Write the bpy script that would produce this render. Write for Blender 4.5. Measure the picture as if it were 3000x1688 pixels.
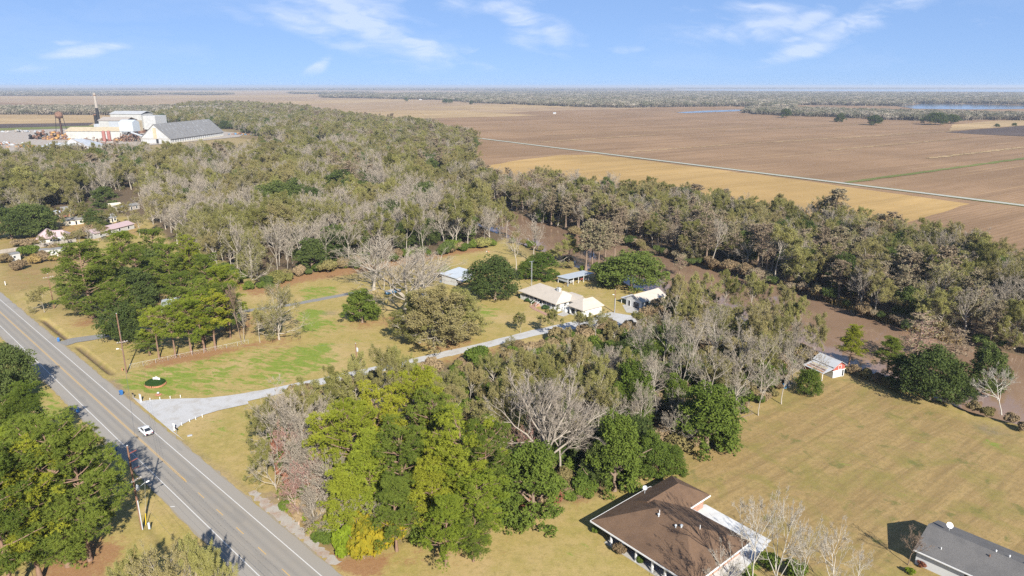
import bpy, math, random, time
import numpy as np
from mathutils import Vector, Matrix

T0 = time.time()
for o in list(bpy.data.objects):
    bpy.data.objects.remove(o)
SC = bpy.context.scene
COL = SC.collection
RAD = math.radians

# ---------------------------------------------------------------- camera
HAZE_DENSITY = 8.0e-5
CAM_H = 72.0
FPX = 2000.0                       # focal length in pixels of the 3000 px wide photograph
PITCH = math.atan((844 - 252) / FPX)
cam_d = bpy.data.cameras.new('camera')
cam_d.sensor_width = 36.0
cam_d.lens = 36.0 * FPX / 3000.0
cam_d.clip_start = 0.5
cam_d.clip_end = 900000.0
cam = bpy.data.objects.new('camera', cam_d)
cam.location = (0, 0, CAM_H)
cam.rotation_euler = (math.pi / 2 - PITCH, 0, 0)
COL.objects.link(cam)
SC.camera = cam

# ---------------------------------------------------------------- sky and sun
SUN_AZ, SUN_EL = RAD(-69.5), RAD(33.0)
SUN_VEC = Vector((math.cos(SUN_AZ) * math.cos(SUN_EL), math.sin(SUN_AZ) * math.cos(SUN_EL), math.sin(SUN_EL)))
world = bpy.data.worlds.new('World')
SC.world = world
world.use_nodes = True
WT = world.node_tree
WT.nodes.clear()

def wn(t, **kw):
    n = WT.nodes.new(t)
    for k, v in kw.items():
        setattr(n, k, v)
    return n

def wl(a, b):
    WT.links.new(a, b)

def wmath(op, a, b=None, c=None, clamp=False):
    n = wn('ShaderNodeMath', operation=op, use_clamp=clamp)
    for i, v in enumerate((a, b, c)):
        if v is None:
            continue
        if isinstance(v, (int, float)):
            n.inputs[i].default_value = v
        else:
            wl(v, n.inputs[i])
    return n.outputs[0]

sky = wn('ShaderNodeTexSky', sky_type='NISHITA', sun_disc=False)
sky.sun_elevation = SUN_EL
sky.sun_rotation = math.pi / 2 - SUN_AZ
sky.altitude = 0.0
sky.air_density = 0.5
sky.dust_density = 0.0
sky.ozone_density = 3.0
gam = wn('ShaderNodeGamma')            # the camera's soft tone curve, the same over the whole sky
gam.inputs['Gamma'].default_value = 0.32
wl(sky.outputs[0], gam.inputs['Color'])
tint = wn('ShaderNodeMix', data_type='RGBA', blend_type='MULTIPLY')
tint.inputs[0].default_value = 1.0
tint.inputs[7].default_value = (0.73, 1.03, 1.57, 1)
wl(gam.outputs[0], tint.inputs[6])
bg = wn('ShaderNodeBackground')
bg.inputs['Strength'].default_value = 0.148
wl(tint.outputs[2], bg.inputs['Color'])
wo = wn('ShaderNodeOutputWorld')
wl(bg.outputs[0], wo.inputs['Surface'])

sun_d = bpy.data.lights.new('sun', 'SUN')
sun_d.energy = 5.0
sun_d.angle = RAD(0.55)
sun_d.color = (1.0, 0.945, 0.86)
sun = bpy.data.objects.new('sun', sun_d)
sun.location = (60, -150, 200)
sun.rotation_euler = (-SUN_VEC).to_track_quat('-Z', 'Y').to_euler()
COL.objects.link(sun)

SC.view_settings.view_transform = 'Standard'
SC.view_settings.look = 'None'
SC.view_settings.gamma = 1.0
SC.view_settings.use_curve_mapping = False
SC.view_settings.exposure = 1.05
SC.render.engine = 'CYCLES'
SC.cycles.max_bounces = 4
SC.cycles.diffuse_bounces = 2
SC.cycles.glossy_bounces = 2
SC.cycles.transmission_bounces = 3
SC.cycles.volume_bounces = 0
SC.cycles.transparent_max_bounces = 6
SC.cycles.use_denoising = False
SC.cycles.denoiser = 'OPENIMAGEDENOISE'
SC.cycles.denoising_input_passes = 'RGB_ALBEDO_NORMAL'
SC.cycles.denoising_prefilter = 'ACCURATE'
SC.cycles.caustics_reflective = False
SC.cycles.caustics_refractive = False

# ---------------------------------------------------------------- places: a spot of the photograph -> a point of the plain
def G(x, y, z=0.0):
    u, v = (x - 1500) / FPX, (y - 844) / FPX
    d = (u, math.cos(PITCH) - v * math.sin(PITCH), -math.sin(PITCH) - v * math.cos(PITCH))
    t = (CAM_H - z) / -d[2]
    return Vector((d[0] * t, d[1] * t, z))

def px_of(X, Y, Z=0.0):
    dz = Z - CAM_H
    dep = Y * math.cos(PITCH) - dz * math.sin(PITCH)
    return 1500 + FPX * X / dep, 844 - FPX * (Y * math.sin(PITCH) + dz * math.cos(PITCH)) / dep

def height_at(bx, by, ty):
    p = G(bx, by); lo, hi = 0.0, 70.0
    for _ in range(40):
        m = (lo + hi) / 2
        if px_of(p.x, p.y, m)[1] > ty: lo = m
        else: hi = m
    return lo

def metres(bx, by, wpx):
    p = G(bx, by)
    return wpx * (p.y * math.cos(PITCH) + CAM_H * math.sin(PITCH)) / FPX

def poly_px(pts, z=0.0):
    return np.array([G(x, y, z)[:2] for x, y in pts])

def inside(poly, X, Y):
    r = np.zeros(X.shape, bool)
    n = len(poly)
    for i in range(n):
        x0, y0 = poly[i]; x1, y1 = poly[(i + 1) % n]
        if y0 == y1: continue
        c = ((y0 > Y) != (y1 > Y)) & (X < (x1 - x0) * (Y - y0) / (y1 - y0) + x0)
        r ^= c
    return r

def edge_dist(poly, X, Y, closed=True):
    d = np.full(X.shape, 1e9)
    n = len(poly)
    for i in range(n if closed else n - 1):
        x0, y0 = poly[i]; x1, y1 = poly[(i + 1) % n]
        ex, ey = x1 - x0, y1 - y0
        L = ex * ex + ey * ey + 1e-9
        t = np.clip(((X - x0) * ex + (Y - y0) * ey) / L, 0, 1)
        d = np.minimum(d, np.hypot(X - x0 - t * ex, Y - y0 - t * ey))
    return d

def signed(poly, X, Y):          # negative inside
    d = edge_dist(poly, X, Y)
    return np.where(inside(poly, X, Y), -d, d)

def smooth(a, b, x):
    t = np.clip((x - a) / (b - a), 0, 1)
    return t * t * (3 - 2 * t)

# ---------------------------------------------------------------- objects
def tag(o, label=None, cat=None, group=None, kind=None):
    if label: o['label'] = label
    if cat: o['category'] = cat
    if group: o['group'] = group
    if kind: o['kind'] = kind
    return o

def link(name, data, parent=None):
    o = bpy.data.objects.new(name, data)
    COL.objects.link(o)
    if parent is not None: o.parent = parent
    return o

def thing(name, label, cat, loc=(0, 0, 0), rz=0.0, group=None):
    o = bpy.data.objects.new(name, None)
    o.empty_display_size = 0.5
    COL.objects.link(o)
    o.location = loc
    o.rotation_euler = (0, 0, rz)
    return tag(o, label, cat, group)

def np_mesh(name, verts, faces, mats=(), mat_idx=None, smooth_f=False, attrs=None):
    """faces: list of int arrays (n,k)."""
    me = bpy.data.meshes.new(name)
    verts = np.asarray(verts, np.float32)
    me.vertices.add(len(verts))
    me.vertices.foreach_set('co', verts.ravel())
    faces = [np.asarray(f, np.int32) for f in faces if len(f)]
    loops = np.concatenate([f.ravel() for f in faces]) if faces else np.zeros(0, np.int32)
    sizes = np.concatenate([np.full(len(f), f.shape[1], np.int32) for f in faces]) if faces else np.zeros(0, np.int32)
    me.loops.add(len(loops))
    me.loops.foreach_set('vertex_index', loops)
    me.polygons.add(len(sizes))
    starts = np.concatenate([[0], np.cumsum(sizes)[:-1]]).astype(np.int32) if len(sizes) else np.zeros(0, np.int32)
    me.polygons.foreach_set('loop_start', starts)
    if mat_idx is not None:
        me.polygons.foreach_set('material_index', np.asarray(mat_idx, np.int32))
    for m in mats:
        me.materials.append(m)
    if attrs:
        for k, v in attrs.items():
            a = me.attributes.new(k, 'FLOAT', 'POINT')
            a.data.foreach_set('value', np.asarray(v, np.float32))
    me.update(calc_edges=True)
    if smooth_f:
        me.polygons.foreach_set('use_smooth', np.ones(len(sizes), bool))
    return me

class MB:
    """collects boxes, prisms, tubes and polygons; build() links them as one mesh object"""
    def __init__(self):
        self.v, self.f = [], []
    def poly(self, pts):
        b = len(self.v); self.v += [tuple(p) for p in pts]
        self.f.append(tuple(range(b, b + len(pts)))); return self
    def box(self, x0, x1, y0, y1, z0, z1):
        b = len(self.v)
        self.v += [(x0, y0, z0), (x1, y0, z0), (x1, y1, z0), (x0, y1, z0), (x0, y0, z1), (x1, y0, z1), (x1, y1, z1), (x0, y1, z1)]
        self.f += [tuple(b + i for i in q) for q in ((0, 3, 2, 1), (4, 5, 6, 7), (0, 1, 5, 4), (1, 2, 6, 5), (2, 3, 7, 6), (3, 0, 4, 7))]
        return self
    def hull(self, low, high):
        """two rings of the same length, joined and capped"""
        b = len(self.v); n = len(low)
        self.v += [tuple(p) for p in low] + [tuple(p) for p in high]
        self.f.append(tuple(b + i for i in reversed(range(n))))
        self.f.append(tuple(b + n + i for i in range(n)))
        for i in range(n):
            j = (i + 1) % n
            self.f.append((b + i, b + j, b + n + j, b + n + i))
        return self
    def tube(self, p0, p1, r0, r1=None, n=8, cap=True):
        r1 = r0 if r1 is None else r1
        p0, p1 = Vector(p0), Vector(p1)
        d = (p1 - p0).normalized()
        a = d.orthogonal().normalized(); c = d.cross(a)
        lo = [p0 + (a * math.cos(2 * math.pi * i / n) + c * math.sin(2 * math.pi * i / n)) * r0 for i in range(n)]
        hi = [p1 + (a * math.cos(2 * math.pi * i / n) + c * math.sin(2 * math.pi * i / n)) * r1 for i in range(n)]
        return self.hull(lo, hi)
    def path(self, pts, r, n=6):
        for a, b in zip(pts[:-1], pts[1:]):
            self.tube(a, b, r, r, n)
        return self
    def lathe(self, prof, cx=0, cy=0, n=16):
        b = len(self.v)
        for (r, z) in prof:
            for i in range(n):
                t = 2 * math.pi * i / n
                self.v.append((cx + r * math.cos(t), cy + r * math.sin(t), z))
        for k in range(len(prof) - 1):
            for i in range(n):
                j = (i + 1) % n
                self.f.append((b + k * n + i, b + k * n + j, b + (k + 1) * n + j, b + (k + 1) * n + i))
        self.f.append(tuple(b + i for i in reversed(range(n))))
        self.f.append(tuple(b + (len(prof) - 1) * n + i for i in range(n)))
        return self
    def build(self, name, mat, parent=None, smooth_f=False):
        me = bpy.data.meshes.new(name)
        me.from_pydata(self.v, [], self.f)
        me.materials.append(mat)
        if smooth_f:
            me.polygons.foreach_set('use_smooth', [True] * len(me.polygons))
        me.update()
        return link(name, me, parent)

def copy_tree(o, parent=None):
    c = o.copy(); COL.objects.link(c); c.parent = parent
    for ch in [x for x in bpy.data.objects if x.parent is o]:
        copy_tree(ch, c)
    return c
# ---------------------------------------------------------------- materials
ALBEDO = 0.80
class NT:
    def __init__(self, name):
        self.m = bpy.data.materials.new(name); self.m.use_nodes = True
        self.t = self.m.node_tree; self.t.nodes.clear()
        self.out = self.n('ShaderNodeOutputMaterial')
    def n(self, typ, **kw):
        x = self.t.nodes.new(typ)
        for k, v in kw.items(): setattr(x, k, v)
        return x
    def l(self, a, b): self.t.links.new(a, b)
    def put(self, sock, v):
        if isinstance(v, (int, float)): sock.default_value = v
        elif isinstance(v, (tuple, list)): sock.default_value = tuple(v) + ((1.0,) if len(v) == 3 and len(sock.default_value) == 4 else ())
        else: self.l(v, sock)
    def math(self, op, a, b=None, clamp=False):
        x = self.n('ShaderNodeMath', operation=op, use_clamp=clamp)
        self.put(x.inputs[0], a)
        if b is not None: self.put(x.inputs[1], b)
        return x.outputs[0]
    def mix(self, f, a, b, mode='MIX'):
        x = self.n('ShaderNodeMix', data_type='RGBA', blend_type=mode)
        self.put(x.inputs[0], f); self.put(x.inputs[6], a); self.put(x.inputs[7], b)
        return x.outputs[2]
    def pos(self): return self.n('ShaderNodeNewGeometry').outputs['Position']
    def objpos(self): return self.n('ShaderNodeTexCoord').outputs['Object']
    def attr(self, name): return self.n('ShaderNodeAttribute', attribute_name=name).outputs['Fac']
    def rnd(self): return self.n('ShaderNodeObjectInfo').outputs['Random']
    def map(self, vec, scale=(1, 1, 1), rot=0.0):
        x = self.n('ShaderNodeMapping'); x.inputs['Scale'].default_value = scale; x.inputs['Rotation'].default_value = (0, 0, rot)
        # texture space: rotate first, then stretch
        r = self.n('ShaderNodeVectorRotate', rotation_type='Z_AXIS'); r.inputs['Angle'].default_value = rot
        x.inputs['Rotation'].default_value = (0, 0, 0)
        self.l(vec, r.inputs['Vector']); self.l(r.outputs[0], x.inputs['Vector'])
        return x.outputs[0]
    def noise(self, vec, scale, detail=4.0, rough=0.55, dist=0.0):
        x = self.n('ShaderNodeTexNoise'); x.inputs['Scale'].default_value = scale; x.inputs['Detail'].default_value = detail
        x.inputs['Roughness'].default_value = rough; x.inputs['Distortion'].default_value = dist
        self.l(vec, x.inputs['Vector']); return x.outputs['Fac']
    def ramp(self, f, lo, hi): # linear step lo..hi -> 0..1
        x = self.n('ShaderNodeMapRange'); x.inputs[1].default_value = lo; x.inputs[2].default_value = hi
        self.put(x.inputs[0], f); return x.outputs[0]
    def bsdf(self, col, rough=0.9, spec=0.3, bump=None, bs=0.3, bd=0.05, metal=0.0):
        p = self.n('ShaderNodeBsdfPrincipled')
        col = self.mix(1.0, col, (ALBEDO,) * 3, 'MULTIPLY')
        self.put(p.inputs['Base Color'], col); self.put(p.inputs['Roughness'], rough)
        p.inputs['Specular IOR Level'].default_value = spec; p.inputs['Metallic'].default_value = metal
        if bump is not None:
            b = self.n('ShaderNodeBump'); b.inputs['Strength'].default_value = bs; b.inputs['Distance'].default_value = bd
            self.l(bump, b.inputs['Height']); self.l(b.outputs[0], p.inputs['Normal'])
        self.l(p.outputs[0], self.out.inputs['Surface']); return self.m

def paint(name, col, rough=0.6, var=0.12, scale=1.5, spec=0.3, metal=0.0, dirt=None):
    t = NT(name); p = t.objpos()
    n = t.noise(p, scale, 5, 0.65)
    c = t.mix(t.ramp(n, 0.3, 0.7), tuple(x * (1 - var) for x in col), tuple(min(1, x * (1 + var)) for x in col))
    if dirt:
        d = t.noise(p, scale * 2.3, 6, 0.7, 0.4)
        c = t.mix(t.math('MULTIPLY', t.ramp(d, 0.52, 0.68), dirt[1]), c, dirt[0])
    return t.bsdf(c, rough, spec, metal=metal)

def foliage(name, dark, light, hot=None, transl=0.22, var=0.35, objvar=0.55):
    """dark..light by a random tint on each leaf, shifted a little from tree to tree"""
    t = NT(name)
    a = t.attr('tint'); r = t.rnd()
    f = t.math('ADD', t.math('MULTIPLY', a, 1 - objvar * .5), t.math('MULTIPLY', t.math('SUBTRACT', r, 0.5), objvar), clamp=True)
    c = t.mix(f, dark, light)
    if hot is not None:
        r2 = t.math('FRACT', t.math('MULTIPLY', r, 7.31))
        c = t.mix(t.math('MULTIPLY', t.ramp(r2, 0.35, 1.0), 0.75), c, t.mix(a, tuple(x * .75 for x in hot), hot))
    d = t.n('ShaderNodeBsdfDiffuse'); d.inputs['Roughness'].default_value = 0.3; t.l(c, d.inputs['Color'])
    tr = t.n('ShaderNodeBsdfTranslucent'); t.l(c, tr.inputs['Color'])
    m = t.n('ShaderNodeMixShader'); m.inputs[0].default_value = transl
    t.l(d.outputs[0], m.inputs[1]); t.l(tr.outputs[0], m.inputs[2]); t.l(m.outputs[0], t.out.inputs['Surface'])
    return t.m

def bark(name, thick, twig, objvar=0.25):
    t = NT(name)
    a = t.attr('tint'); r = t.rnd()
    c = t.mix(a, thick, twig)
    n = t.noise(t.objpos(), 2.2, 4, 0.7)
    c = t.mix(t.math('MULTIPLY', t.ramp(n, 0.35, 0.7), 0.45), c, tuple(x * .5 for x in thick))
    c = t.mix(t.math('MULTIPLY', r, objvar), c, tuple(x * .55 for x in twig))
    d = t.n('ShaderNodeBsdfDiffuse'); t.l(c, d.inputs['Color']); t.l(d.outputs[0], t.out.inputs['Surface'])
    return t.m

M = {}
M['bark_pale'] = bark('bark_pale', (.37, .33, .27), (.34, .29, .225))
M['bark_red'] = bark('bark_red', (.42, .33, .27), (.36, .20, .165))
M['bark_brown'] = bark('bark_brown', (.23, .17, .125), (.27, .195, .14))
M['bark_pine'] = bark('bark_pine', (.235, .15, .105), (.25, .18, .13))
M['bark_grey'] = bark('bark_grey', (.33, .29, .24), (.31, .265, .215), .1)
M['bark_white'] = bark('bark_white', (.45, .42, .365), (.38, .345, .29), .1)
M['leaf_pine'] = foliage('leaf_pine', (.120, .158, .020), (.255, .300, .036), hot=(.33, .32, .034))
M['leaf_pine_dark'] = foliage('leaf_pine_dark', (.078, .110, .020), (.175, .210, .036))
M['leaf_oak'] = foliage('leaf_oak', (.052, .074, .022), (.125, .155, .045))
M['leaf_oak_bright'] = foliage('leaf_oak_bright', (.062, .094, .018), (.150, .190, .034))
M['leaf_oak_mid'] = foliage('leaf_oak_mid', (.056, .084, .020), (.140, .175, .040))
M['leaf_olive'] = foliage('leaf_olive', (.185, .182, .056), (.390, .368, .130), hot=(.38, .31, .15), objvar=.85, transl=.4)
M['leaf_cypress'] = foliage('leaf_cypress', (.205, .160, .105), (.355, .285, .195), hot=(.30, .28, .155), objvar=.7)
M['leaf_rust'] = foliage('leaf_rust', (.19, .075, .045), (.32, .15, .095))
M['leaf_gold'] = foliage('leaf_gold', (.155, .150, .018), (.42, .30, .022), objvar=.4)
M['leaf_lime'] = foliage('leaf_lime', (.090, .130, .012), (.215, .270, .025), objvar=.4)
M['leaf_scrub'] = foliage('leaf_scrub', (.18, .13, .075), (.33, .25, .145), hot=(.18, .165, .055), objvar=.8)
M['leaf_hedge'] = foliage('leaf_hedge', (.022, .050, .014), (.060, .110, .030))
M['leaf_reed'] = foliage('leaf_reed', (.20, .14, .05), (.42, .31, .13), objvar=.3)
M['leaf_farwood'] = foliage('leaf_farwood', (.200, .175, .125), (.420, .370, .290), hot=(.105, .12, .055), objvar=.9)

M['white_wall'] = paint('white_wall', (.66, .665, .65), .6, .04, .8)
M['white_trim'] = paint('white_trim', (.82, .82, .80), .5, .03, 2)
M['white_metal'] = paint('white_metal', (.50, .54, .57), .45, .10, .5, .5)
M['grey_metal'] = paint('grey_metal', (.42, .45, .48), .5, .14, .35, .5, dirt=((.25, .2, .16), .35))
M['dark_glass'] = paint('dark_glass', (.025, .03, .035), .12, .2, 1, .6)
M['dark_open'] = paint('dark_open', (.03, .03, .032), .9, .2, 1)
M['beige_roof'] = paint('beige_roof', (.50, .445, .375), .8, .06, .6, dirt=((.36, .31, .25), .4))
M['concrete_pale'] = paint('concrete_pale', (.62, .62, .60), .9, .12, .5, dirt=((.45, .4, .33), .4))
M['wire'] = paint('wire', (.16, .16, .16), .6, .1, 2)
M['concrete'] = paint('concrete', (.44, .42, .38), .9, .15, .6, dirt=((.28, .25, .2), .4))
M['brick'] = paint('brick', (.40, .235, .17), .9, .3, 3.0)
M['brick_orange'] = paint('brick_orange', (.48, .22, .12), .9, .25, 3.0)
M['red_paint'] = paint('red_paint', (.40, .11, .085), .7, .15, 1.2, dirt=((.3, .12, .1), .5))
M['rust'] = paint('rust', (.22, .125, .085), .9, .4, .5, dirt=((.08, .045, .035), .8))
M['rust_orange'] = paint('rust_orange', (.40, .20, .10), .9, .3, .5, dirt=((.3, .25, .2), .4))
M['orange'] = paint('orange', (.46, .26, .09), .7, .3, .5)
M['blue_bin'] = paint('blue_bin', (.035, .16, .42), .5, .06, 3, .4)
M['black'] = paint('black', (.02, .02, .022), .7, .2, 2)
M['tyre'] = paint('tyre', (.025, .025, .026), .9, .2, 5)
M['wood_pole'] = paint('wood_pole', (.235, .13, .085), .9, .3, 1.4)
M['wood_grey'] = paint('wood_grey', (.36, .32, .28), .9, .25, 1.0)
M['galv'] = paint('galv', (.50, .53, .55), .45, .1, 1, .5)
M['insulator'] = paint('insulator', (.35, .12, .10), .4, .1, 2, .5)
M['yellow'] = paint('yellow', (.72, .50, .02), .6, .05, 2)
M['pink_roof'] = paint('pink_roof', (.48, .36, .36), .75, .06, .3)
M['grey_wall'] = paint('grey_wall', (.50, .49, .46), .7, .06, .5)
M['cream_wall'] = paint('cream_wall', (.70, .64, .50), .7, .06, .5)
M['green_shutter'] = paint('green_shutter', (.10, .16, .17), .6, .1, 2)
M['car_paint'] = paint('car_paint', (.80, .81, .82), .25, .02, 2, .6)
M['tail_lamp'] = paint('tail_lamp', (.45, .02, .02), .3, .1, 2, .5)
M['fence_steel'] = paint('fence_steel', (.52, .53, .52), .5, .1, 2, .4)
M['blue_tarp'] = paint('blue_tarp', (.10, .25, .42), .6, .2, 1)
M['tan_stain'] = paint('tan_stain', (.48, .40, .27), .8, .2, .3)

def shingle(name, col, stain, streak, sc=1.0):
    t = NT(name); p = t.objpos()
    f = t.noise(p, 9.0 * sc, 3, 0.8)
    g = t.noise(p, 0.45, 5, 0.6)
    c = t.mix(t.ramp(f, 0.3, 0.72), tuple(x * .68 for x in col), tuple(x * 1.32 for x in col))
    c = t.mix(t.math('MULTIPLY', t.ramp(g, 0.42, 0.72), 0.65), c, stain)
    s = t.noise(t.map(p, (2.4, .22, 1.0)), 1.0, 4, 0.6)
    c = t.mix(t.math('MULTIPLY', t.ramp(s, 0.62, 0.78), 0.5), c, streak)
    return t.bsdf(c, 0.92, 0.2, f, 0.5, 0.03)
M['brown_shingle'] = shingle('brown_shingle', (.160, .100, .062), (.095, .060, .040), (.20, .14, .09))
M['grey_shingle'] = shingle('grey_shingle', (.155, .148, .140), (.105, .102, .100), (.25, .24, .21))

def corrugated(name, col, rib=0.4, stain=(.3, .2, .14), amt=.4, axis=0):
    t = NT(name); p = t.objpos()
    w = t.n('ShaderNodeTexWave', wave_type='BANDS', bands_direction='XYZ'[axis]); w.inputs['Scale'].default_value = rib; t.l(p, w.inputs['Vector'])
    n = t.noise(p, 0.25, 5, 0.65)
    sc = [1.2, 1.2, 1.2]; sc[1 - axis] = .12
    s = t.noise(t.map(p, tuple(sc)), 1.0, 4, 0.6)
    c = t.mix(t.ramp(n, 0.3, 0.7), tuple(x * .82 for x in col), tuple(min(1, x * 1.12) for x in col))
    c = t.mix(t.math('MULTIPLY', t.ramp(s, 0.55, 0.75), amt), c, stain)
    return t.bsdf(c, 0.55, 0.4, w.outputs[0], 0.35, 0.03)
M['tin_roof'] = corrugated('tin_roof', (.52, .53, .54), 1.2, (.33, .25, .2), .5)
M['tin_roof_grey'] = corrugated('tin_roof_grey', (.235, .228, .215), .25, (.32, .31, .29), .45)
M['tin_wall'] = corrugated('tin_wall', (.47, .475, .47), .25, (.40, .34, .24), .35)
M['tin_white'] = corrugated('tin_white', (.47, .47, .445), .25, (.5, .42, .3), .3)

# ---- asphalt with wheel tracks across the road
def asphalt():
    t = NT('asphalt'); p = t.objpos()
    sp = t.n('ShaderNodeSeparateXYZ'); t.l(p, sp.inputs[0])
    fine = t.noise(p, 14.0, 3, 0.8)
    big = t.noise(p, 0.22, 5, 0.6)
    lng = t.noise(t.map(p, (.02, .9, 1)), 1.0, 4, 0.6)
    c = t.mix(t.ramp(fine, 0.25, 0.75), (.260, .240, .208), (.345, .318, .276))
    c = t.mix(t.math('MULTIPLY', t.ramp(big, 0.35, 0.7), 0.55), c, (.320, .280, .225))
    # polished, darker wheel paths at +-0.85 and +-2.4 m
    ab = t.math('ABSOLUTE', sp.outputs[1])
    w1 = t.math('POWER', 2.718, t.math('MULTIPLY', t.math('POWER', t.math('SUBTRACT', ab, 0.85), 2.0), -5.0))
    w2 = t.math('POWER', 2.718, t.math('MULTIPLY', t.math('POWER', t.math('SUBTRACT', ab, 2.35), 2.0), -5.0))
    w = t.math('MULTIPLY', t.math('ADD', w1, w2), t.ramp(lng, 0.2, 0.8))
    c = t.mix(t.math('MULTIPLY', w, 0.9), c, (.215, .203, .184))
    sh = t.math('GREATER_THAN', ab, 3.35)
    c = t.mix(t.math('MULTIPLY', sh, 0.7), c, t.mix(t.ramp(fine, 0.3, 0.7), (.270, .248, .215), (.365, .335, .290)))
    cr = t.noise(t.map(p, (.5, 3.0, 1)), 1.2, 6, 0.8, 1.5)
    c = t.mix(t.math('MULTIPLY', t.ramp(cr, 0.62, 0.70), 0.5), c, (.12, .112, .10))
    pt = t.noise(t.map(p, (.07, .30, 1)), 1.0, 3, 0.5, .2)
    c = t.mix(t.math('MULTIPLY', t.ramp(pt, 0.60, 0.63), 0.35), c, (.225, .212, .190))
    return t.bsdf(c, 0.92, 0.25, fine, 0.3, 0.01)
M['asphalt'] = asphalt()

def gravel(name, a, b, soil, amt):
    t = NT(name); p = t.pos()
    f = t.noise(p, 6.0, 4, 0.85); g = t.noise(p, 0.35, 6, 0.68); h = t.noise(p, 1.6, 5, .7)
    c = t.mix(t.ramp(f, 0.25, 0.75), a, b)
    c = t.mix(t.math('MULTIPLY', t.ramp(g, 0.47, 0.66), amt), c, soil)
    c = t.mix(t.math('MULTIPLY', t.ramp(h, 0.52, 0.75), .3), c, tuple(x * .72 for x in a))
    return t.bsdf(c, 0.95, 0.15, f, 0.6, 0.04)
M['gravel_white'] = gravel('gravel_white', (.40, .395, .385), (.58, .575, .56), (.34, .30, .24), .5)
M['gravel_grey'] = gravel('gravel_grey', (.20, .195, .185), (.30, .29, .27), (.24, .21, .16), .5)
M['gravel_road'] = gravel('gravel_road', (.40, .39, .35), (.52, .50, .45), (.38, .34, .26), .4)
M['shoulder_grit'] = gravel('shoulder_grit', (.25, .215, .165), (.36, .315, .245), (.33, .26, .13), .7)
M['gravel_verge'] = gravel('gravel_verge', (.33, .30, .26), (.50, .46, .40), (.33, .19, .11), .7)
M['line_white'] = paint('line_white', (.64, .63, .60), .8, .12, 4, dirt=((.3, .29, .27), .6))
M['line_yellow'] = paint('line_yellow', (.58, .38, .14), .8, .15, 4, dirt=((.3, .25, .18), .6))

# ---- the ground sheet: dry lawn, green flushes, leaf litter, wood floor, ditch bottoms with shade in their colour
def ground_mat():
    t = NT('ground_soil'); p = t.pos()
    green, litter, floor_, mow, dirt = (t.attr(k) for k in ('green', 'litter', 'woodfloor_ditch_shade', 'mow', 'dirt'))
    f = t.noise(p, 3.2, 4, 0.8); m1 = t.noise(p, 0.42, 6, 0.68); m2 = t.noise(p, 0.075, 5, 0.62); m3 = t.noise(p, 1.3, 5, 0.72)
    c = t.mix(t.ramp(f, 0.25, 0.78), (.310, .235, .075), (.480, .370, .150))
    c = t.mix(t.math('MULTIPLY', t.ramp(m1, 0.42, 0.66), 0.65), c, (.265, .235, .055))
    c = t.mix(t.math('MULTIPLY', t.ramp(m2, 0.46, 0.66), 0.65), c, (.480, .345, .170))
    c = t.mix(t.math('MULTIPLY', t.ramp(m3, 0.56, 0.74), 0.5), c, (.185, .160, .045))
    # mown meadow: long swathes of stubble
    s1 = t.noise(t.map(p, (.028, .55, 1), RAD(-38)), 1.0, 6, 0.7, 0.3)
    s2 = t.noise(t.map(p, (.04, 1.5, 1), RAD(-32)), 1.0, 5, 0.7)
    s3 = t.noise(p, 0.11, 6, 0.65, 0.6)
    k = t.mix(t.ramp(f, 0.25, 0.78), (.285, .195, .076), (.445, .312, .135))
    k = t.mix(t.math('MULTIPLY', t.ramp(s1, 0.42, 0.64), 0.75), k, (.220, .148, .064))
    k = t.mix(t.math('MULTIPLY', t.ramp(s2, 0.50, 0.70), 0.42), k, (.450, .325, .160))
    k = t.mix(t.math('MULTIPLY', t.ramp(s3, 0.48, 0.64), 0.7), k, (.235, .205, .055))
    k = t.mix(t.math('MULTIPLY', t.ramp(t.noise(p, 0.16, 6, 0.7, .4), 0.58, 0.66), 0.75), k, (.135, .145, .040))
    blot = t.noise(p, 0.9, 7, 0.78, .4)
    k = t.mix(t.math('MULTIPLY', t.ramp(blot, 0.46, 0.62), 0.55), k, (.195, .145, .062))
    c = t.mix(t.math('MULTIPLY', t.ramp(blot, 0.50, 0.64), 0.5), c, (.225, .180, .062))
    c = t.mix(mow, c, k)
    gn = t.math('ADD', t.math('MULTIPLY', t.noise(t.map(p, (.20, .50, 1), RAD(20)), 1.0, 8, 0.72, .5), 1.0), t.math('MULTIPLY', green, 0.62))
    gm = t.math('MULTIPLY', t.ramp(gn, 0.83, 0.92), t.math('GREATER_THAN', green, 0.02))
    c = t.mix(t.math('MULTIPLY', gm, 0.92), c, t.mix(t.ramp(m3, 0.3, 0.7), (.135, .200, .028), (.235, .300, .045)))
    ln = t.math('ADD', t.math('MULTIPLY', t.noise(p, 0.5, 8, 0.78), 1.6), t.math('MULTIPLY', litter, 0.6))
    lm = t.math('MULTIPLY', t.ramp(ln, 1.00, 1.30), t.math('GREATER_THAN', litter, 0.02))
    c = t.mix(t.math('MULTIPLY', lm, 0.9), c, t.mix(t.ramp(f, 0.25, 0.75), (.225, .110, .050), (.385, .215, .110)))
    dn = t.math('MULTIPLY', dirt, t.ramp(m1, 0.3, 0.6))
    c = t.mix(dn, c, t.mix(t.ramp(f, .3, .7), (.20, .145, .10), (.33, .25, .18)))
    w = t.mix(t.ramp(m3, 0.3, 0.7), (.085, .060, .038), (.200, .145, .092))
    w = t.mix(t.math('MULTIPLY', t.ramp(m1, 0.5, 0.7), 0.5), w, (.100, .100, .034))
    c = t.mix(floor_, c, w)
    return t.bsdf(c, 0.97, 0.1, f, 0.5, 0.08)
M['ground'] = ground_mat()

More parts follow.
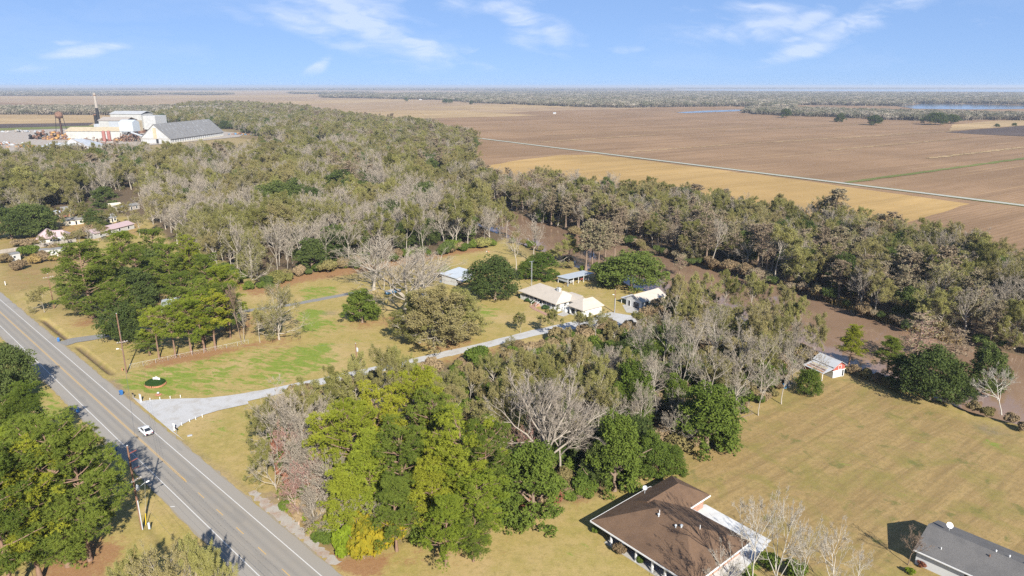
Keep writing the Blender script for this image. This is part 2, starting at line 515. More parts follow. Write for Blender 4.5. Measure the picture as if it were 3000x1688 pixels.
ROW = RAD(34)
def field_mat(name, a, b, residue, rows=0.35, res_amt=.55, sc=1.0):
    t = NT(name); p = t.pos()
    f = t.noise(t.map(p, (.05, .55, 1), -ROW), 1.0, 4, 0.75)
    g = t.noise(p, 0.008, 6, 0.6)
    h = t.noise(t.map(p, (.0022, .035, 1), -ROW), 1.0, 5, 0.62, .2)
    h2 = t.noise(t.map(p, (.0035, .16, 1), -ROW), 1.0, 4, 0.6, .1)
    spk = t.noise(p, 0.9, 3, 0.8)
    c = t.mix(t.ramp(f, 0.3, 0.7), a, b)
    c = t.mix(t.math('MULTIPLY', t.ramp(g, 0.38, 0.62), 0.75), c, tuple(x * .74 for x in a))
    c = t.mix(t.math('MULTIPLY', t.ramp(h, 0.48, 0.60), 0.7), c, tuple(x * .72 for x in a))
    c = t.mix(t.math('MULTIPLY', t.math('MULTIPLY', t.ramp(h2, 0.585, 0.67), t.ramp(spk, .3, .6)), res_amt), c, residue)
    rw = t.n('ShaderNodeTexWave', wave_type='BANDS', bands_direction='Y'); rw.inputs['Scale'].default_value = 0.088 * sc; rw.inputs['Distortion'].default_value = 1.2; rw.inputs['Detail'].default_value = 3; rw.inputs['Detail Scale'].default_value = 0.6
    t.l(t.map(p, (1, 1, 1), -ROW), rw.inputs['Vector'])
    c = t.mix(t.math('MULTIPLY', rw.outputs[0], rows), c, tuple(x * .55 for x in a))
    c = t.mix(t.math('MULTIPLY', t.ramp(spk, .45, .8), .22), c, residue)
    return t.bsdf(c, 0.97, 0.08)
M['field_brown'] = field_mat('field_brown', (.300, .188, .106), (.390, .252, .146), (.56, .39, .20), .34)
M['field_tan'] = field_mat('field_tan', (.46, .300, .115), (.55, .365, .150), (.58, .42, .20), .10, .3)
M['field_mid'] = field_mat('field_mid', (.385, .265, .155), (.465, .335, .200), (.56, .43, .25), .15, .4)
M['field_pale'] = field_mat('field_pale', (.44, .305, .155), (.53, .385, .205), (.58, .45, .26), .08, .4)
M['field_dark'] = field_mat('field_dark', (.105, .078, .068), (.145, .108, .090), (.2, .16, .12), .2, .2)
M['field_green'] = field_mat('field_green', (.16, .19, .05), (.24, .24, .08), (.36, .31, .15), .05, .4)

def water_mat(name, col, rough, spec):
    t = NT(name); p = t.pos()
    n = t.noise(t.map(p, (.6, 1.4, 1), RAD(30)), 1.1, 4, 0.6)
    g = t.noise(p, 0.05, 4, 0.6)
    c = t.mix(t.ramp(g, 0.3, 0.7), tuple(x * .85 for x in col), tuple(x * 1.12 for x in col))
    return t.bsdf(c, rough, spec, n, 0.10, 0.03)
M['bayou'] = water_mat('bayou', (.270, .176, .112), .05, .38)
M['lake'] = water_mat('lake', (.10, .14, .19), .10, .5)
# ---------------------------------------------------------------- the lie of the land
RU = np.array([-1.068, 1.0]); RU /= np.linalg.norm(RU)      # along the highway, away from the camera
RN = np.array([RU[1], -RU[0]])                              # to its right
RC = np.array([-47.04, 100.0])
ROAD_ANG = math.atan2(RU[1], RU[0])

def road_pt(s, n, z=0.0):
    p = RC + RU * s + RN * n
    return Vector((p[0], p[1], z))

NEAR_BANK = [(780, 352), (835, 382), (862, 405), (905, 436), (985, 478), (1080, 515), (1200, 570), (1330, 630), (1500, 705), (1600, 742), (1690, 786), (1790, 808), (1870, 852), (1960, 872), (2100, 922), (2250, 985), (2400, 1048), (2500, 1082), (2700, 1152), (2850, 1212), (3000, 1252), (3300, 1330)]
FAR_BANK = [(3300, 1130), (3000, 1045), (2900, 1018), (2750, 982), (2620, 946), (2400, 872), (2200, 812), (2050, 782), (1930, 742), (1850, 722), (1700, 690), (1560, 640), (1400, 585), (1250, 528), (1120, 480), (1030, 448), (945, 420), (895, 398), (850, 372), (800, 346)]
WATER_Z = -1.3
RIVER = poly_px(NEAR_BANK + FAR_BANK, WATER_Z)

WOOD_LEFT = poly_px([(-250, 640), (0, 640), (120, 640), (250, 628), (430, 640), (520, 740), (640, 800), (745, 846), (865, 808), (970, 792), (1100, 772), (1330, 733), (1440, 720), (1500, 690), (1400, 610), (1250, 545), (1120, 490), (1020, 455), (930, 428), (880, 418), (860, 440), (780, 458), (700, 474), (600, 477), (500, 474), (430, 472), (350, 474), (290, 484), (230, 492), (120, 490), (0, 482), (-250, 480)])
WOOD_RIVER = poly_px([(1400, 575), (1600, 655), (1850, 716), (1930, 738), (2050, 776), (2200, 806), (2400, 868), (2600, 940), (2750, 978), (3000, 1040), (3250, 1100), (3250, 905), (3000, 850), (2900, 815), (2800, 775), (2600, 738), (2400, 690), (2250, 662), (2100, 630), (1950, 608), (1800, 590), (1700, 580), (1600, 570), (1500, 562), (1400, 535)])
WOOD_RIVER_FAR = poly_px([(1400, 575), (1250, 525), (1120, 478), (1030, 446), (945, 418), (895, 396), (850, 370), (790, 342), (700, 328), (560, 322), (500, 330), (560, 312), (720, 312), (900, 330), (1010, 352), (1090, 362), (1180, 372), (1300, 395), (1390, 420), (1380, 470), (1390, 500), (1400, 530)])
WOOD_MILL = poly_px([(400, 352), (470, 342), (560, 332), (720, 328), (800, 348), (860, 378), (900, 404), (860, 420), (780, 408), (720, 392), (690, 380), (600, 374), (480, 362)])
THICKET = poly_px([(775, 1215), (830, 1165), (1000, 1128), (1150, 1095), (1300, 1062), (1450, 1030), (1620, 995), (1760, 968), (1850, 930), (1980, 890), (2100, 930), (2250, 992), (2400, 1052), (2350, 1080), (2300, 1120), (2180, 1185), (2050, 1300), (1900, 1380), (1800, 1440), (1640, 1480), (1500, 1500), (1300, 1545), (1180, 1590), (1020, 1630), (940, 1610), (860, 1520), (820, 1440), (780, 1330), (765, 1260)])
PINE_GROVE = poly_px([(110, 900), (200, 930), (330, 955), (420, 1040), (560, 1035), (680, 990), (690, 880), (600, 800), (480, 745), (330, 790), (200, 830)])
RIVERSIDE = poly_px([(1500, 700), (1560, 760), (1640, 790), (1690, 788), (1600, 745)])

def grade(lo, hi, step, ext, ratio=1.22):
    a = list(np.arange(lo, hi + step * .5, step))
    d, x = step, hi
    while x < ext:
        d *= ratio; x += d; a.append(x)
    d, x = step, lo; pre = []
    while x > -ext:
        d *= ratio; x -= d; pre.append(x)
    return np.array(pre[::-1] + a)

nn = np.concatenate([np.arange(-24, -12, 1.5), np.arange(-12, 26, 0.5), np.arange(26, 275.1, 1.6)])
d, x, ext = 1.6, 275.1, []
while x < 70000:
    d *= 1.2; x += d; ext.append(x)
d, x, pre = 1.5, -24.0, []
while x > -70000:
    d *= 1.25; x -= d; pre.append(x)
nn = np.concatenate([pre[::-1], nn, ext])
ss = grade(-190.0, 250.0, 1.6, 70000.0)
S_, N_ = np.meshgrid(ss, nn, indexing='ij')
GX = RC[0] + S_ * RU[0] + N_ * RN[0]
GY = RC[1] + S_ * RU[1] + N_ * RN[1]
near = (np.hypot(GX, GY - 180) < 520)
GZ = np.zeros_like(GX)
rs = np.full(GX.shape, 50.0)
sel = np.hypot(GX, GY - 300) < 1500
rs[sel] = signed(RIVER, GX[sel], GY[sel])
GZ -= 2.6 * smooth(2.0, -3.0, rs)
GZ -= 0.35 * smooth(14.0, 2.0, rs) * (rs > -3)
rng0 = np.random.default_rng(5)
und = np.zeros_like(GX)
for k in range(14):
    a = rng0.uniform(0, 6.28); w = rng0.uniform(9, 45); ph = rng0.uniform(0, 6.28)
    und += np.sin((GX * math.cos(a) + GY * math.sin(a)) * 6.28 / w + ph) * (w / 45) * .014
amp = smooth(420, 300, np.hypot(GX - 20, GY - 150)) * smooth(8.8, 14, np.abs(N_))
GZ += und * amp
# roadside ditches
def ditch(s0, s1, n0, depth, half):
    e = smooth(s0 - 1.5, s0 + 1.0, S_) * smooth(s1 + 1.5, s1 - 1.0, S_)
    return depth * e * np.clip(1 - np.abs(N_ - n0) / half, 0, 1) ** .6
GZ -= ditch(124, 150, 7.75, 1.1, .95)
GZ -= ditch(86.5, 114, 7.95, 1.1, .95)
GZ -= ditch(-60, 60, -9.6, .35, 1.3)
# verge falls off a little from the carriageway
GZ -= 0.10 * smooth(5.3, 6.5, np.abs(N_)) * smooth(40, 25, np.abs(N_))
GZ -= 0.05 * (np.abs(N_) < 5.6)

def blob(px, py, r, k=1.0):
    p = G(px, py)
    return k * np.exp(-((GX - p.x) ** 2 + (GY - p.y) ** 2) / (r * r))

def zone(pts, soft, k=1.0):
    out = np.zeros_like(GX)
    s = signed(poly_px(pts), GX[near], GY[near])
    out[near] = k * smooth(soft, -soft, s)
    return out

green = zone([(290, 1110), (380, 1080), (560, 1040), (750, 1015), (960, 1010), (1000, 1060), (900, 1115), (720, 1158), (450, 1168), (340, 1140)], 3, .56)
green += zone([(860, 850), (900, 832), (1000, 838), (1000, 868), (880, 890)], 3, .62) + blob(905, 915, 5, .8) + blob(950, 1005, 6, .4) + blob(480, 1120, 9, .15) + blob(880, 1060, 9, .12)
green += zone([(540, 1240), (700, 1195), (760, 1200), (750, 1300), (640, 1330)], 3, .45)
green += zone([(1290, 725), (1450, 722), (1480, 760), (1330, 790)], 3, .42) + zone([(1370, 880), (1560, 890), (1520, 960), (1380, 990)], 4, .40) + blob(900, 955, 8, .4) + blob(1420, 915, 5, .3)
green += zone([(1720, 850), (1850, 860), (1800, 900), (1700, 880)], 4, .30) + blob(1900, 915, 5, .6) + blob(1640, 790, 5, .2)
green += zone([(1480, 1600), (1700, 1560), (1980, 1688), (1600, 1688)], 4, .40) + blob(2200, 1560, 4, .6) + blob(2180, 1640, 5, .7)
green += zone([(0, 1000), (90, 1080), (200, 1180), (230, 1230), (0, 1230)], 2, .6) + zone([(380, 1540), (520, 1560), (560, 1640), (300, 1640)], 3, .35)
green += zone([(1000, 960), (1180, 1030), (1120, 1080), (980, 1060)], 4, .35) + zone([(850, 930), (1000, 900), (1050, 960), (900, 1000)], 4, .38)
green += blob(2540, 1130, 6, .3) + blob(2700, 1290, 4, .45) + blob(2900, 1300, 4, .6) + blob(2470, 1360, 5, .4) + blob(2650, 1450, 4, .5) + blob(2760, 1530, 5, .4)
litter = np.zeros_like(GX)
litter += zone([(560, 800), (750, 870), (880, 830), (1000, 810), (1120, 790), (1330, 750), (1430, 735), (1420, 722), (1330, 728), (970, 788), (860, 805), (745, 845), (640, 800)], 5, .95)
litter += zone([(760, 1010), (830, 990), (560, 1035), (420, 1060), (400, 1085), (600, 1055)], 3, .55)
litter += zone([(825, 1440), (800, 1400), (860, 1500), (960, 1610), (985, 1680), (1100, 1688), (1150, 1620), (1040, 1635), (950, 1605), (870, 1530)], 1.6, 1.0)
litter += zone([(1100, 1690), (1180, 1600), (1300, 1560), (1480, 1600), (1380, 1640), (1250, 1660)], 4, .42) + zone([(1580, 1440), (1700, 1400), (1820, 1430), (1700, 1490)], 2.5, .6)
litter += zone([(1480, 1000), (1380, 1020), (1240, 1060), (1250, 1090), (1500, 1030)], 4, .6) + zone([(1150, 935), (1200, 1000), (1300, 1040), (1400, 1000), (1250, 930)], 4, .75)
litter += blob(1180, 940, 8, .7) + blob(274, 932, 7, .6) + blob(245, 950, 4, .5) + blob(201, 1655, 5, 1.0) + blob(264, 1640, 5, 1.0) + blob(818, 1000, 9, .5) + blob(1060, 950, 6, .6) + blob(700, 960, 10, .6) + blob(760, 930, 8, .5) + blob(500, 1050, 6, .5) + blob(610, 1030, 6, .5)
litter += zone([(60, 680), (250, 640), (420, 650), (420, 690), (250, 700), (80, 720)], 6, .6) + zone([(0, 760), (190, 770), (160, 830), (40, 840)], 6, .35)
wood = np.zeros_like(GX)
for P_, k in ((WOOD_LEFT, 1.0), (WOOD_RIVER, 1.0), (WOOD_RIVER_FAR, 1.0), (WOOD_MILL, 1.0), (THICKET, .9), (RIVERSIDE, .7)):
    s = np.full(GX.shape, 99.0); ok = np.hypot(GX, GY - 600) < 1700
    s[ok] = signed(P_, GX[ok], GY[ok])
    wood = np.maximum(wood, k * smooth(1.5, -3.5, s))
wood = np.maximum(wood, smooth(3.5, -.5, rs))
for (s0, s1, n0) in ((124, 150, 7.75), (86.5, 114, 7.95)):  # ditch bottoms coloured dark: wet mud plus the ditch's shade painted in
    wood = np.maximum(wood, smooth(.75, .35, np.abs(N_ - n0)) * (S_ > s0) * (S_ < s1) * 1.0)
wood = np.maximum(wood, zone([(110, 900), (330, 955), (680, 985), (690, 880), (600, 800), (480, 745), (330, 790), (200, 830)], 6, .35))
MEADOW = [(1960, 1330), (2080, 1300), (2200, 1190), (2330, 1120), (2470, 1090), (2600, 1140), (2800, 1210), (3000, 1260), (3300, 1320), (3300, 1720), (2300, 1720), (2100, 1560), (2000, 1450)]
mow = zone(MEADOW, 7, 1.0)
mow = np.maximum(mow, zone([(0, 700), (190, 690), (180, 840), (20, 860), (0, 830)], 5, .9))
mow *= smooth(2.5, 6.0, rs)
dirt = zone([(300, 1120), (340, 1110), (390, 1160), (400, 1180), (360, 1170)], 1.2, .9) + zone([(500, 1270), (540, 1290), (760, 1450), (830, 1500), (760, 1470), (620, 1370)], 1.2, .5) + zone([(765, 1440), (800, 1430), (830, 1480), (800, 1490)], 1, .9)
dirt += zone([(30, 855), (120, 940), (300, 1095), (290, 1110), (110, 950)], 1.0, .35)
dirt += blob(967, 917, 2.2, .9) + blob(2900, 1258, 2.5, .8) + blob(1215, 1400, 1, .6)
# beyond the near country: bare plough land
far_t = smooth(600, 900, np.hypot(GX, GY))
dirt = np.maximum(dirt, far_t * .6)
I = np.arange(S_.size).reshape(S_.shape)
quads = np.stack([I[:-1, :-1].ravel(), I[:-1, 1:].ravel(), I[1:, 1:].ravel(), I[1:, :-1].ravel()], 1)
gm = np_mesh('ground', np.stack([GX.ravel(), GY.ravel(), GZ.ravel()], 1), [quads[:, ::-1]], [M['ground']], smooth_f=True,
             attrs=dict(green=np.clip(green, 0, 1.2).ravel(), litter=np.clip(litter, 0, 1).ravel(), woodfloor_ditch_shade=np.clip(wood, 0, 1).ravel(), mow=np.clip(mow, 0, 1).ravel(), dirt=np.clip(dirt, 0, 1).ravel()))
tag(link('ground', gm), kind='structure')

# ---- water of the bayou
rp = [(p[0], p[1], WATER_Z) for p in RIVER]
def strip_mesh(name, left, right, z, mat, kind='structure'):
    v = [(p[0], p[1], z) for p in left] + [(p[0], p[1], z) for p in right]
    n = len(left)
    f = [(i, n + i, n + i + 1, i + 1) for i in range(n - 1)]
    me = bpy.data.meshes.new(name); me.from_pydata(v, [], f); me.materials.append(mat); me.update()
    o = link(name, me)
    return tag(o, kind=kind) if kind else o

def resample(poly, n):
    poly = np.asarray(poly, float)
    d = np.concatenate([[0], np.cumsum(np.hypot(*np.diff(poly, axis=0).T))])
    t = np.linspace(0, d[-1], n)
    return np.stack([np.interp(t, d, poly[:, 0]), np.interp(t, d, poly[:, 1])], 1)

def sheet(name, pts, z, mat, kind='structure', world_pts=False):
    from mathutils.geometry import tessellate_polygon
    v = [Vector((p[0], p[1], z)) for p in (pts if world_pts else poly_px(pts))]
    tri = tessellate_polygon([v])
    fix = []
    for t in tri:
        a, b, c = (v[i] for i in t)
        fix.append(t if (b - a).cross(c - a).z > 0 else t[::-1])
    me = bpy.data.meshes.new(name); me.from_pydata([tuple(p) for p in v], [], fix); me.materials.append(mat); me.update()
    o = link(name, me)
    return tag(o, kind=kind) if kind else o

def widen(poly, m):
    c = np.asarray(poly)
    return c
nb = poly_px(NEAR_BANK, WATER_Z); fb = poly_px(FAR_BANK, WATER_Z)[::-1]
nb2, fb2 = resample(nb, 60), resample(fb, 60)
mid = (nb2 + fb2) / 2
nb3 = nb2 + (nb2 - mid) / np.linalg.norm(nb2 - mid, axis=1)[:, None] * 2.2
fb3 = fb2 + (fb2 - mid) / np.linalg.norm(fb2 - mid, axis=1)[:, None] * 2.2
water = strip_mesh('bayou_water', fb3, nb3, WATER_Z, M['bayou'])

# ---- highway: local x along the road, y across it
def road_obj(name, mb, mat, z):
    o = mb.build(name, mat)
    o.location = (RC[0], RC[1], z); o.rotation_euler = (0, 0, ROAD_ANG)
    return o
mb = MB(); rr = random.Random(3)
prev = None
for s in np.arange(-300, 1600, 4.0):
    a = (s, 5.3 + rr.uniform(-.16, .16), 0); b = (s, -5.3 + rr.uniform(-.16, .16), 0)
    if prev: mb.poly([prev[1], b, a, prev[0]])
    prev = (a, b)
road = tag(road_obj('highway', mb, M['asphalt'], 0.03), kind='structure')
for sg in (-1, 1):
    ms_ = MB(); prev = None
    for s in np.arange(-120, 420, 1.6):
        a = (s, sg * (5.6 + rr.gauss(0, .14)), 0); b = (s, sg * 4.9, 0)
        if prev: ms_.poly([prev[1], b, a, prev[0]] if sg > 0 else [prev[0], a, b, prev[1]])
        prev = (a, b)
    tag(road_obj('road_shoulder', ms_, M['shoulder_grit'], 0.022), kind='structure')
def line_part(name, mb, mat):
    o = road_obj(name, mb, mat, 0.036); o.parent = road; o.matrix_parent_inverse = Matrix(); o.location = (0, 0, .006); o.rotation_euler = (0, 0, 0); return o
for y in (3.25, -3.25):
    line_part('edge_line', MB().poly([(-300, y - .075, 0), (1600, y - .075, 0), (1600, y + .075, 0), (-300, y + .075, 0)]), M['line_white'])
# local +y is the LEFT of the direction of travel (away from camera)
line_part('yellow_line', MB().poly([(20.5, -.14, 0), (1600, -.14, 0), (1600, -.02, 0), (20.5, -.02, 0)]), M['line_yellow'])
line_part('yellow_line', MB().poly([(20.5, .10, 0), (1600, .10, 0), (1600, .22, 0), (20.5, .22, 0)]), M['line_yellow'])
for k in range(-6, 2):
    s = 12.3 + k * 7.6
    line_part('yellow_dash', MB().poly([(s, 0, 0), (s + 2.6, 0, 0), (s + 2.6, .14, 0), (s, .14, 0)]), M['line_yellow'])
line_part('stop_mark', MB().poly([(13.4, 4.75, 0), (13.7, 4.75, 0), (14.2, 5.35, 0), (13.9, 5.35, 0)]), M['line_white'])

# ---- side roads and drives
def ribbon(name, pts, w, z, mat, px=True, kind='structure', jag=.12, n=60):
    c = resample(poly_px(pts) if px else pts, n)
    w = np.interp(np.linspace(0, 1, n), np.linspace(0, 1, len(w)), w) if hasattr(w, '__len__') else np.full(n, w)
    t = np.gradient(c, axis=0); t /= np.linalg.norm(t, axis=1)[:, None]
    nr = np.stack([-t[:, 1], t[:, 0]], 1)
    r_ = np.random.default_rng(len(name))
    l = c + nr * (w / 2 + r_.normal(0, jag, n))[:, None]; r = c - nr * (w / 2 + r_.normal(0, jag, n))[:, None]
    return strip_mesh(name, r, l, z, mat, kind)
drive = ribbon('gravel_drive', [(640, 1182), (780, 1152), (940, 1118), (1080, 1088), (1250, 1050), (1420, 1012), (1580, 972), (1700, 950), (1800, 936)], [5.6, 4.4, 4.0, 4.0, 4.0, 4.0, 4.4, 6.0, 8.0], .05, M['gravel_white'])
sheet('drive_apron', [(386, 1163), (418, 1176), (440, 1172), (530, 1168), (600, 1167), (665, 1160), (720, 1152), (728, 1184), (690, 1192), (640, 1203), (600, 1215), (560, 1231), (530, 1246), (508, 1264), (540, 1292), (500, 1262), (460, 1228), (420, 1194)], .058, M['gravel_white'])
sheet('gravel_pad', [(1745, 925), (1790, 915), (1850, 925), (1870, 945), (1830, 962), (1770, 958)], .062, M['gravel_white'])
ribbon('asphalt_drive', [(180, 1008), (215, 998), (310, 984), (500, 948), (700, 914), (866, 891), (992, 867), (1090, 848)], [5.5, 3.6, 3.2, 3.0, 3.0, 3.0, 3.0, 3.0], .045, M['gravel_grey'])
ribbon('gravel_verge', [(735, 1440), (760, 1462), (850, 1535), (930, 1606), (985, 1655)], [1.0, 2.4, 2.4, 1.8, .8], .02, M['gravel_verge'], jag=.3)

# ---- the plain beyond: fields, the farm road, ponds
Fz = [0.06]
def field(name, pts, mat, dz=.02):
    Fz[0] += dz
    w_ = poly_px(pts); out = []; r_ = np.random.default_rng(len(pts) * 7 + abs(int(pts[0][0])))
    for a_, b_ in zip(w_, np.roll(w_, -1, 0)):          # field margins are never ruler straight
        L_ = np.hypot(*(b_ - a_)); n_ = int(min(60, max(1, L_ / 14)))
        nr_ = np.array([-(b_ - a_)[1], (b_ - a_)[0]]) / (L_ + 1e-6)
        for q in range(n_):
            out.append(a_ + (b_ - a_) * q / n_ + (nr_ * r_.normal(0, min(1.6, L_ / n_ * .08)) if q else 0))
    return sheet(name, out, Fz[0], mat, world_pts=True)
field('field', [(1395, 420), (1300, 395), (1180, 372), (1010, 352), (900, 332), (720, 314), (560, 322), (300, 345), (0, 345), (-900, 330), (-900, 268), (0, 266), (1500, 265), (3000, 265), (4200, 268), (4200, 1060), (3250, 890), (3000, 838), (2900, 803), (2800, 765), (2600, 728), (2400, 682), (2250, 654), (2100, 622), (1950, 600), (1700, 574), (1500, 556), (1390, 530)], M['field_brown'])
field('field', [(700, 314), (560, 322), (0, 300), (-900, 290), (-900, 268), (0, 266), (1500, 265), (2000, 268), (1900, 318), (1560, 326), (1300, 345), (1060, 362), (900, 334)], M['field_mid'])
field('field', [(1390, 492), (1530, 468), (1640, 455), (1745, 453), (2250, 516), (2842, 598), (2700, 640), (2600, 676), (2480, 688), (2250, 652), (2100, 620), (1950, 599), (1700, 573), (1500, 555), (1390, 526)], M['field_tan'])
field('field', [(960, 342), (1030, 332), (1172, 324), (1362, 324), (1500, 334), (1580, 338), (1500, 341), (1187, 349), (1070, 352), (992, 349)], M['field_pale'])
field('field', [(760, 300), (1000, 293), (1180, 292), (1240, 295), (1000, 302), (760, 306)], M['field_pale'])
field('field', [(1400, 308), (1700, 302), (1760, 313), (1500, 317), (1300, 312)], M['field_pale'])
field('field', [(1180, 312), (1500, 318), (1500, 322), (1300, 318)], M['field_pale'])
field('field', [(0, 283), (700, 280), (950, 276), (900, 284), (400, 290), (0, 289)], M['field_pale'])
field('field', [(0, 272), (400, 268), (900, 266), (940, 270), (500, 276), (0, 277)], M['field_pale'])
field('field', [(-700, 340), (0, 336), (320, 338), (420, 346), (300, 366), (0, 372), (-700, 380)], M['field_pale'])
field('field', [(-700, 372), (0, 364), (280, 360), (250, 371), (0, 376), (-700, 392)], M['field_dark'])
field('field', [(-700, 388), (0, 376), (290, 368), (280, 374), (0, 383), (-700, 400)], M['field_green'])
field('field', [(2770, 388), (2850, 381), (3000, 369), (3250, 352), (3250, 408), (3000, 400), (2860, 394)], M['field_dark'])
field('field', [(2790, 366), (2900, 356), (3000, 352), (3300, 350), (3300, 360), (3000, 368), (2780, 384)], M['field_pale'])
field('field', [(2480, 322), (2560, 319), (2800, 325), (3100, 330), (3100, 340), (2800, 332), (2500, 328)], M['field_green'])
farm_a, farm_b = G(1050, 362), G(3060, 611)
fd = (farm_b - farm_a).normalized(); fn = Vector((-fd.y, fd.x, 0))
farm_pts = [tuple((farm_a + fd * t)[:2]) for t in np.linspace(-120, (farm_b - farm_a).length + 160, 40)]
Fz[0] += .03
ribbon('road_verge', farm_pts, 9.0, Fz[0], M['field_green'], px=False, jag=.5)
ribbon('farm_road', farm_pts, 5.6, Fz[0] + .03, M['gravel_road'], px=False, jag=.1)
ribbon('farm_track', [(2480, 536), (2570, 524), (2780, 495), (3000, 465), (3250, 430)], 7.0, Fz[0], M['field_green'], jag=.8)
for (a, b, w) in (((2250, 379), (2570, 362), 4.5), ((2250, 418), (2790, 385), 4.5), ((2430, 441), (2830, 405), 3.5), ((2720, 465), (3000, 432), 6.0), ((1830, 447), (2230, 418), 4.0), ((1580, 418), (1920, 395), 5.0), ((1600, 398), (2200, 372), 3.0), ((1780, 335), (1990, 327), 5)):
    ribbon('stubble_strip', [a, b], w, Fz[0] - .005, M['field_pale'], jag=w * .3, n=80)
sheet('pond_water', [(1980, 330), (2060, 325), (2180, 321), (2170, 326), (2090, 329), (2010, 332)], Fz[0] + .1, M['lake'])
sheet('pond_water', [(2630, 312), (2700, 304), (2860, 306), (3100, 312), (3100, 318), (2850, 321), (2680, 319)], Fz[0] + .1, M['lake'])
sheet('lake_water', [(1900, 264.5), (2300, 267.0), (3000, 269.5), (4200, 273), (4200, 262.5), (3000, 262.0), (2100, 262.0)], Fz[0] + .5, M['lake'])
sheet('mill_yard', [(-300, 385), (0, 384), (240, 376), (420, 372), (560, 378), (720, 392), (700, 402), (600, 412), (420, 428), (330, 448), (120, 460), (0, 458), (-300, 455)], Fz[0] + .02, M['gravel_verge'])
# ---------------------------------------------------------------- trees: skeletons grown level by level
def unit(v):
    return v / (np.linalg.norm(v, axis=-1, keepdims=True) + 1e-9)

def perp(d, rng):
    r = rng.normal(size=d.shape)
    r -= (r * d).sum(-1, keepdims=True) * d
    return unit(r)

def branch_out(rng, start, dirs, length, rad, nseg, wig, up, taper=.35):
    """grow every branch as a polyline; returns points (n,nseg+1,3) and radii"""
    pts = [start]; d = dirs.copy(); P = start.copy()
    for i in range(nseg):
        d = unit(d + rng.normal(size=d.shape) * wig + np.array([0, 0, up]))
        P = P + d * (length / nseg)[:, None]
        pts.append(P)
    pts = np.stack(pts, 1)
    k = np.linspace(1, taper, nseg + 1)
    return pts, rad[:, None] * k[None]

def along(pts, t):
    """points and directions at fraction t (n,K) of the polylines"""
    n, m, _ = pts.shape
    x = np.clip(t * (m - 1), 0, m - 1 - 1e-4); i = x.astype(int); f = x - i
    a = pts[np.arange(n)[:, None], i]; b = pts[np.arange(n)[:, None], i + 1]
    return a + (b - a) * f[..., None], unit(b - a)

def kids(rng, pts, rad, length, K, tmin, ang, lenf, radf, shrink=.55, tmax=1.0):
    n = len(pts)
    t = rng.uniform(tmin, tmax, (n, K)); t[:, 0] = tmax
    p, d = along(pts, t)
    p = p.reshape(-1, 3); d = d.reshape(-1, 3)
    a = rng.uniform(ang[0], ang[1], (n, K)); a[:, 0] *= .35
    a = a.ravel()[:, None]
    nd = unit(d * np.cos(a) + perp(d, rng) * np.sin(a))
    L = (length[:, None] * lenf * (1 - shrink * (t - tmin) / (1.0001 - tmin + 1e-6)) * rng.uniform(.7, 1.2, (n, K))).ravel()
    R = (np.repeat(rad[:, None, 0], K, 1) * radf * (1.1 - .5 * t)).ravel()
    return p, nd, L, R

def tube_arrays(pts, rad, sides):
    n, m, _ = pts.shape
    d = unit(np.concatenate([pts[:, 1:] - pts[:, :-1], pts[:, -1:] - pts[:, -2:-1]], 1))
    ref = np.where(np.abs(d[..., 2:3]) > .9, np.array([1., 0, 0]), np.array([0, 0, 1.]))
    a = unit(np.cross(d, ref)); b = np.cross(d, a)
    ang = np.arange(sides) * 2 * np.pi / sides
    ring = pts[:, :, None] + (a[:, :, None] * np.cos(ang)[None, None, :, None] + b[:, :, None] * np.sin(ang)[None, None, :, None]) * rad[:, :, None, None]
    v = ring.reshape(-1, 3)
    base = (np.arange(n)[:, None, None] * m + np.arange(m - 1)[None, :, None]) * sides
    k = np.arange(sides)[None, None]; k2 = (np.arange(sides) + 1)[None, None] % sides
    f = np.stack([base + k, base + k2, base + sides + k2, base + sides + k], -1).reshape(-1, 4)
    return v, f

def ribbons(rng, p0, p1, w):
    d = unit(p1 - p0); s = perp(d, rng) * w[:, None] / 2
    v = np.stack([p0 - s, p0 + s, p1], 1).reshape(-1, 3)
    f = np.arange(len(v)).reshape(-1, 3)
    return v, f

def leaf_cards(rng, c, size, normal=None, aspect=.6, tilt=.8):
    n = len(c)
    nr = unit(rng.normal(size=(n, 3)) * tilt + (0 if normal is None else normal))
    a = perp(nr, rng); b = np.cross(nr, a)
    a *= size[:, None]; b *= (size * aspect)[:, None]
    v = np.stack([c - a, c + b, c + a, c - b], 1).reshape(-1, 3)
    return v, np.arange(len(v)).reshape(-1, 4)

class Build:
    def __init__(self): self.v, self.f, self.t, self.m, self.n = [], [], [], [], 0
    def add(self, v, f, tint, mi=0):
        self.v.append(v); self.f.append(f + self.n); self.n += len(v)
        self.t.append(np.broadcast_to(tint, (len(v),)).astype(np.float32)); self.m.append(np.full(len(f), mi))
    def mesh(self, name, mats):
        return np_mesh(name, np.concatenate(self.v), self.f, mats, np.concatenate(self.m), attrs=dict(tint=np.concatenate(self.t)))
    @staticmethod
    def join(*bs):
        o = Build()
        for b, off in bs:
            for v, f, t, m in zip(b.v, b.f, b.t, b.m):
                o.v.append(v); o.f.append(f + o.n); o.t.append(t); o.m.append(m + off)
            o.n += b.n
        return o

def limbs(rng, h, trunk_frac=.3, nl=7, spread=(.45, .95), up=.10, r0=.32, lean=0.0, wig=.10, top=.72):
    t0 = np.zeros((1, 3)); d0 = unit(np.array([[lean, lean * .3, 1.0]]))
    tp, tr = branch_out(rng, t0, d0, np.array([h * top]), np.array([r0]), 7, wig * .55, .05, .35)
    tr[:, 0] *= 1.35
    p, d, L, R = kids(rng, tp, tr, np.array([h * .62]), nl, trunk_frac / top, spread, 1.0, .46, .45)
    lp, lr = branch_out(rng, p, d, L, R, 5, wig * 1.4, up, .32)
    return tp, tr, lp, lr, L

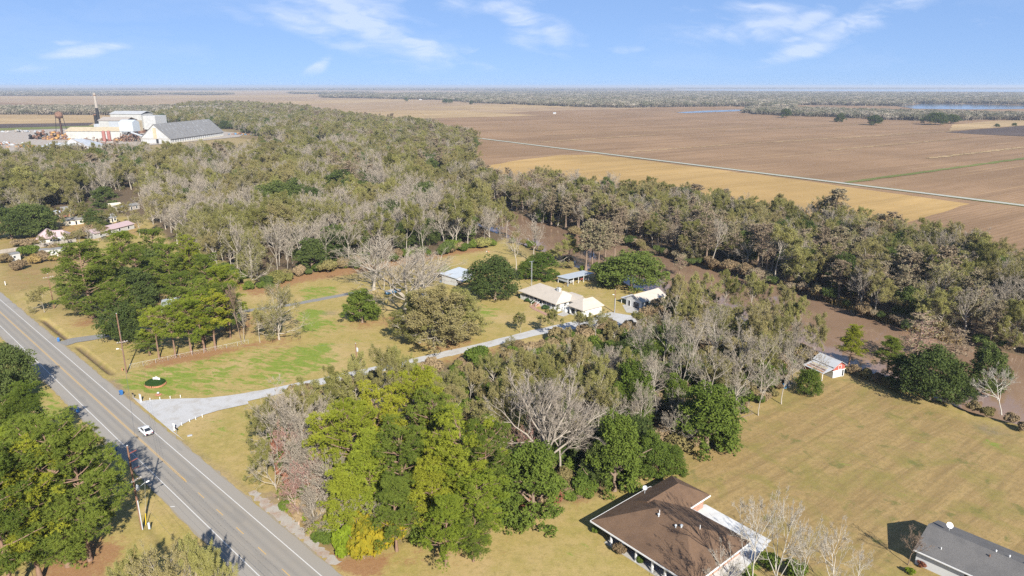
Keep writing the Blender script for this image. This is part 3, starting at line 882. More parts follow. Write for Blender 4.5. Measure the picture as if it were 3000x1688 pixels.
def deciduous(seed, h=20., leaf=0, leaf_size=.30, trunk_frac=.30, nl=8, spread=(.4, .9), up=.12, k2=6, k3=5, k4=5, tw=.045, lean=0, lod=1.0, wig=.13, r0=.27):
    rng = np.random.default_rng(seed)
    tp, tr, lp, lr, L = limbs(rng, h, trunk_frac, nl, spread, up, r0, lean, wig)
    T = Build(); C = Build()
    v, f = tube_arrays(tp, tr, 8); T.add(v, f, 0.0)
    v, f = tube_arrays(lp, lr, 5); T.add(v, f, 0.08)
    p, d, L2, R2 = kids(rng, lp, lr, L, k2, .22, (.45, 1.0), .55, .55)
    bp, br = branch_out(rng, p, d, L2, np.maximum(R2 * .8, .028), 3, .16, up, .4)
    v, f = tube_arrays(bp, br, 4); C.add(v, f, 0.3)
    p, d, L3, R3 = kids(rng, bp, br, L2, k3, .2, (.4, .95), .55, .6)
    cp, cr = branch_out(rng, p, d, L3, np.maximum(R3 * .8, .018), 2, .18, up, .5)
    v, f = tube_arrays(cp, cr, 3); C.add(v, f, 0.6)
    p, d, L4, R4 = kids(rng, cp, cr, L3, k4, .15, (.35, .9), .62, .6)
    L4 = np.maximum(L4, .45)
    e = p + unit(d + rng.normal(size=d.shape) * .15 + np.array([0, 0, up])) * L4[:, None]
    v, f = ribbons(rng, p, e, np.full(len(p), tw)); C.add(v, f, 1.0)
    if leaf:
        n = len(p); idx = rng.integers(0, n, leaf)
        q = p[idx] + (e[idx] - p[idx]) * rng.uniform(.2, 1.1, leaf)[:, None] + rng.normal(size=(leaf, 3)) * .28
        v, f = leaf_cards(rng, q, rng.uniform(.6, 1.25, leaf) * leaf_size, np.array([0, 0, .9]))
        clump = np.repeat(rng.uniform(0, 1, leaf), 4)
        C.add(v, f, clump, 1)
    return T, C

def lobed(rng, lobes, n, size, inner=.72):
    """leaves spread through the outer shell of many lobes; lobes: (x,y,z,rx,ry,rz)"""
    lobes = np.array(lobes); w = lobes[:, 3] * lobes[:, 4] ** 1.0
    li = rng.choice(len(lobes), n, p=w / w.sum())
    d = unit(rng.normal(size=(n, 3)) + np.array([0, 0, .25]))
    r = rng.uniform(inner, 1.0, n) ** .5 * (1 + rng.normal(size=n) * .07)
    q = lobes[li, :3] + d * lobes[li, 3:] * r[:, None]
    return q, d, li

def evergreen(seed, h=14., w=16., n=9000, leaf=.34, base=.12, nl=26, squash=.72):
    rng = np.random.default_rng(seed)
    tp, tr, lp, lr, L = limbs(rng, h * .85, .22, 8, (.7, 1.2), .05, h * .028, 0, .12, .6)
    T = Build(); v, f = tube_arrays(tp, tr, 8); T.add(v, f, 0.)
    v, f = tube_arrays(lp, lr, 5); T.add(v, f, .2)
    lobes = []
    for i in range(nl):
        a = i * 2.4 + rng.uniform(-.4, .4); k = (i + .5) / nl
        rr = math.sqrt(k) * w * .5 * rng.uniform(.62, .86)
        zc = h * (base + (1 - base) * (.30 + .52 * (1 - k ** 1.3))) + rng.normal() * h * .05
        s = w * rng.uniform(.13, .22)
        lobes.append((rr * math.cos(a), rr * math.sin(a), zc, s, s, s * squash))
    for i in range(nl * 2 // 3):
        a = rng.uniform(0, 6.28); rr = w * .5 * rng.uniform(.4, .85); s = w * rng.uniform(.10, .17)
        lobes.append((rr * math.cos(a), rr * math.sin(a), h * (base + rng.uniform(.05, .32)), s, s, s * .75))
    big = list(lobes); lobes = []
    for (x, y, z, rx, ry, rz_) in big:           # every lobe breaks up into smaller tufts
        k = rng.integers(6, 10); dd = unit(rng.normal(size=(k, 3)) + np.array([0, 0, .35]))
        for e in dd:
            s = rx * rng.uniform(.28, .62)
            lobes.append((x + e[0] * rx * .78, y + e[1] * ry * .78, z + e[2] * rz_ * .85, s, s, s * rng.uniform(.6, .95)))
    q, d, li = lobed(rng, lobes, n, leaf, .35)
    keep = q[:, 2] > .25; q, d, li = q[keep], d[keep], li[keep]; n = len(q)
    v, f = leaf_cards(rng, q, rng.uniform(.55, 1.25, n) * leaf, d * .7 + np.array([0, 0, .35]), .55)
    lt = rng.uniform(0, 1, len(lobes))[li]
    C = Build(); C.add(v, f, np.repeat(np.clip(.5 * lt + .5 * rng.uniform(0, 1, n), 0, 1), 4), 0)
    return T, C

def pine(seed, h=22., w=13., tufts=2100, crown=.42, needle=.50, clumps=95, dense=1.0, per=11, round_top=True):
    rng = np.random.default_rng(seed)
    tp, tr = branch_out(rng, np.zeros((1, 3)), np.array([[0.02, 0.03, 1.]]), np.array([h * .97]), np.array([h * .0145]), 9, .03, .06, .16)
    tr[:, 0] *= 1.3
    T = Build(); v, f = tube_arrays(tp, tr, 8); T.add(v, f, 0.)
    # boughs in loose whorls
    nb = 44
    t = np.sort(rng.uniform(1 - crown * 1.08, .985, nb))
    prof = np.sqrt(np.clip(1 - ((t - (1 - crown * .55)) / (crown * .62)) ** 2, .06, 1)) if round_top else np.clip((1 - t) / crown, .12, 1) ** .8
    p, _ = along(tp, t[None]); p = p[0]
    a = np.arange(nb) * 2.4 + rng.uniform(-.5, .5, nb)
    rise = np.interp(t, [1 - crown, 1], [-.05, .85])
    d = unit(np.stack([np.cos(a), np.sin(a), rise], 1))
    L = w * .5 * prof * rng.uniform(.72, 1.15, nb)
    lp, lr = branch_out(rng, p, d, L, np.full(nb, h * .0042) * (.5 + prof), 4, .12, .10, .3)
    v, f = tube_arrays(lp, lr, 4); T.add(v, f, .4)
    # a few dead lower snags
    ns = 6; ts = rng.uniform(.2, max(.3, 1 - crown), ns); ps, _ = along(tp, ts[None]); as_ = rng.uniform(0, 6.28, ns)
    sp, sr = branch_out(rng, ps[0], unit(np.stack([np.cos(as_), np.sin(as_), rng.uniform(-.2, .3, ns)], 1)), rng.uniform(.8, 2.6, ns), np.full(ns, .06), 3, .2, 0, .3)
    v, f = tube_arrays(sp, sr, 4); T.add(v, f, .8)
    # needle clumps sit at the bough ends and on side shoots
    ci = rng.integers(0, nb, clumps); ct = rng.uniform(.45, 1.03, clumps)
    cc, cd = along(lp[ci], np.minimum(ct, 1)[:, None]); cc = cc[:, 0] + rng.normal(size=(clumps, 3)) * np.array([.75, .75, .35])
    cs = rng.uniform(.55, 1.05, clumps) * w / 13.
    k = rng.integers(0, clumps, tufts)
    dirs = unit(rng.normal(size=(tufts, 3)) + np.array([0, 0, .55]))
    c = cc[k] + dirs * cs[k][:, None] * np.array([1.0, 1.0, .62]) * (rng.uniform(.45, 1, tufts) ** .5)[:, None]
    # each tuft is a brush of needles
    P = np.repeat(c, per, 0); D = unit(np.repeat(unit(dirs + np.array([0, 0, .5])), per, 0) + rng.normal(size=(tufts * per, 3)) * .75)
    E = P + D * (rng.uniform(.7, 1.2, tufts * per) * needle)[:, None]
    v, f = ribbons(rng, P, E, np.full(len(P), .095 * dense))
    # swap so the broad end is outside: brushes read fuller
    ct_ = rng.uniform(0, 1, clumps)
    tint_ = np.clip(.55 * ct_[k] + .45 * rng.uniform(0, 1, tufts), 0, 1)
    C = Build(); C.add(v, f, np.repeat(np.repeat(tint_, per), 3), 0)
    return T, C

def cypress(seed, h=20., w=8., leaf=3600, size=.30, bare=.38, nb=70):
    rng = np.random.default_rng(seed)
    tp, tr = branch_out(rng, np.zeros((1, 3)), np.array([[0., 0., 1.]]), np.array([h]), np.array([h * .018]), 8, .025, .05, .1)
    tr[:, 0] *= 1.9; tr[:, 1] *= 1.1
    T = Build(); v, f = tube_arrays(tp, tr, 8); T.add(v, f, 0.)
    t = np.sort(rng.uniform(bare, .97, nb)); p, _ = along(tp, t[None]); p = p[0]
    a = rng.uniform(0, 6.28, nb)
    prof = np.interp(t, [bare, bare + .12, .8, 1], [.55, 1, .72, .35])
    d = unit(np.stack([np.cos(a), np.sin(a), rng.uniform(-.1, .35, nb)], 1))
    L = w * .5 * prof * rng.uniform(.65, 1.2, nb)
    lp, lr = branch_out(rng, p, d, L, np.full(nb, .07), 3, .12, -.02, .35)
    C = Build(); v, f = tube_arrays(lp, lr, 3); C.add(v, f, .4)
    q, dd, L3, R3 = kids(rng, lp, lr, L, 9, .2, (.5, 1.1), .5, .5)
    e = q + unit(dd + np.array([0, 0, -.05])) * L3[:, None]
    v, f = ribbons(rng, q, e, np.full(len(q), .06)); C.add(v, f, 1.)
    idx = rng.integers(0, len(q), leaf)
    c = q[idx] + (e[idx] - q[idx]) * rng.uniform(.1, 1.1, leaf)[:, None] + rng.normal(size=(leaf, 3)) * .12
    v, f = leaf_cards(rng, c, rng.uniform(.6, 1.3, leaf) * size, np.array([0, 0, .9]), .5)
    C.add(v, f, np.repeat(rng.uniform(0, 1, leaf), 4), 1)
    return T, C

def shrub(seed, h=3., w=4., n=2400, leaf=.22):
    rng = np.random.default_rng(seed)
    T = Build(); a = rng.uniform(0, 6.28, 6)
    sp, sr = branch_out(rng, rng.normal(size=(6, 3)) * np.array([.3, .3, 0]), unit(np.stack([np.cos(a) * .5, np.sin(a) * .5, np.ones(6)], 1)), np.full(6, h * .7), np.full(6, .05), 3, .15, .05, .4)
    v, f = tube_arrays(sp, sr, 4); T.add(v, f, .3)
    lobes = []
    for i in range(11):
        aa = i * 2.4; rr = math.sqrt((i + .3) / 11) * w * .36; s = w * rng.uniform(.16, .27)
        lobes.append((rr * math.cos(aa), rr * math.sin(aa), h * rng.uniform(.3, .68) * (1.15 - rr / w), s, s, s * .8 * h / w * 1.2))
    q, d, li = lobed(rng, lobes, n, leaf, .4); keep = q[:, 2] > .05; q, d, li = q[keep], d[keep], li[keep]
    v, f = leaf_cards(rng, q, rng.uniform(.6, 1.3, len(q)) * leaf, d + np.array([0, 0, .4]), .6)
    C = Build(); C.add(v, f, np.repeat(np.clip(.5 * rng.uniform(0, 1, 11)[li] + .5 * rng.uniform(0, 1, len(q)), 0, 1), 4), 0)
    return T, C

class Kind:
    """a kind of tree: a few grown specimens, each as trunk + crown and as one joined mesh"""
    def __init__(self, key, specimens, bark_m, crown_m):
        self.key, self.sp = key, []
        for i, (T, C) in enumerate(specimens):
            tm = T.mesh(key + '_trunk', [bark_m]); cm = C.mesh(key + '_crown', crown_m)
            J = Build.join((T, 0), (C, 1)); jm = J.mesh(key + '_whole', [bark_m] + crown_m)
            vs = np.concatenate(C.v); r = np.hypot(vs[:, 0], vs[:, 1])
            self.sp.append(dict(trunk=tm, crown=cm, whole=jm, h=float(np.percentile(vs[:, 2], 99.7)), w=2 * float(np.percentile(r, 96))))

B_, L_ = M['bark_pale'], None
K = {}
K['bare'] = Kind('bare', [deciduous(11, 20, nl=10, spread=(.35, .9), up=.14, k3=6, k4=17, tw=.036), deciduous(12, 21, nl=11, spread=(.4, 1.05), up=.09, trunk_frac=.25, k3=6, k4=17, tw=.036), deciduous(13, 19, nl=9, spread=(.3, .8), up=.15, trunk_frac=.35, k3=6, k4=16, tw=.036), deciduous(14, 20, nl=12, spread=(.5, 1.2), up=.07, trunk_frac=.28, k3=6, k4=17, tw=.036), deciduous(15, 20, nl=15, spread=(.45, 1.2), up=.08, trunk_frac=.22, k2=8, k3=7, k4=13, tw=.034, r0=.38)], M['bark_pale'], [M['bark_pale']])
K['olive'] = Kind('olive', [deciduous(s, 19, leaf=17000, leaf_size=.19, nl=11, spread=(.5, 1.2), up=.05, k3=6, k4=6, tw=.045, trunk_frac=.30) for s in (21, 22, 23)] + [deciduous(24, 19, leaf=24000, leaf_size=.20, nl=12, spread=(.55, 1.25), up=.05, k2=7, k3=6, k4=5, tw=.045), deciduous(25, 19, leaf=10000, leaf_size=.18, nl=11, spread=(.45, 1.1), up=.08, k3=6, k4=8, tw=.045), deciduous(26, 17, leaf=30000, leaf_size=.19, nl=20, spread=(.5, 1.4), up=.03, k2=8, k3=6, k4=5, tw=.045, trunk_frac=.09, r0=.36), deciduous(27, 17, leaf=11000, leaf_size=.17, nl=20, spread=(.45, 1.3), up=.06, k2=8, k3=6, k4=8, tw=.045, trunk_frac=.12, r0=.34)], M['bark_pale'], [M['bark_pale'], M['leaf_olive']])
K['oak'] = Kind('oak', [evergreen(31, 13, 15, 14000, leaf=.29), evergreen(32, 15, 14, 16000, leaf=.29, nl=30, base=.0), evergreen(33, 12, 16, 14000, leaf=.29, nl=24), evergreen(34, 16, 12, 16000, leaf=.28, base=-.04, nl=30, squash=.9)], M['bark_brown'], [M['leaf_oak']])
K['pine'] = Kind('pine', [pine(41, 22, 12, 3000, crown=.52, clumps=170), pine(42, 23, 13, 3900, crown=.66, clumps=230), pine(43, 21, 11, 2300, crown=.42, clumps=120), pine(44, 20, 12, 3300, crown=.75, clumps=210, round_top=False), pine(45, 24, 14, 5200, crown=.84, clumps=300), pine(46, 22, 13, 4200, crown=.72, clumps=240)], M['bark_pine'], [M['leaf_pine']])
K['cypress'] = Kind('cypress', [cypress(51), cypress(52, 21, 9, 4200, bare=.3), cypress(53, 19, 7, 2400, bare=.45), cypress(54, 18, 9, 1200, bare=.35, nb=80)], M['bark_brown'], [M['bark_brown'], M['leaf_cypress']])
K['shrub'] = Kind('shrub', [shrub(61), shrub(62, 3.2, 3.6), shrub(63, 2.6, 4.6)], M['bark_brown'], [M['leaf_scrub']])
print('tree kinds', round(time.time() - T0, 1))

NAMES = dict(bare=('bare_tree', 'tree'), olive=('olive_tree', 'tree'), oak=('evergreen_oak', 'tree'), pine=('pine_tree', 'tree'), cypress=('cypress_tree', 'tree'), shrub=('shrub', 'shrub'))

def put_material(o, mats):
    for slot, m in zip(o.material_slots, mats):
        if m is not None:
            slot.link = 'OBJECT'; slot.material = m

def tree(kind, x, y, h, w, label, group=None, spec=None, rz=None, mats=None, bark_m=None, name=None, cat=None, whole=False, z=0.0, rng=random, lean=None):
    k = K[kind]; s = k.sp[rng.randrange(len(k.sp)) if spec is None else spec % len(k.sp)]
    nm, ct = NAMES[kind]
    rz = rng.uniform(0, 6.28) if rz is None else rz
    if whole:
        o = bpy.data.objects.new(name or nm, s['whole']); COL.objects.link(o)
        if mats or bark_m: put_material(o, [bark_m] + list(mats or []))
    else:
        o = bpy.data.objects.new(name or nm, None); o.empty_display_size = .5; COL.objects.link(o)
        t = link('trunk' if kind != 'shrub' else 'stem', s['trunk'], o)
        c = link('crown' if kind != 'shrub' else 'foliage', s['crown'], o)
        if mats: put_material(c, mats)
        if bark_m: put_material(t, [bark_m])
    o.location = (x, y, z); o.rotation_euler = (lean[0] if lean else 0, lean[1] if lean else 0, rz)
    o.scale = (w / s['w'], w / s['w'], h / s['h'])
    return tag(o, label, cat or ct, group)
# ---------------------------------------------------------------- trees that can be told apart
R1 = random.Random(17)
ORD = ('first', 'second', 'third', 'fourth', 'fifth', 'sixth', 'seventh', 'eighth', 'ninth', 'tenth', 'eleventh', 'twelfth', 'thirteenth', 'fourteenth', 'fifteenth', 'sixteenth', 'seventeenth', 'eighteenth', 'nineteenth', 'twentieth', 'last')
def nth(lst, i):
    return ORD[min(20, sorted(range(len(lst)), key=lambda k: lst[k][0]).index(i))]
HERO = []                       # (x, y, radius) so that the scattered wood keeps clear
def hero(kind, bx, by, ty, wpx, label, **kw):
    p = G(bx, by); h = height_at(bx, by, ty); w = metres(bx, by, wpx)
    HERO.append((p.x, p.y, w * .33))
    return tree(kind, p.x, p.y, h, w, label, rng=R1, **kw)

def hero_top(kind, tx, ty, h, w, label, **kw):
    p = G(tx, ty, h)
    HERO.append((p.x, p.y, w * .33))
    return tree(kind, p.x, p.y, h, w, label, rng=R1, **kw)

OB, PD, LL, LG, LR, LH, LS = (M[k] for k in ('leaf_oak_bright', 'leaf_pine_dark', 'leaf_lime', 'leaf_gold', 'leaf_rust', 'leaf_hedge', 'leaf_scrub'))
BW, BR, BB = M['bark_white'], M['bark_red'], M['bark_brown']
# -- grove beside the highway
g = 'pines of the grove beside the highway'
hero('pine', 274, 932, 705, 175, 'broad dense pine at the roadside corner of the grove, branches almost to the grass', group=g, spec=4, mats=[PD])
hero_top('pine', 345, 676, 23, 13, 'tallest yellow-green pine at the back of the roadside grove', group=g, spec=5)
hero_top('pine', 435, 670, 22, 12, 'pine behind the grove next to the bare hardwoods, top level with its taller neighbour', group=g, spec=5, mats=[PD])
hero_top('pine', 540, 684, 21, 9, 'bright green pine at the back right of the roadside grove', group=g, spec=1)
hero_top('pine', 240, 715, 19, 10, 'olive green pine behind the broad roadside pine', group=g, spec=4, mats=[PD])
hero_top('pine', 640, 775, 21, 13, 'olive-topped pine beside the half hidden white house', group=g, spec=5)
hero_top('pine', 575, 815, 19, 12, 'dense pine right in front of the half hidden white house porch', group=g, spec=1, mats=[PD])
hero('pine', 466, 1050, 900, 80, 'thin crowned pine with broken limbs just inside the chain link fence', group=g, spec=2)
hero('pine', 515, 1048, 890, 90, 'straight reddish trunked pine second along the chain link fence', group=g, spec=0)
hero('pine', 562, 1036, 870, 100, 'pine with a leaning shadow at the middle of the chain link fence', group=g, spec=2)
hero('pine', 600, 1030, 850, 120, 'full crowned pine in the right half of the fence line grove', group=g, spec=1)
hero('pine', 632, 1022, 860, 110, 'last green pine of the fence line grove before the dead trunk', group=g, spec=0)
hero('pine', 440, 1040, 968, 80, 'short olive pine with low boughs behind the fence post', group=g, spec=3, mats=[PD])
for x, y, h, w, sp, lb in ((300, 745, 20, 12, 4, 'dense pine between the broad roadside pine and the tallest one'), (385, 720, 20, 12, 4, 'dense pine in the second row of the roadside grove'), (480, 715, 20, 11, 5, 'pine in the second row right of the grove heart'), (600, 745, 19, 11, 5, 'pine at the back beside the bare hardwoods'), (330, 830, 18, 11, 4, 'dense pine in the middle of the roadside grove'), (520, 800, 17, 11, 5, 'pine over the half hidden white roof'), (190, 760, 16, 10, 4, 'low dense pine at the road end of the grove'), (655, 830, 17, 9, 5, 'pine at the lawn end of the grove')):
    hero_top('pine', x, y, h, w, lb, group=g, spec=sp, mats=[PD])
g = 'dark oaks inside the roadside grove'
hero('oak', 470, 850, 720, 150, 'dark wide evergreen oak in the heart of the roadside grove', group=g)
hero('oak', 400, 900, 780, 130, 'dark evergreen oak between the broad pine and the white house', group=g)
hero('oak', 365, 1004, 880, 125, 'grey-green evergreen oak beside the red brown utility pole', group=g)
hero('oak', 560, 830, 730, 110, 'dark evergreen oak behind the half hidden white house', group=g)
hero('oak', 320, 870, 780, 100, 'evergreen oak tucked behind the broad roadside pine', group=g)
hero('olive', 130, 915, 838, 80, 'scrubby brown and green tree around the far utility pole', spec=3)
hero('bare', 708, 1008, 822, 70, 'tall dead pine trunk with a few broken limbs beside the fence', spec=2, bark_m=BB, mats=[M['bark_pine']])
hero('bare', 716, 1002, 880, 60, 'shorter dead trunk right behind the tall dead pine', spec=0)
# -- lawn trees
hero('olive', 818, 995, 826, 150, 'rounded nearly leafless tree standing on the lawn by the asphalt drive', spec=6)
hero('olive', 762, 1004, 905, 75, 'small olive brown tree left of the rounded lawn tree', spec=3)
hero('oak', 1062, 945, 845, 105, 'small green tree with a pale trunk casting a round shadow on the lawn', mats=[OB], spec=1)
hero('bare', 1092, 938, 860, 60, 'thin pale tree leaning beside the small green lawn tree', spec=2)
hero('bare', 1182, 938, 730, 320, 'largest leafless spreading tree in the middle of the lawn', spec=4)
hero('bare', 1095, 850, 690, 230, 'leafless grey tree behind the largest spreading lawn tree', spec=4)
hero('bare', 1245, 860, 728, 200, 'leafless tree left of the tin shed', spec=4)
hero('olive', 1292, 1012, 832, 245, 'big olive brown oak in front of the tin shed beside the gravel drive', spec=5)
hero('olive', 1330, 1000, 850, 190, 'olive oak merging with the right side of the big one by the drive', spec=5)
hero('olive', 1230, 1005, 862, 160, 'smaller olive oak merging with the big one by the drive', spec=5)
hero('oak', 1450, 878, 753, 160, 'large dark live oak between the tin shed and the cream roofed house', spec=0)
hero('shrub', 1302, 806, 776, 40, 'small yellow-green sapling beside the junk pile', mats=[LL], name='sapling', cat='tree')
# -- around the house
hero('oak', 1585, 815, 742, 100, 'bright green leafy tree behind the cream roofed house', mats=[OB], spec=3)
hero('oak', 1545, 820, 760, 60, 'green tree next to the antenna mast', mats=[OB], spec=1)
hero('olive', 1665, 775, 690, 130, 'olive tree behind the open pole shed', spec=3)
hero('bare', 1562, 770, 628, 130, 'pale leafless tree at the water edge behind the house', spec=0)
hero('bare', 1512, 792, 690, 90, 'leafless tree at the back left of the house', spec=2)
for x, b, t_, w, lb in ((1716, 795, 648, 55, 'first of the slim cypresses at the water behind the pole shed'), (1735, 792, 640, 60, 'second slim cypress behind the pole shed roof'), (1752, 800, 655, 50, 'third slim cypress between pole shed and big oak'), (1772, 795, 645, 60, 'fourth slim cypress, next to the big green oak'), (1800, 770, 650, 60, 'brown cypress standing behind the big green oak')):
    hero('cypress', x, b, t_, w, lb, group='slim cypresses behind the pole shed', spec=2)
hero('oak', 1850, 842, 742, 205, 'big spreading green live oak over the white garage', mats=[M['leaf_oak_mid']], spec=2)
hero('oak', 1785, 832, 765, 110, 'left lobe oak beside the big spreading live oak', spec=0)
g = 'small trees along the gravel drive'
for i, (x, b, t_, w) in enumerate(((1525, 975, 915, 65), (1585, 965, 925, 45), (1622, 992, 895, 55), (1695, 990, 915, 85), (1745, 1000, 905, 80), (1800, 1010, 940, 70), (1500, 1030, 985, 60), (1655, 1015, 960, 60), (1860, 985, 915, 80))):
    hero('olive', x, b, t_, w, ['first small olive tree before the house porch', 'tiny olive tree at the bend of the drive', 'slim tree at the end of the brick walk', 'bushy tree hiding the carport front', 'tree in front of the garage wing of the house', 'tree before the gravel pad', 'olive tree on the near side of the drive', 'tree on the near side of the drive below the walk', 'olive tree below the white garage'][i], group=g, spec=i)
# -- thicket between the drive and the meadow: the pines
g = 'pines of the near thicket'
for i, (x, y, h, w, sp, lb) in enumerate(((1100, 1120, 22, 11, 1, 'brightest yellow-green pine top in the near thicket'), (1215, 1090, 22, 12, 0, 'farthest tall green pine in the near thicket'), (1262, 1135, 21, 11, 1, 'green pine right of the farthest thicket pine'), (1025, 1188, 21, 11, 0, 'left shoulder pine of the near thicket'), (955, 1210, 18, 9, 2, 'small pine beside the leafless trees of the thicket'), (1165, 1235, 20, 12, 1, 'pine in the very middle of the near thicket'), (1065, 1275, 18, 11, 3, 'low dense pine below the yellow-green top'), (1335, 1206, 22, 13, 1, 'big yellow-green pine at the right of the thicket'), (1425, 1232, 20, 10, 0, 'dark green pine right of the big yellow-green pine'),
                                     (1250, 1330, 16, 10, 3, 'lower pine left of the big near pine'), (1010, 1370, 14, 9, 3, 'low pine above the lime green bushes'), (1150, 1390, 14, 9, 3, 'low pine in front of the thicket middle'), (1400, 1380, 15, 11, 1, 'pine whose boughs hang over the lawn'), (1300, 1445, 13, 9, 3, 'nearest low pine over the lawn edge'), (1385, 1500, 9, 7, 1, 'lowest drooping pine bough tree at the lawn'))):
    hero_top('pine', x, y, h, w * .9, lb, group=g, spec=sp, mats=[M['leaf_pine'] if i % 3 != 2 else PD])
# leafless and rusty trees at the road end of the thicket
g = 'leafless trees at the road end of the thicket'
for x, y, h, w, sp, bk, lb in ((812, 1110, 18, 13, 0, None, 'tall pale leafless tree at the road end of the thicket'), (865, 1130, 17, 12, 1, None, 'leafless tree second from the gravel apron'), (890, 1195, 15, 12, 4, None, 'leafless spreading tree above the rusty bushes'), (950, 1280, 14, 12, 3, None, 'pale leaning leafless tree over the lime green bushes'), (835, 1250, 13, 10, 1, BR, 'reddish twigged bare tree near the highway'), (905, 1325, 12, 10, 3, BR, 'rusty red bare tree in the thicket corner'), (860, 1385, 10, 9, 3, BR, 'low rusty bare tree by the gravel verge'), (965, 1390, 11, 10, 3, None, 'pale bare tree above the roadside hedge'), (1120, 1450, 9, 6, 2, None, 'thin bare tree rising from the golden bush'), (790, 1190, 14, 11, 1, None, 'leafless tree at the tip of the thicket by the apron'), (925, 1240, 15, 12, 4, None, 'dense twigged leafless tree against the left pines'), (985, 1330, 13, 11, 4, None, 'leafless tree leaning against the pines'), (880, 1280, 13, 11, 4, None, 'leafless tree over the rusty scrub'), (800, 1320, 10, 9, 3, None, 'low leafless tree by the lawn strip'), (920, 1430, 9, 9, 4, None, 'lowest leafless tree above the verge'), (1000, 1440, 10, 8, 1, None, 'leafless tree between pines and lime bushes')):
    hero_top('bare', x, y, h, w, lb, group=g, spec=sp, bark_m=bk, mats=[bk] if bk else None)
g = 'olive trees along the back of the thicket'
LST = ((780, 1165, 12, 9, 3), (840, 1150, 12, 9, 1), (900, 1110, 14, 10, 0), (965, 1075, 14, 10, 3), (1030, 1040, 16, 11, 0), (1095, 1016, 17, 12, 1), (1155, 1018, 16, 11, 3), (1310, 1090, 12, 9, 2), (1375, 1066, 12, 9, 3), (1450, 1032, 12, 9, 1), (1530, 1022, 14, 11, 3), (1620, 1002, 13, 10, 0), (1700, 985, 17, 12, 3), (1500, 1070, 17, 12, 3), (1590, 1050, 18, 12, 1), (1680, 1070, 17, 12, 3), (1770, 1040, 16, 11, 0), (1445, 1120, 15, 10, 1), (770, 1290, 8, 7, 3), (1760, 1100, 15, 10, 4), (1840, 1020, 15, 9, 3))
for i, (x, y, h, w, sp) in enumerate(LST):
    hero_top('olive', x, y, h, w, nth(LST, i) + ' olive half leafless tree from the highway along the back of the near thicket', group=g, spec=sp)
hero('bare', 1592, 1420, 1075, 330, 'huge pale leafless tree rising over the back lawn of the brown roofed house', spec=4, bark_m=M['bark_grey'], mats=[M['bark_grey']])
hero('bare', 1640, 1400, 1110, 190, 'second pale leafless tree leaning right behind the huge one', spec=4, bark_m=M['bark_grey'], mats=[M['bark_grey']])
hero_top('bare', 1548, 1225, 14, 8, 'small tree with a reddish haze of buds beside the huge leafless tree', spec=0, bark_m=BR, mats=[BR])
g = 'evergreens bordering the back lawn'
for x, b, t_, w, sp, m, lb in ((1560, 1520, 1300, 190, 3, OB, 'dark leafy tree between the big pine and the lawn'), (1490, 1480, 1330, 120, 1, OB, 'leafy tree behind the lawn edge of the pine group'), (1800, 1438, 1215, 150, 3, OB, 'tall evergreen nearest the corner of the brown roof'), (1745, 1430, 1290, 90, 1, None, 'dark evergreen left of the one nearest the brown roof'), (1905, 1392, 1275, 120, 1, OB, 'rounded evergreen behind the brown roof peak'), (1970, 1385, 1310, 80, 3, OB, 'low round evergreen bush at the brown roof peak'), (2070, 1318, 1128, 185, 3, OB, 'broad evergreen at the meadow corner, shadow on its left'), (2100, 1295, 1180, 110, 1, OB, 'evergreen on the meadow side of the broad corner one'), (1850, 1235, 1060, 130, 3, OB, 'tall evergreen deep in the thicket middle'), (1790, 1250, 1120, 100, 1, OB, 'evergreen left of the deep thicket one'), (1892, 1130, 1000, 75, 3, None, 'narrow dark evergreen spire in the thicket'), (1975, 1200, 1100, 90, 1, OB, 'green tree below the pale leafless stand'), (1640, 1280, 1180, 90, 1, OB, 'green undergrowth tree behind the huge leafless tree'), (2235, 1130, 1060, 80, 1, OB, 'green tree at the meadow end of the leafless stand'), (2365, 1157, 1083, 78, 2, OB, 'small round oak in front of the red barn')):
    hero('oak', x, b, t_, w, lb, group=g, spec=sp, mats=[m] if m else None)
g = 'pale leafless stand beside the meadow'
LST = ((1900, 925, 18, 11, 2), (1955, 880, 20, 13, 0), (2040, 905, 20, 13, 1), (2110, 870, 20, 13, 3), (2180, 930, 19, 12, 0), (2010, 985, 18, 12, 3), (2090, 1000, 18, 12, 1), (2170, 1010, 17, 12, 3), (2250, 960, 18, 12, 1), (2240, 1050, 14, 10, 3), (2310, 1010, 15, 11, 3), (1940, 1020, 18, 10, 2), (2340, 960, 15, 10, 0), (1985, 1190, 10, 9, 3), (2160, 1110, 12, 10, 1), (2390, 1010, 13, 10, 3))
for i, (x, y, h, w, sp) in enumerate(LST):
    hero_top('bare', x, y, h, w, nth(LST, i) + ' pale leafless tree from the left in the stand between thicket and red barn', group=g, spec=sp)
g = 'golden olive trees at the near bank'
LST = ((1990, 805, 17, 12, 3), (2060, 795, 17, 12, 0), (2130, 792, 17, 12, 3), (2210, 800, 17, 12, 3), (2290, 830, 16, 12, 1), (2350, 870, 15, 11, 3), (2400, 920, 14, 10, 0), (2240, 880, 15, 11, 4), (2020, 860, 14, 10, 3))
for i, (x, y, h, w, sp) in enumerate(LST):
    hero_top('olive', x, y, h, w, nth(LST, i) + ' golden olive tree from the left along the near bank of the bayou', group=g, spec=sp)
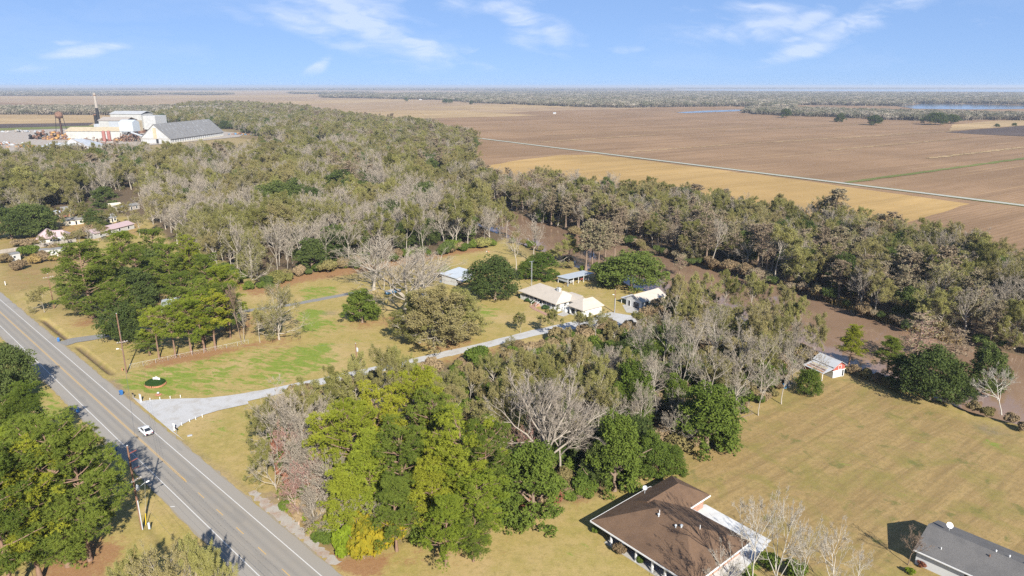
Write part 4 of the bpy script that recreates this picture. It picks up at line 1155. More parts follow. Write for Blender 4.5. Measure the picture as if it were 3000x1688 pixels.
# -- right bank of the meadow
hero('oak', 2722, 1172, 1018, 180, 'biggest dark live oak on the meadow edge by the bayou', spec=0)
hero('oak', 2640, 1135, 1045, 100, 'dark oak left of the biggest one on the meadow edge', spec=1)
hero('oak', 2800, 1185, 1100, 90, 'low dark oak right of the biggest one on the meadow edge', spec=2)
hero('oak', 2880, 1150, 1010, 115, 'dark oak leaning over the water beyond the white limbed tree', spec=1)
hero('bare', 2934, 1216, 1070, 130, 'white limbed leafless tree leaning out of the dark bank', spec=3, bark_m=BW, mats=[BW], lean=(0, -.25))
hero('pine', 2486, 1072, 956, 80, 'young bright green pine left of two on the bank behind the red barn', spec=3)
hero('pine', 2600, 1092, 984, 85, 'young olive pine right of two on the bank', spec=3, mats=[PD])
hero('cypress', 2682, 1062, 903, 120, 'leafless pinkish cypress standing in the brown water', spec=3, mats=[M['bark_red'], M['leaf_cypress']], z=WATER_Z)
hero('cypress', 2792, 1060, 950, 90, 'smaller cypress in the water right of the pinkish one', spec=3, z=WATER_Z)
hero('cypress', 1990, 800, 735, 40, 'bare cypress snag in the water near the big green oak', spec=3, mats=[M['bark_red'], M['leaf_cypress']], z=WATER_Z)
hero('cypress', 2210, 835, 780, 70, 'leafless fallen-limbed cypress in the bayou channel', spec=3, mats=[M['bark_red'], M['leaf_cypress']], z=WATER_Z)
g = 'brown scrub under the bank oaks'
for x, b in ((2500, 1095), (2535, 1108), (2570, 1120), (2600, 1135), (2850, 1205), (2890, 1222), (2960, 1240), (3000, 1262)):
    hero('shrub', x, b, b - 28, 38, 'brown scrub bush at the meadow edge under the bank oaks', group=g, bark_m=BB)
# -- left bottom corner
g = 'pines at the near highway corner'
for x, b, t_, w, sp, lb in ((201, 1659, 1235, 290, 4, 'nearest tall pine at the highway corner, trunk on an orange needle patch'), (264, 1642, 1290, 230, 5, 'pine right of the nearest one at the highway corner'), (120, 1700, 1300, 230, 1, 'pine left of the nearest one at the highway corner'), (40, 1760, 1320, 260, 5, 'pine at the frame corner nearest the camera'), (255, 1520, 1262, 180, 1, 'pine shading the highway at the corner'), (130, 1560, 1235, 230, 4, 'pine behind the nearest corner pines'), (30, 1560, 1265, 190, 0, 'pine at the frame edge of the highway corner')):
    hero('pine', x, b, t_, w, lb, group=g, spec=sp, mats=[PD if sp in (4, 5) else M['leaf_pine']])
hero('pine', 95, 1390, 1135, 170, 'olive pine behind the corner pines, above the blue bins', spec=3, mats=[PD])
hero('pine', 5, 1420, 1170, 150, 'pine at the frame edge behind the corner pines', spec=1, mats=[PD])
hero('oak', 45, 1165, 1010, 150, 'dark oak on the near side of the highway, shadow across the shoulder', spec=0)
hero('oak', 10, 1250, 1080, 130, 'dark oak behind it at the frame edge', spec=1)
g = 'brush below the near highway shoulder'
for i, (x, b, t_, w) in enumerate(((420, 1830, 1610, 150), (500, 1850, 1590, 160), (590, 1840, 1572, 150), (650, 1850, 1610, 120))):
    hero('olive', x, b, t_, w, 'half leafless treetop reaching up beside the near highway shoulder', group=g, spec=(3, 4, 3, 1)[i], bark_m=None)
# -- trees in front of the brown roofed house
g = 'white barked trees in front of the brown roofed house'
for x, b, t_, w, sp, lb in ((2195, 1790, 1415, 180, 1, 'tall white barked bare tree in front of the brown roof'), (2262, 1810, 1425, 190, 3, 'white barked bare tree right of the tall one by the patio'), (2340, 1770, 1510, 130, 1, 'white barked bare tree between the two houses'), (2430, 1790, 1515, 190, 3, 'spreading white barked bare tree between brown and grey roofs'), (2090, 1830, 1580, 170, 3, 'low bare tree at the corner of the brown roof'), (2500, 1780, 1610, 110, 1, 'lower bare tree beside the grey roofed house')):
    hero('bare', x, b, t_, w, lb, group=g, spec=sp, bark_m=BW, mats=[BW])
hero('bare', 2660, 1655, 1545, 95, 'brown twigged bare bush at the white gable of the grey roofed house', spec=0, bark_m=BB, mats=[BB], name='bare_bush', cat='bush')
for x, b in ((2250, 1660), (2330, 1688), (2190, 1720)):
    hero('shrub', x, b, b - 40, 60, 'green shrub under the white barked trees', group='shrubs under the white barked trees', mats=[OB])
# -- shrubs
g = 'lime green bushes at the thicket corner'
for x, b, t_, w, lb in ((990, 1560, 1495, 90, 'lime green bush at the thicket corner'), (1015, 1625, 1540, 80, 'lime green bush nearest the lawn'), (920, 1530, 1490, 55, 'small lime green bush towards the highway'), (865, 1505, 1465, 50, 'low lime green bush by the gravel verge'), (835, 1465, 1420, 40, 'lime green bush at the gravel verge end')):
    hero('shrub', x, b, t_, w, lb, group=g, mats=[LL])
g = 'golden bushes at the thicket corner'
for x, b, t_, w, lb in ((1080, 1625, 1520, 120, 'golden yellow bush at the lawn edge'), (1140, 1590, 1490, 110, 'golden bush right of the first'), (1060, 1560, 1470, 90, 'golden bush behind the first'), (1180, 1560, 1510, 80, 'green gold bush at the pine foot')):
    hero('shrub', x, b, t_, w, lb, group=g, mats=[LG])
g = 'dark bushes at the thicket foot'
for x, b, t_, w in ((950, 1590, 1545, 70), (1240, 1590, 1540, 80), (1215, 1540, 1490, 80), (900, 1470, 1420, 70), (1450, 1480, 1420, 80), (1390, 1530, 1480, 60), (1700, 1440, 1395, 60)):
    hero('shrub', x, b, t_, w, 'dark green bush at the foot of the near thicket', group=g, mats=[OB])
g = 'rusty scrub of the thicket corner'
for x, b, t_, w in ((850, 1400, 1330, 80), (880, 1450, 1380, 80), (930, 1460, 1390, 80), (820, 1350, 1290, 60), (960, 1490, 1440, 60)):
    hero('shrub', x, b, t_, w, 'rust red scrub in the thicket corner by the highway', group=g, mats=[LR])
g = 'bleached bushes by the mobile homes'
for x, b, t_, w, m in ((105, 772, 745, 35, M['leaf_reed']), (155, 765, 748, 24, M['leaf_reed']), (55, 790, 762, 45, LS), (15, 770, 745, 40, LS), (130, 765, 735, 40, None), (85, 750, 720, 55, OB), (205, 760, 735, 50, LS), (165, 745, 715, 40, LS), (70, 720, 700, 60, LS), (230, 700, 675, 60, LS), (270, 690, 660, 50, LS), (300, 690, 665, 40, LS)):
    hero('shrub', x, b, t_, w, 'ragged bush around the mobile homes behind the rough field', group=g, mats=[m] if m else None)
hero('oak', 35, 700, 610, 120, 'dark oak clump at the frame edge beside the pink roof', spec=0)
hero('oak', 95, 692, 598, 120, 'dark oak touching the pink roofed house', spec=2)
hero('oak', 135, 672, 605, 80, 'dark oak between pink roof and red gabled cabin', spec=1)
hero('bare', 258, 706, 662, 50, 'small bare tree behind the wooden fence of the pink roofed house', spec=0)
for x, b, t_, w in ((175, 668, 606, 60), (215, 655, 590, 50), (250, 650, 590, 55), (330, 668, 600, 60), (380, 660, 590, 60), (150, 655, 600, 40), (60, 660, 590, 60), (410, 690, 620, 60), (120, 735, 690, 40), (150, 722, 672, 36), (190, 725, 680, 36), (235, 720, 670, 40), (290, 712, 650, 45)):
    hero('olive', x, b, t_, w, 'olive tree standing among the houses of the left wood', group='olive trees among the left houses', spec=x)
hero('oak', 285, 668, 612, 70, 'dark oak beside the cream cottage', spec=1)
# lone trees out on the plain
g = 'lone trees out on the fields'
for x, b, t_, w, sp, lb in ((1200, 408, 368, 60, 0, 'dark tree clump left end by the farm road'), (1235, 412, 376, 60, 2, 'dark tree in the clump by the farm road'), (1262, 414, 385, 40, 1, 'lower tree of the clump by the farm road'), (1330, 413, 384, 40, 1, 'right clump tree by the farm road'), (1305, 415, 392, 30, 0, 'left small tree of the right clump'), (1305, 303, 289, 19, 0, 'round dark tree far out on the field'), (1320, 303, 290, 13, 2, 'smaller round tree beside the far round one'), (1381, 306, 294, 13, 1, 'single far tree right of the round pair'), (1190, 297, 285, 10, 1, 'small dark tree far out near the wood edge'), (801, 262, 257, 9, 0, 'tiny dark tree at the horizon fields'), (2560, 367, 337, 46, 0, 'dark tree clump on the field edge below the pond'), (2740, 366, 330, 70, 2, 'large dark tree clump at the corner of the far field'), (2785, 362, 335, 50, 0, 'right tree of the large clump at the far field corner'), (2460, 358, 332, 30, 1, 'dark tree at the field boundary'), (2300, 345, 318, 34, 0, 'dark tree on the field boundary left of the ponds'), (2920, 372, 362, 16, 1, 'small bush tree on the pale rise'), (2972, 370, 360, 14, 0, 'little tree at the right of the pale rise')):
    hero('oak', x, b, t_, w, lb, group=g, spec=sp, whole=True)
hero('bare', 1375, 408, 370, 26, 'pale bare tree by the farm road', spec=2, whole=True)
hero('bare', 1298, 410, 380, 14, 'thin bare tree left of the pale one by the farm road', spec=0, whole=True)
print('heroes', len(HERO), round(time.time() - T0, 1))

# ---------------------------------------------------------------- the woods: scattered trees; the ones that show largest are things, the rest one mass
CLEAR = [(p, q) for p, q in ()]
def scatter(poly, spacing, seed, jit=.42):
    r = np.random.default_rng(seed)
    lo, hi = poly.min(0), poly.max(0)
    xs = np.arange(lo[0], hi[0], spacing); ys = np.arange(lo[1], hi[1], spacing * .866)
    X, Y = np.meshgrid(xs, ys); X = X + (np.arange(len(ys)) % 2)[:, None] * spacing / 2
    X = X + r.uniform(-jit, jit, X.shape) * spacing; Y = Y + r.uniform(-jit, jit, Y.shape) * spacing
    X, Y = X.ravel(), Y.ravel()
    k = inside(poly, X, Y)
    return X[k], Y[k]

OPEN = [poly_px(p) for p in ([(90, 640), (260, 615), (440, 600), (440, 640), (300, 700), (90, 720)], [(150, 600), (260, 600), (260, 655), (150, 650)], [(320, 560), (400, 560), (430, 625), (320, 640)])]
ROOFS = [poly_px(p) for p in ([(880, 512), (935, 508), (945, 545), (880, 548)], [(1000, 530), (1030, 528), (1035, 550), (1000, 552)], [(903, 565), (950, 562), (950, 582), (905, 584)], [(870, 432), (960, 430), (975, 452), (860, 452)])]
MIX = dict(left=dict(olive=.45, bare=.40, oak=.12, cypress=.03), mill=dict(olive=.46, bare=.30, oak=.24), river=dict(olive=.36, cypress=.30, bare=.17, oak=.17), corridor=dict(olive=.50, cypress=.12, bare=.24, oak=.14), thicket=dict(olive=.5, bare=.4, oak=.1))
PLACED = {k: [] for k in ('olive', 'bare', 'oak', 'cypress')}
hx = np.array([h[0] for h in HERO]); hy = np.array([h[1] for h in HERO]); hr = np.array([h[2] for h in HERO])
for nm, poly, sp, hh in (('left', WOOD_LEFT, 9.2, (13, 23)), ('river', WOOD_RIVER, 7.0, (12, 19)), ('corridor', WOOD_RIVER_FAR, 9.0, (14, 21)), ('mill', WOOD_MILL, 10.5, (13, 19)), ('thicket', THICKET, 7.0, (8, 13))):
    X, Y = scatter(poly, sp, hash(nm) % 97 if False else len(nm) * 7)
    r = np.random.default_rng(len(nm))
    ks, ps = list(MIX[nm]), np.array(list(MIX[nm].values()))
    # kinds come in patches
    lo_ = np.zeros(len(X)); cum = np.cumsum(ps)
    for q_ in range(9):
        a_ = r.uniform(0, 6.28); wl_ = r.uniform(26, 110); lo_ += np.sin((X * math.cos(a_) + Y * math.sin(a_)) * 6.28 / wl_ + r.uniform(0, 6.28))
    rank = np.argsort(np.argsort(lo_ + r.normal(size=len(X)) * 1.3)) / max(1, len(X) - 1)
    kk = np.searchsorted(cum, np.clip(rank, 0, .9999) * cum[-1])
    big = np.ones(len(X))
    for q_ in range(6):
        a_ = r.uniform(0, 6.28); big += .06 * np.sin((X * math.cos(a_) + Y * math.sin(a_)) * 6.28 / r.uniform(20, 70) + r.uniform(0, 6.28))
    for i in range(len(X)):
        x, y = X[i], Y[i]
        d = np.hypot(hx - x, hy - y)
        if (d < hr * (.6 if nm != 'thicket' else .8) + 1.2).any(): continue
        if any(inside(P, np.array([x]), np.array([y]))[0] for P in OPEN): continue
        if any(inside(P, np.array([x]), np.array([y]))[0] for P in ROOFS): continue
        px, py = px_of(x, y, 10)
        if nm == 'thicket':
            hmax = min(13.0, max(0, height_at(*px_of(x, y), np.interp(px, [640, 780, 940, 1080, 1250, 1420, 1580, 1700, 1800, 1900, 2000], [1182, 1152, 1118, 1088, 1050, 1012, 972, 950, 936, 900, 800]) + 34)))
            if hmax < 4: continue
            hh = (min(8.0, hmax * .7), hmax)
        if px < -140 or px > 3140: continue
        kind = ks[kk[i]]
        if nm == 'river':      # cypress and bare trunks along the water, leafier trees towards the field
            dd = edge_dist(fb, np.array([x]), np.array([y]), False)[0]
            pr_ = (.28, .38, .22, .12) if dd < 32 else (.56, .08, .20, .16)
            kind = ('olive', 'cypress', 'bare', 'oak')[r.choice(4, p=pr_)]
        h = r.uniform(*hh) * (big[i] if nm != 'thicket' else 1)
        if kind == 'cypress': h *= 1.05
        if kind == 'oak': h *= .8
        w = h * {'olive': .84, 'bare': .70, 'oak': .95, 'cypress': .48}[kind] * r.uniform(.75, 1.3)
        PLACED[kind].append((y, x, h, w, nm, r.integers(0, 99)))
LAB = {('olive', 'left'): 'olive tree in the crowded wood behind the lawn', ('bare', 'left'): 'pale leafless tree in the crowded wood behind the lawn', ('oak', 'left'): 'dark evergreen crown in the crowded wood behind the lawn', ('cypress', 'left'): 'rusty brown cypress in the crowded wood behind the lawn',
       ('olive', 'river'): 'olive tree in the wood beyond the brown bayou', ('bare', 'river'): 'pale leafless tree in the wood beyond the brown bayou', ('oak', 'river'): 'dark evergreen in the wood beyond the brown bayou', ('cypress', 'river'): 'rusty cypress in the wood beyond the brown bayou',
       ('olive', 'corridor'): 'olive tree in the belt of wood following the bayou upstream', ('bare', 'corridor'): 'pale leafless tree in the belt of wood upstream', ('oak', 'corridor'): 'dark evergreen in the belt of wood upstream', ('cypress', 'corridor'): 'rusty cypress in the belt of wood upstream',
       ('olive', 'thicket'): 'small olive tree filling the near thicket', ('bare', 'thicket'): 'small leafless tree filling the near thicket', ('oak', 'thicket'): 'small evergreen filling the near thicket'}
LAB.update({(k_, 'mill'): {'olive': 'olive tree in the wood behind the sugar warehouse', 'bare': 'leafless tree in the wood behind the sugar warehouse', 'oak': 'dark evergreen in the wood behind the sugar warehouse'}[k_] for k_ in ('olive', 'bare', 'oak')})
GRP = dict(mill='trees of the wood behind the sugar warehouse', left='trees of the crowded wood behind the lawn', river='trees of the wood beyond the bayou', corridor='trees of the upstream belt', thicket='small trees filling the near thicket')
def lab_for(kind, nm, x, y):
    base = LAB[(kind, nm)]
    if nm == 'river':
        d = edge_dist(fb, np.array([x]), np.array([y]), False)[0]
        row = 'in the bank row' if d < 14 else ('along the field edge' if d > 55 else 'in the middle rows')
        px = px_of(x, y)[0]
        opp = 'across from the house' if px < 1900 else ('across from the golden olives' if px < 2350 else ('across from the red barn' if px < 2700 else 'at the frame edge'))
        return base.replace('in the wood beyond the brown bayou', row + ' of the far wood ' + opp)
    if nm == 'left':
        px, py = px_of(x, y)
        row = 'in the front rows' if y < 300 else ('in the nearer half' if y < 400 else 'deep inside')
        opp = 'near the mobile homes' if px < 450 else ('behind the pine grove' if px < 800 else ('behind the leafless lawn trees' if px < 1250 else 'by the bayou bend'))
        return base.replace('in the crowded wood behind the lawn', row + ' of the big wood ' + opp)
    return base
N_OWN = dict(olive=235, bare=225, oak=215, cypress=290)
SRC, REST = {}, {}
for kind, lst in PLACED.items():
    lst.sort(key=lambda a: a[0])
    for i, (y, x, h, w, nm, s) in enumerate(lst):
        if i < N_OWN[kind]:
            o = tree(kind, x, y, h, w, lab_for(kind, nm, x, y), GRP[nm], spec=int(s), rng=R1, whole=y > 300, mats=None)
            if y > 300: SRC.setdefault(kind, {})[int(s) % len(K[kind].sp)] = o
        else:
            REST.setdefault(kind, []).append((x, y, h, w, int(s) % len(K[kind].sp)))
    print(kind, len(lst), 'own', min(len(lst), N_OWN[kind]))

def mass(name, label, cat, lots):
    """one object: the source trees repeated on points; lots = [(points, source, specimen)]"""
    me = bpy.data.meshes.new(name)
    a = np.concatenate([np.array(p, float).reshape(-1, 4) for p, _, _ in lots]); ix = np.concatenate([np.full(len(p), i) for i, (p, _, _) in enumerate(lots)])
    ww = np.array([sp['w'] for _, _, sp in lots])[ix]; hh_ = np.array([sp['h'] for _, _, sp in lots])[ix]
    me.vertices.add(len(a)); me.vertices.foreach_set('co', np.stack([a[:, 0], a[:, 1], np.zeros(len(a))], 1).astype(np.float32).ravel())
    r = np.random.default_rng(len(a))
    s = me.attributes.new('scl', 'FLOAT_VECTOR', 'POINT')
    s.data.foreach_set('vector', np.stack([a[:, 3] / ww, a[:, 3] / ww, a[:, 2] / hh_], 1).astype(np.float32).ravel())
    q = me.attributes.new('rot', 'FLOAT_VECTOR', 'POINT')
    q.data.foreach_set('vector', np.stack([np.zeros(len(a)), np.zeros(len(a)), r.uniform(0, 6.28, len(a))], 1).astype(np.float32).ravel())
    k = me.attributes.new('sort', 'INT', 'POINT'); k.data.foreach_set('value', ix.astype(np.int32))
    o = link(name, me)
    ng = bpy.data.node_groups.new(name + '_nodes', 'GeometryNodeTree')
    ng.interface.new_socket('Geometry', in_out='INPUT', socket_type='NodeSocketGeometry'); ng.interface.new_socket('Geometry', in_out='OUTPUT', socket_type='NodeSocketGeometry')
    gi = ng.nodes.new('NodeGroupInput'); go = ng.nodes.new('NodeGroupOutput'); jn = ng.nodes.new('GeometryNodeJoinGeometry')
    def named(nm, dt='FLOAT_VECTOR'):
        n = ng.nodes.new('GeometryNodeInputNamedAttribute'); n.data_type = dt; n.inputs['Name'].default_value = nm; return n.outputs['Attribute']
    for i, (_, source, _) in enumerate(lots):
        oi = ng.nodes.new('GeometryNodeObjectInfo'); oi.transform_space = 'ORIGINAL'; oi.inputs['Object'].default_value = source; oi.inputs['As Instance'].default_value = True
        ip = ng.nodes.new('GeometryNodeInstanceOnPoints')
        eq = ng.nodes.new('FunctionNodeCompare'); eq.data_type = 'INT'; eq.operation = 'EQUAL'
        ng.links.new(named('sort', 'INT'), eq.inputs[2]); eq.inputs[3].default_value = i
        e2r = ng.nodes.new('FunctionNodeEulerToRotation'); ng.links.new(named('rot'), e2r.inputs[0])
        ng.links.new(gi.outputs[0], ip.inputs['Points']); ng.links.new(eq.outputs[0], ip.inputs['Selection']); ng.links.new(oi.outputs['Geometry'], ip.inputs['Instance'])
        ng.links.new(e2r.outputs[0], ip.inputs['Rotation']); ng.links.new(named('scl'), ip.inputs['Scale'])
        ng.links.new(ip.outputs[0], jn.inputs[0])
    ng.links.new(jn.outputs[0], go.inputs[0])
    md = o.modifiers.new('spread', 'NODES'); md.node_group = ng
    return tag(o, label, cat, kind='stuff')
MASSLAB = dict(olive='olive treetops of the far part of the wood', bare='leafless grey treetops of the far part of the wood', oak='dark evergreen treetops of the far part of the wood', cypress='rusty cypress tops of the far part of the wood')
for kind, lst in REST.items():
    lots = []
    for sp_i in range(len(K[kind].sp)):
        sub = [(x, y, h, w) for (x, y, h, w, s) in lst if s == sp_i]
        if sub and sp_i in SRC.get(kind, {}): lots.append((sub, SRC[kind][sp_i], K[kind].sp[sp_i]))
    if lots: mass('far_' + kind + '_wood', MASSLAB[kind], 'wood', lots)

# undergrowth along the edges of the woods
def edge_shrubs(pts, n, spread, hh, label, group, mats, seed):
    r = random.Random(seed); c = resample(poly_px(pts), n)
    for i in range(n):
        x, y = c[i][0] + r.gauss(0, spread), c[i][1] + abs(r.gauss(0, spread))
        h = r.uniform(*hh)
        tree('shrub', x, y, h, h * r.uniform(1.0, 1.7), label, group, rng=r, mats=[r.choice(mats)] , whole=False)
edge_shrubs([(520, 760), (640, 805), (745, 850), (865, 812), (970, 796), (1100, 776), (1330, 737), (1440, 725)], 70, 1.8, (2, 5), 'bush in the undergrowth at the lawn edge of the big wood', 'undergrowth at the lawn edge', [OB, LS, M['leaf_olive'], M['leaf_oak']], 4)
edge_shrubs([(1700, 690), (1850, 718), (1930, 738), (2050, 776), (2200, 806), (2400, 868), (2600, 940), (2750, 978), (3000, 1040)], 70, 2.2, (2, 4.5), 'bush in the undergrowth on the far bank of the bayou', 'undergrowth on the far bank', [LS, LS, M['leaf_cypress'], M['leaf_oak']], 5)
edge_shrubs([(1500, 705), (1600, 745), (1690, 790), (1790, 808)], 14, 1.5, (1.5, 3.5), 'bush on the near bank behind the pole shed', 'bushes behind the pole shed', [LS, OB, M['leaf_olive']], 6)
edge_shrubs([(1500, 1490), (1640, 1470), (1760, 1440)], 12, 1.5, (1.5, 3), 'brown scrub below the huge leafless tree', 'scrub below the huge leafless tree', [LS, LR, OB], 8)
edge_shrubs([(2000, 1330), (2150, 1220), (2300, 1130)], 16, 1.5, (1.2, 2.5), 'scrub on the meadow side of the leafless stand', 'scrub beside the meadow', [LS, OB, LS], 9)
edge_shrubs([(900, 1175), (1200, 1125), (1500, 1065), (1700, 1020), (1900, 960)], 34, 2.0, (1.2, 2.6), 'scrub bush along the drive side of the thicket', 'scrub along the drive', [LS, OB, M['leaf_olive']], 10)
ux, uy = scatter(THICKET, 4.6, 77)
r = np.random.default_rng(12)
UG = []
for key, mt_ in (('scrub', LS), ('green', OB), ('rust', LR)):
    i0 = len(UG)
    o = tree('shrub', ux[i0], uy[i0], 3.2, 4.2, dict(scrub='brown undergrowth bush deep in the near thicket', green='green undergrowth bush deep in the near thicket', rust='rusty undergrowth bush deep in the near thicket')[key], 'undergrowth inside the near thicket', spec=len(UG), whole=True, mats=[mt_])
    UG.append((o, K['shrub'].sp[i0 % 3]))
dline = poly_px([(640, 1182), (780, 1152), (940, 1118), (1080, 1088), (1250, 1050), (1420, 1012), (1580, 972), (1700, 950), (1800, 936)])
farok = edge_dist(dline, ux, uy, False) > 9.0
farok[:3] = True
ux, uy = ux[farok], uy[farok]
pick = r.choice(3, len(ux), p=(.6, .4, 0.0))
hh = r.uniform(2, 5, len(ux))
mass('undergrowth', 'tangled undergrowth filling the near thicket', 'undergrowth', [([(ux[i], uy[i], hh[i], hh[i] * 1.35) for i in range(3, len(ux)) if pick[i] == k], *UG[k]) for k in range(2)])

# reeds on the far bank
def reed_bed(pts, n, label, seed):
    r = np.random.default_rng(seed); c = resample(poly_px(pts, WATER_Z), 200)
    i = r.integers(0, 200, n); p = c[i] + r.normal(size=(n, 2)) * np.array([1.0, 1.2])
    hgt = r.uniform(1.2, 2.6, n)
    P = np.stack([p[:, 0], p[:, 1], np.full(n, WATER_Z)], 1); Q = P + np.stack([r.normal(size=n) * .3, r.normal(size=n) * .3, hgt], 1)
    s = unit(r.normal(size=(n, 3)) * np.array([1, 1, 0])) * .11
    v = np.stack([P - s, P + s, Q + s * .4, Q - s * .4], 1).reshape(-1, 3)
    me = np_mesh('reeds', v, [np.arange(len(v)).reshape(-1, 4)], [M['leaf_reed']], attrs=dict(tint=np.repeat(r.uniform(0, 1, n), 4)))
    tag(link('reeds', me), label, 'reeds', kind='stuff')
reed_bed([(1940, 742), (2000, 757), (2060, 775), (2095, 790)], 5200, 'strip of tan reeds on the far bank near the big oak', 3)
reed_bed([(2438, 884), (2500, 906), (2560, 926), (2615, 945)], 6000, 'strip of tan reeds on the far bank of the open channel', 4)
reed_bed([(2660, 965), (2740, 985), (2800, 1005)], 2500, 'ragged reeds behind the pinkish cypress', 5)
reed_bed([(985, 455), (1040, 470), (1085, 485)], 1800, 'pale marsh grass beside the upstream channel', 6)
print('woods', round(time.time() - T0, 1))

# ---------------------------------------------------------------- far woods
def clump(seed, n=420):
    rng = np.random.default_rng(seed); lobes = []
    for i in range(9):
        a = i * 2.4; rr = math.sqrt((i + .4) / 9) * 8.5; s = rng.uniform(3, 4.6)
        lobes.append((rr * math.cos(a), rr * math.sin(a), rng.uniform(7.5, 11), s, s, s * 1.15))
    q, d, li = lobed(rng, lobes, n, 1.6, .5)
    v, f = leaf_cards(rng, q, rng.uniform(.8, 1.6, n), d + np.array([0, 0, .3]), .7)
    C = Build(); C.add(v, f, np.repeat(np.clip(rng.uniform(0, 1, 9)[li] * .6 + .4 * rng.uniform(0, 1, n), 0, 1), 4), 1)
    tp = np.array([[[x, y, 0], [x, y, z]] for (x, y, z, *_) in lobes]); v, f = tube_arrays(tp, np.full((9, 2), .28), 3); C.add(v, f, .2, 0)
    return C
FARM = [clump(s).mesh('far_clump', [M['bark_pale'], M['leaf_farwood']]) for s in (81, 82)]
FAR = []
def far_zone(pts, seed, dens=1.0, hh=(12, 17), lo=None):
    """fill a stretch of plain with tree clumps, wider apart the farther away"""
    poly = poly_px(pts); r = np.random.default_rng(seed)
    y0, y1 = poly[:, 1].min(), poly[:, 1].max(); y = y0
    while y < y1:
        s = max(14.0, y / 105.0) / dens
        x0, x1 = poly[:, 0].min(), poly[:, 0].max()
        x0, x1 = max(x0, -y * .80), min(x1, y * .80)
        if x1 > x0:
            X = np.arange(x0, x1, s); X = X + r.uniform(-.45, .45, len(X)) * s; Y = y + r.uniform(-.45, .45, len(X)) * s
            k = inside(poly, X, Y)
            for a, b in zip(X[k], Y[k]):
                FAR.append((a, b, r.uniform(*hh) * 1.0, s * dens * 1.45 * r.uniform(.8, 1.2)))
        y += s
far_zone([(-100, 338), (0, 336), (100, 337), (300, 338), (440, 345), (560, 340), (700, 336), (720, 322), (560, 318), (400, 322), (200, 322), (0, 322), (-100, 322)], 1)
far_zone([(-300, 282), (0, 281), (200, 281), (400, 280), (500, 276), (380, 271), (200, 268), (0, 267), (-300, 266)], 2)
far_zone([(490, 277), (600, 279), (680, 277), (600, 274)], 3)
far_zone([(940, 287), (1060, 288), (1200, 292), (1290, 293), (1400, 303), (1500, 306), (1700, 314), (1830, 316), (1980, 314), (2170, 312), (2240, 318), (2330, 320), (2330, 308), (2480, 310), (2640, 312), (2680, 304), (2870, 305), (3100, 311), (3100, 275), (2500, 273), (1900, 270), (1500, 270), (1100, 278), (950, 280)], 4)
far_zone([(2175, 332), (2300, 340), (2450, 344), (2600, 352), (2760, 356), (2900, 352), (3100, 356), (3100, 343), (2800, 338), (2560, 330), (2330, 324), (2200, 322)], 5, hh=(9, 14))
far_zone([(-400, 264.5), (0, 264.5), (900, 264), (1500, 266), (1960, 264.5), (1960, 258.2), (-400, 258.2)], 6, hh=(14, 24))
far_zone([(1960, 261.2), (3200, 261.6), (3200, 257.2), (1960, 257.2)], 7, hh=(14, 26))
far_zone([(850, 273), (1080, 272), (1100, 275), (860, 276)], 8)
print('far clumps', len(FAR))
first = FAR[:2]
src = []
for i in range(2):
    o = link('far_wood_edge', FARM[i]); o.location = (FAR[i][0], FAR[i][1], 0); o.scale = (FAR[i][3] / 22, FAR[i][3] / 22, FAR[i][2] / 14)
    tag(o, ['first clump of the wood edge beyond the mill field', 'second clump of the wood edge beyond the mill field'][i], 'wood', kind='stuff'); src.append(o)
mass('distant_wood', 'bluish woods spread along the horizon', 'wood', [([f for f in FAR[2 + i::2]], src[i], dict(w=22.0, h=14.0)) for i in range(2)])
print('far', round(time.time() - T0, 1))
# ---------------------------------------------------------------- buildings
M['red_tank'] = paint('red_tank', (.33, .13, .11), .7, .15, .6, dirt=((.45, .4, .36), .5))
def hip(mb, x0, x1, y0, y1, ze, zr, a, b, th=.2, ym=None):
    """hipped roof, ridge along x from a to b (a = x0, b = x1 gives a gable)"""
    ym = (y0 + y1) / 2 if ym is None else ym
    A, B, C, D = (x0, y0, ze), (x1, y0, ze), (x1, y1, ze), (x0, y1, ze)
    E, F = (a, ym, zr), (b, ym, zr)
    mb.poly([A, B, F, E]); mb.poly([C, D, E, F]); mb.poly([B, C, F]); mb.poly([D, A, E])
    low = [(p[0], p[1], ze - th) for p in (A, B, C, D)]
    up = [A, B, C, D]
    for i in range(4):
        j = (i + 1) % 4
        mb.poly([low[i], low[j], up[j], up[i]])
    mb.poly(low[::-1])
    return mb

def hip_y(mb, x0, x1, y0, y1, ze, zr, a, b, th=.2):
    t = MB(); hip(t, y0, y1, -x1, -x0, ze, zr, a, b, th)
    base = len(mb.v); mb.v += [(-v[1], v[0], v[2]) for v in t.v]; mb.f += [tuple(base + i for i in f) for f in t.f]
    return mb

def gable_slabs(mb, x0, x1, y0, y1, ze, zr, th=.12):
    ym = (y0 + y1) / 2
    for (ya, yb) in ((y0, ym), (y1, ym)):
        mb.hull([(x0, ya, ze - th), (x1, ya, ze - th), (x1, yb, zr - th), (x0, yb, zr - th)], [(x0, ya, ze), (x1, ya, ze), (x1, yb, zr), (x0, yb, zr)])
    return mb

def gable_wall(mb, x0, x1, y0, y1, z0, ze, zr):
    ym = (y0 + y1) / 2
    mb.hull([(x0, y0, z0), (x0, y1, z0), (x0, y1, ze), (x0, ym, zr), (x0, y0, ze)], [(x1, y0, z0), (x1, y1, z0), (x1, y1, ze), (x1, ym, zr), (x1, y0, ze)])
    return mb

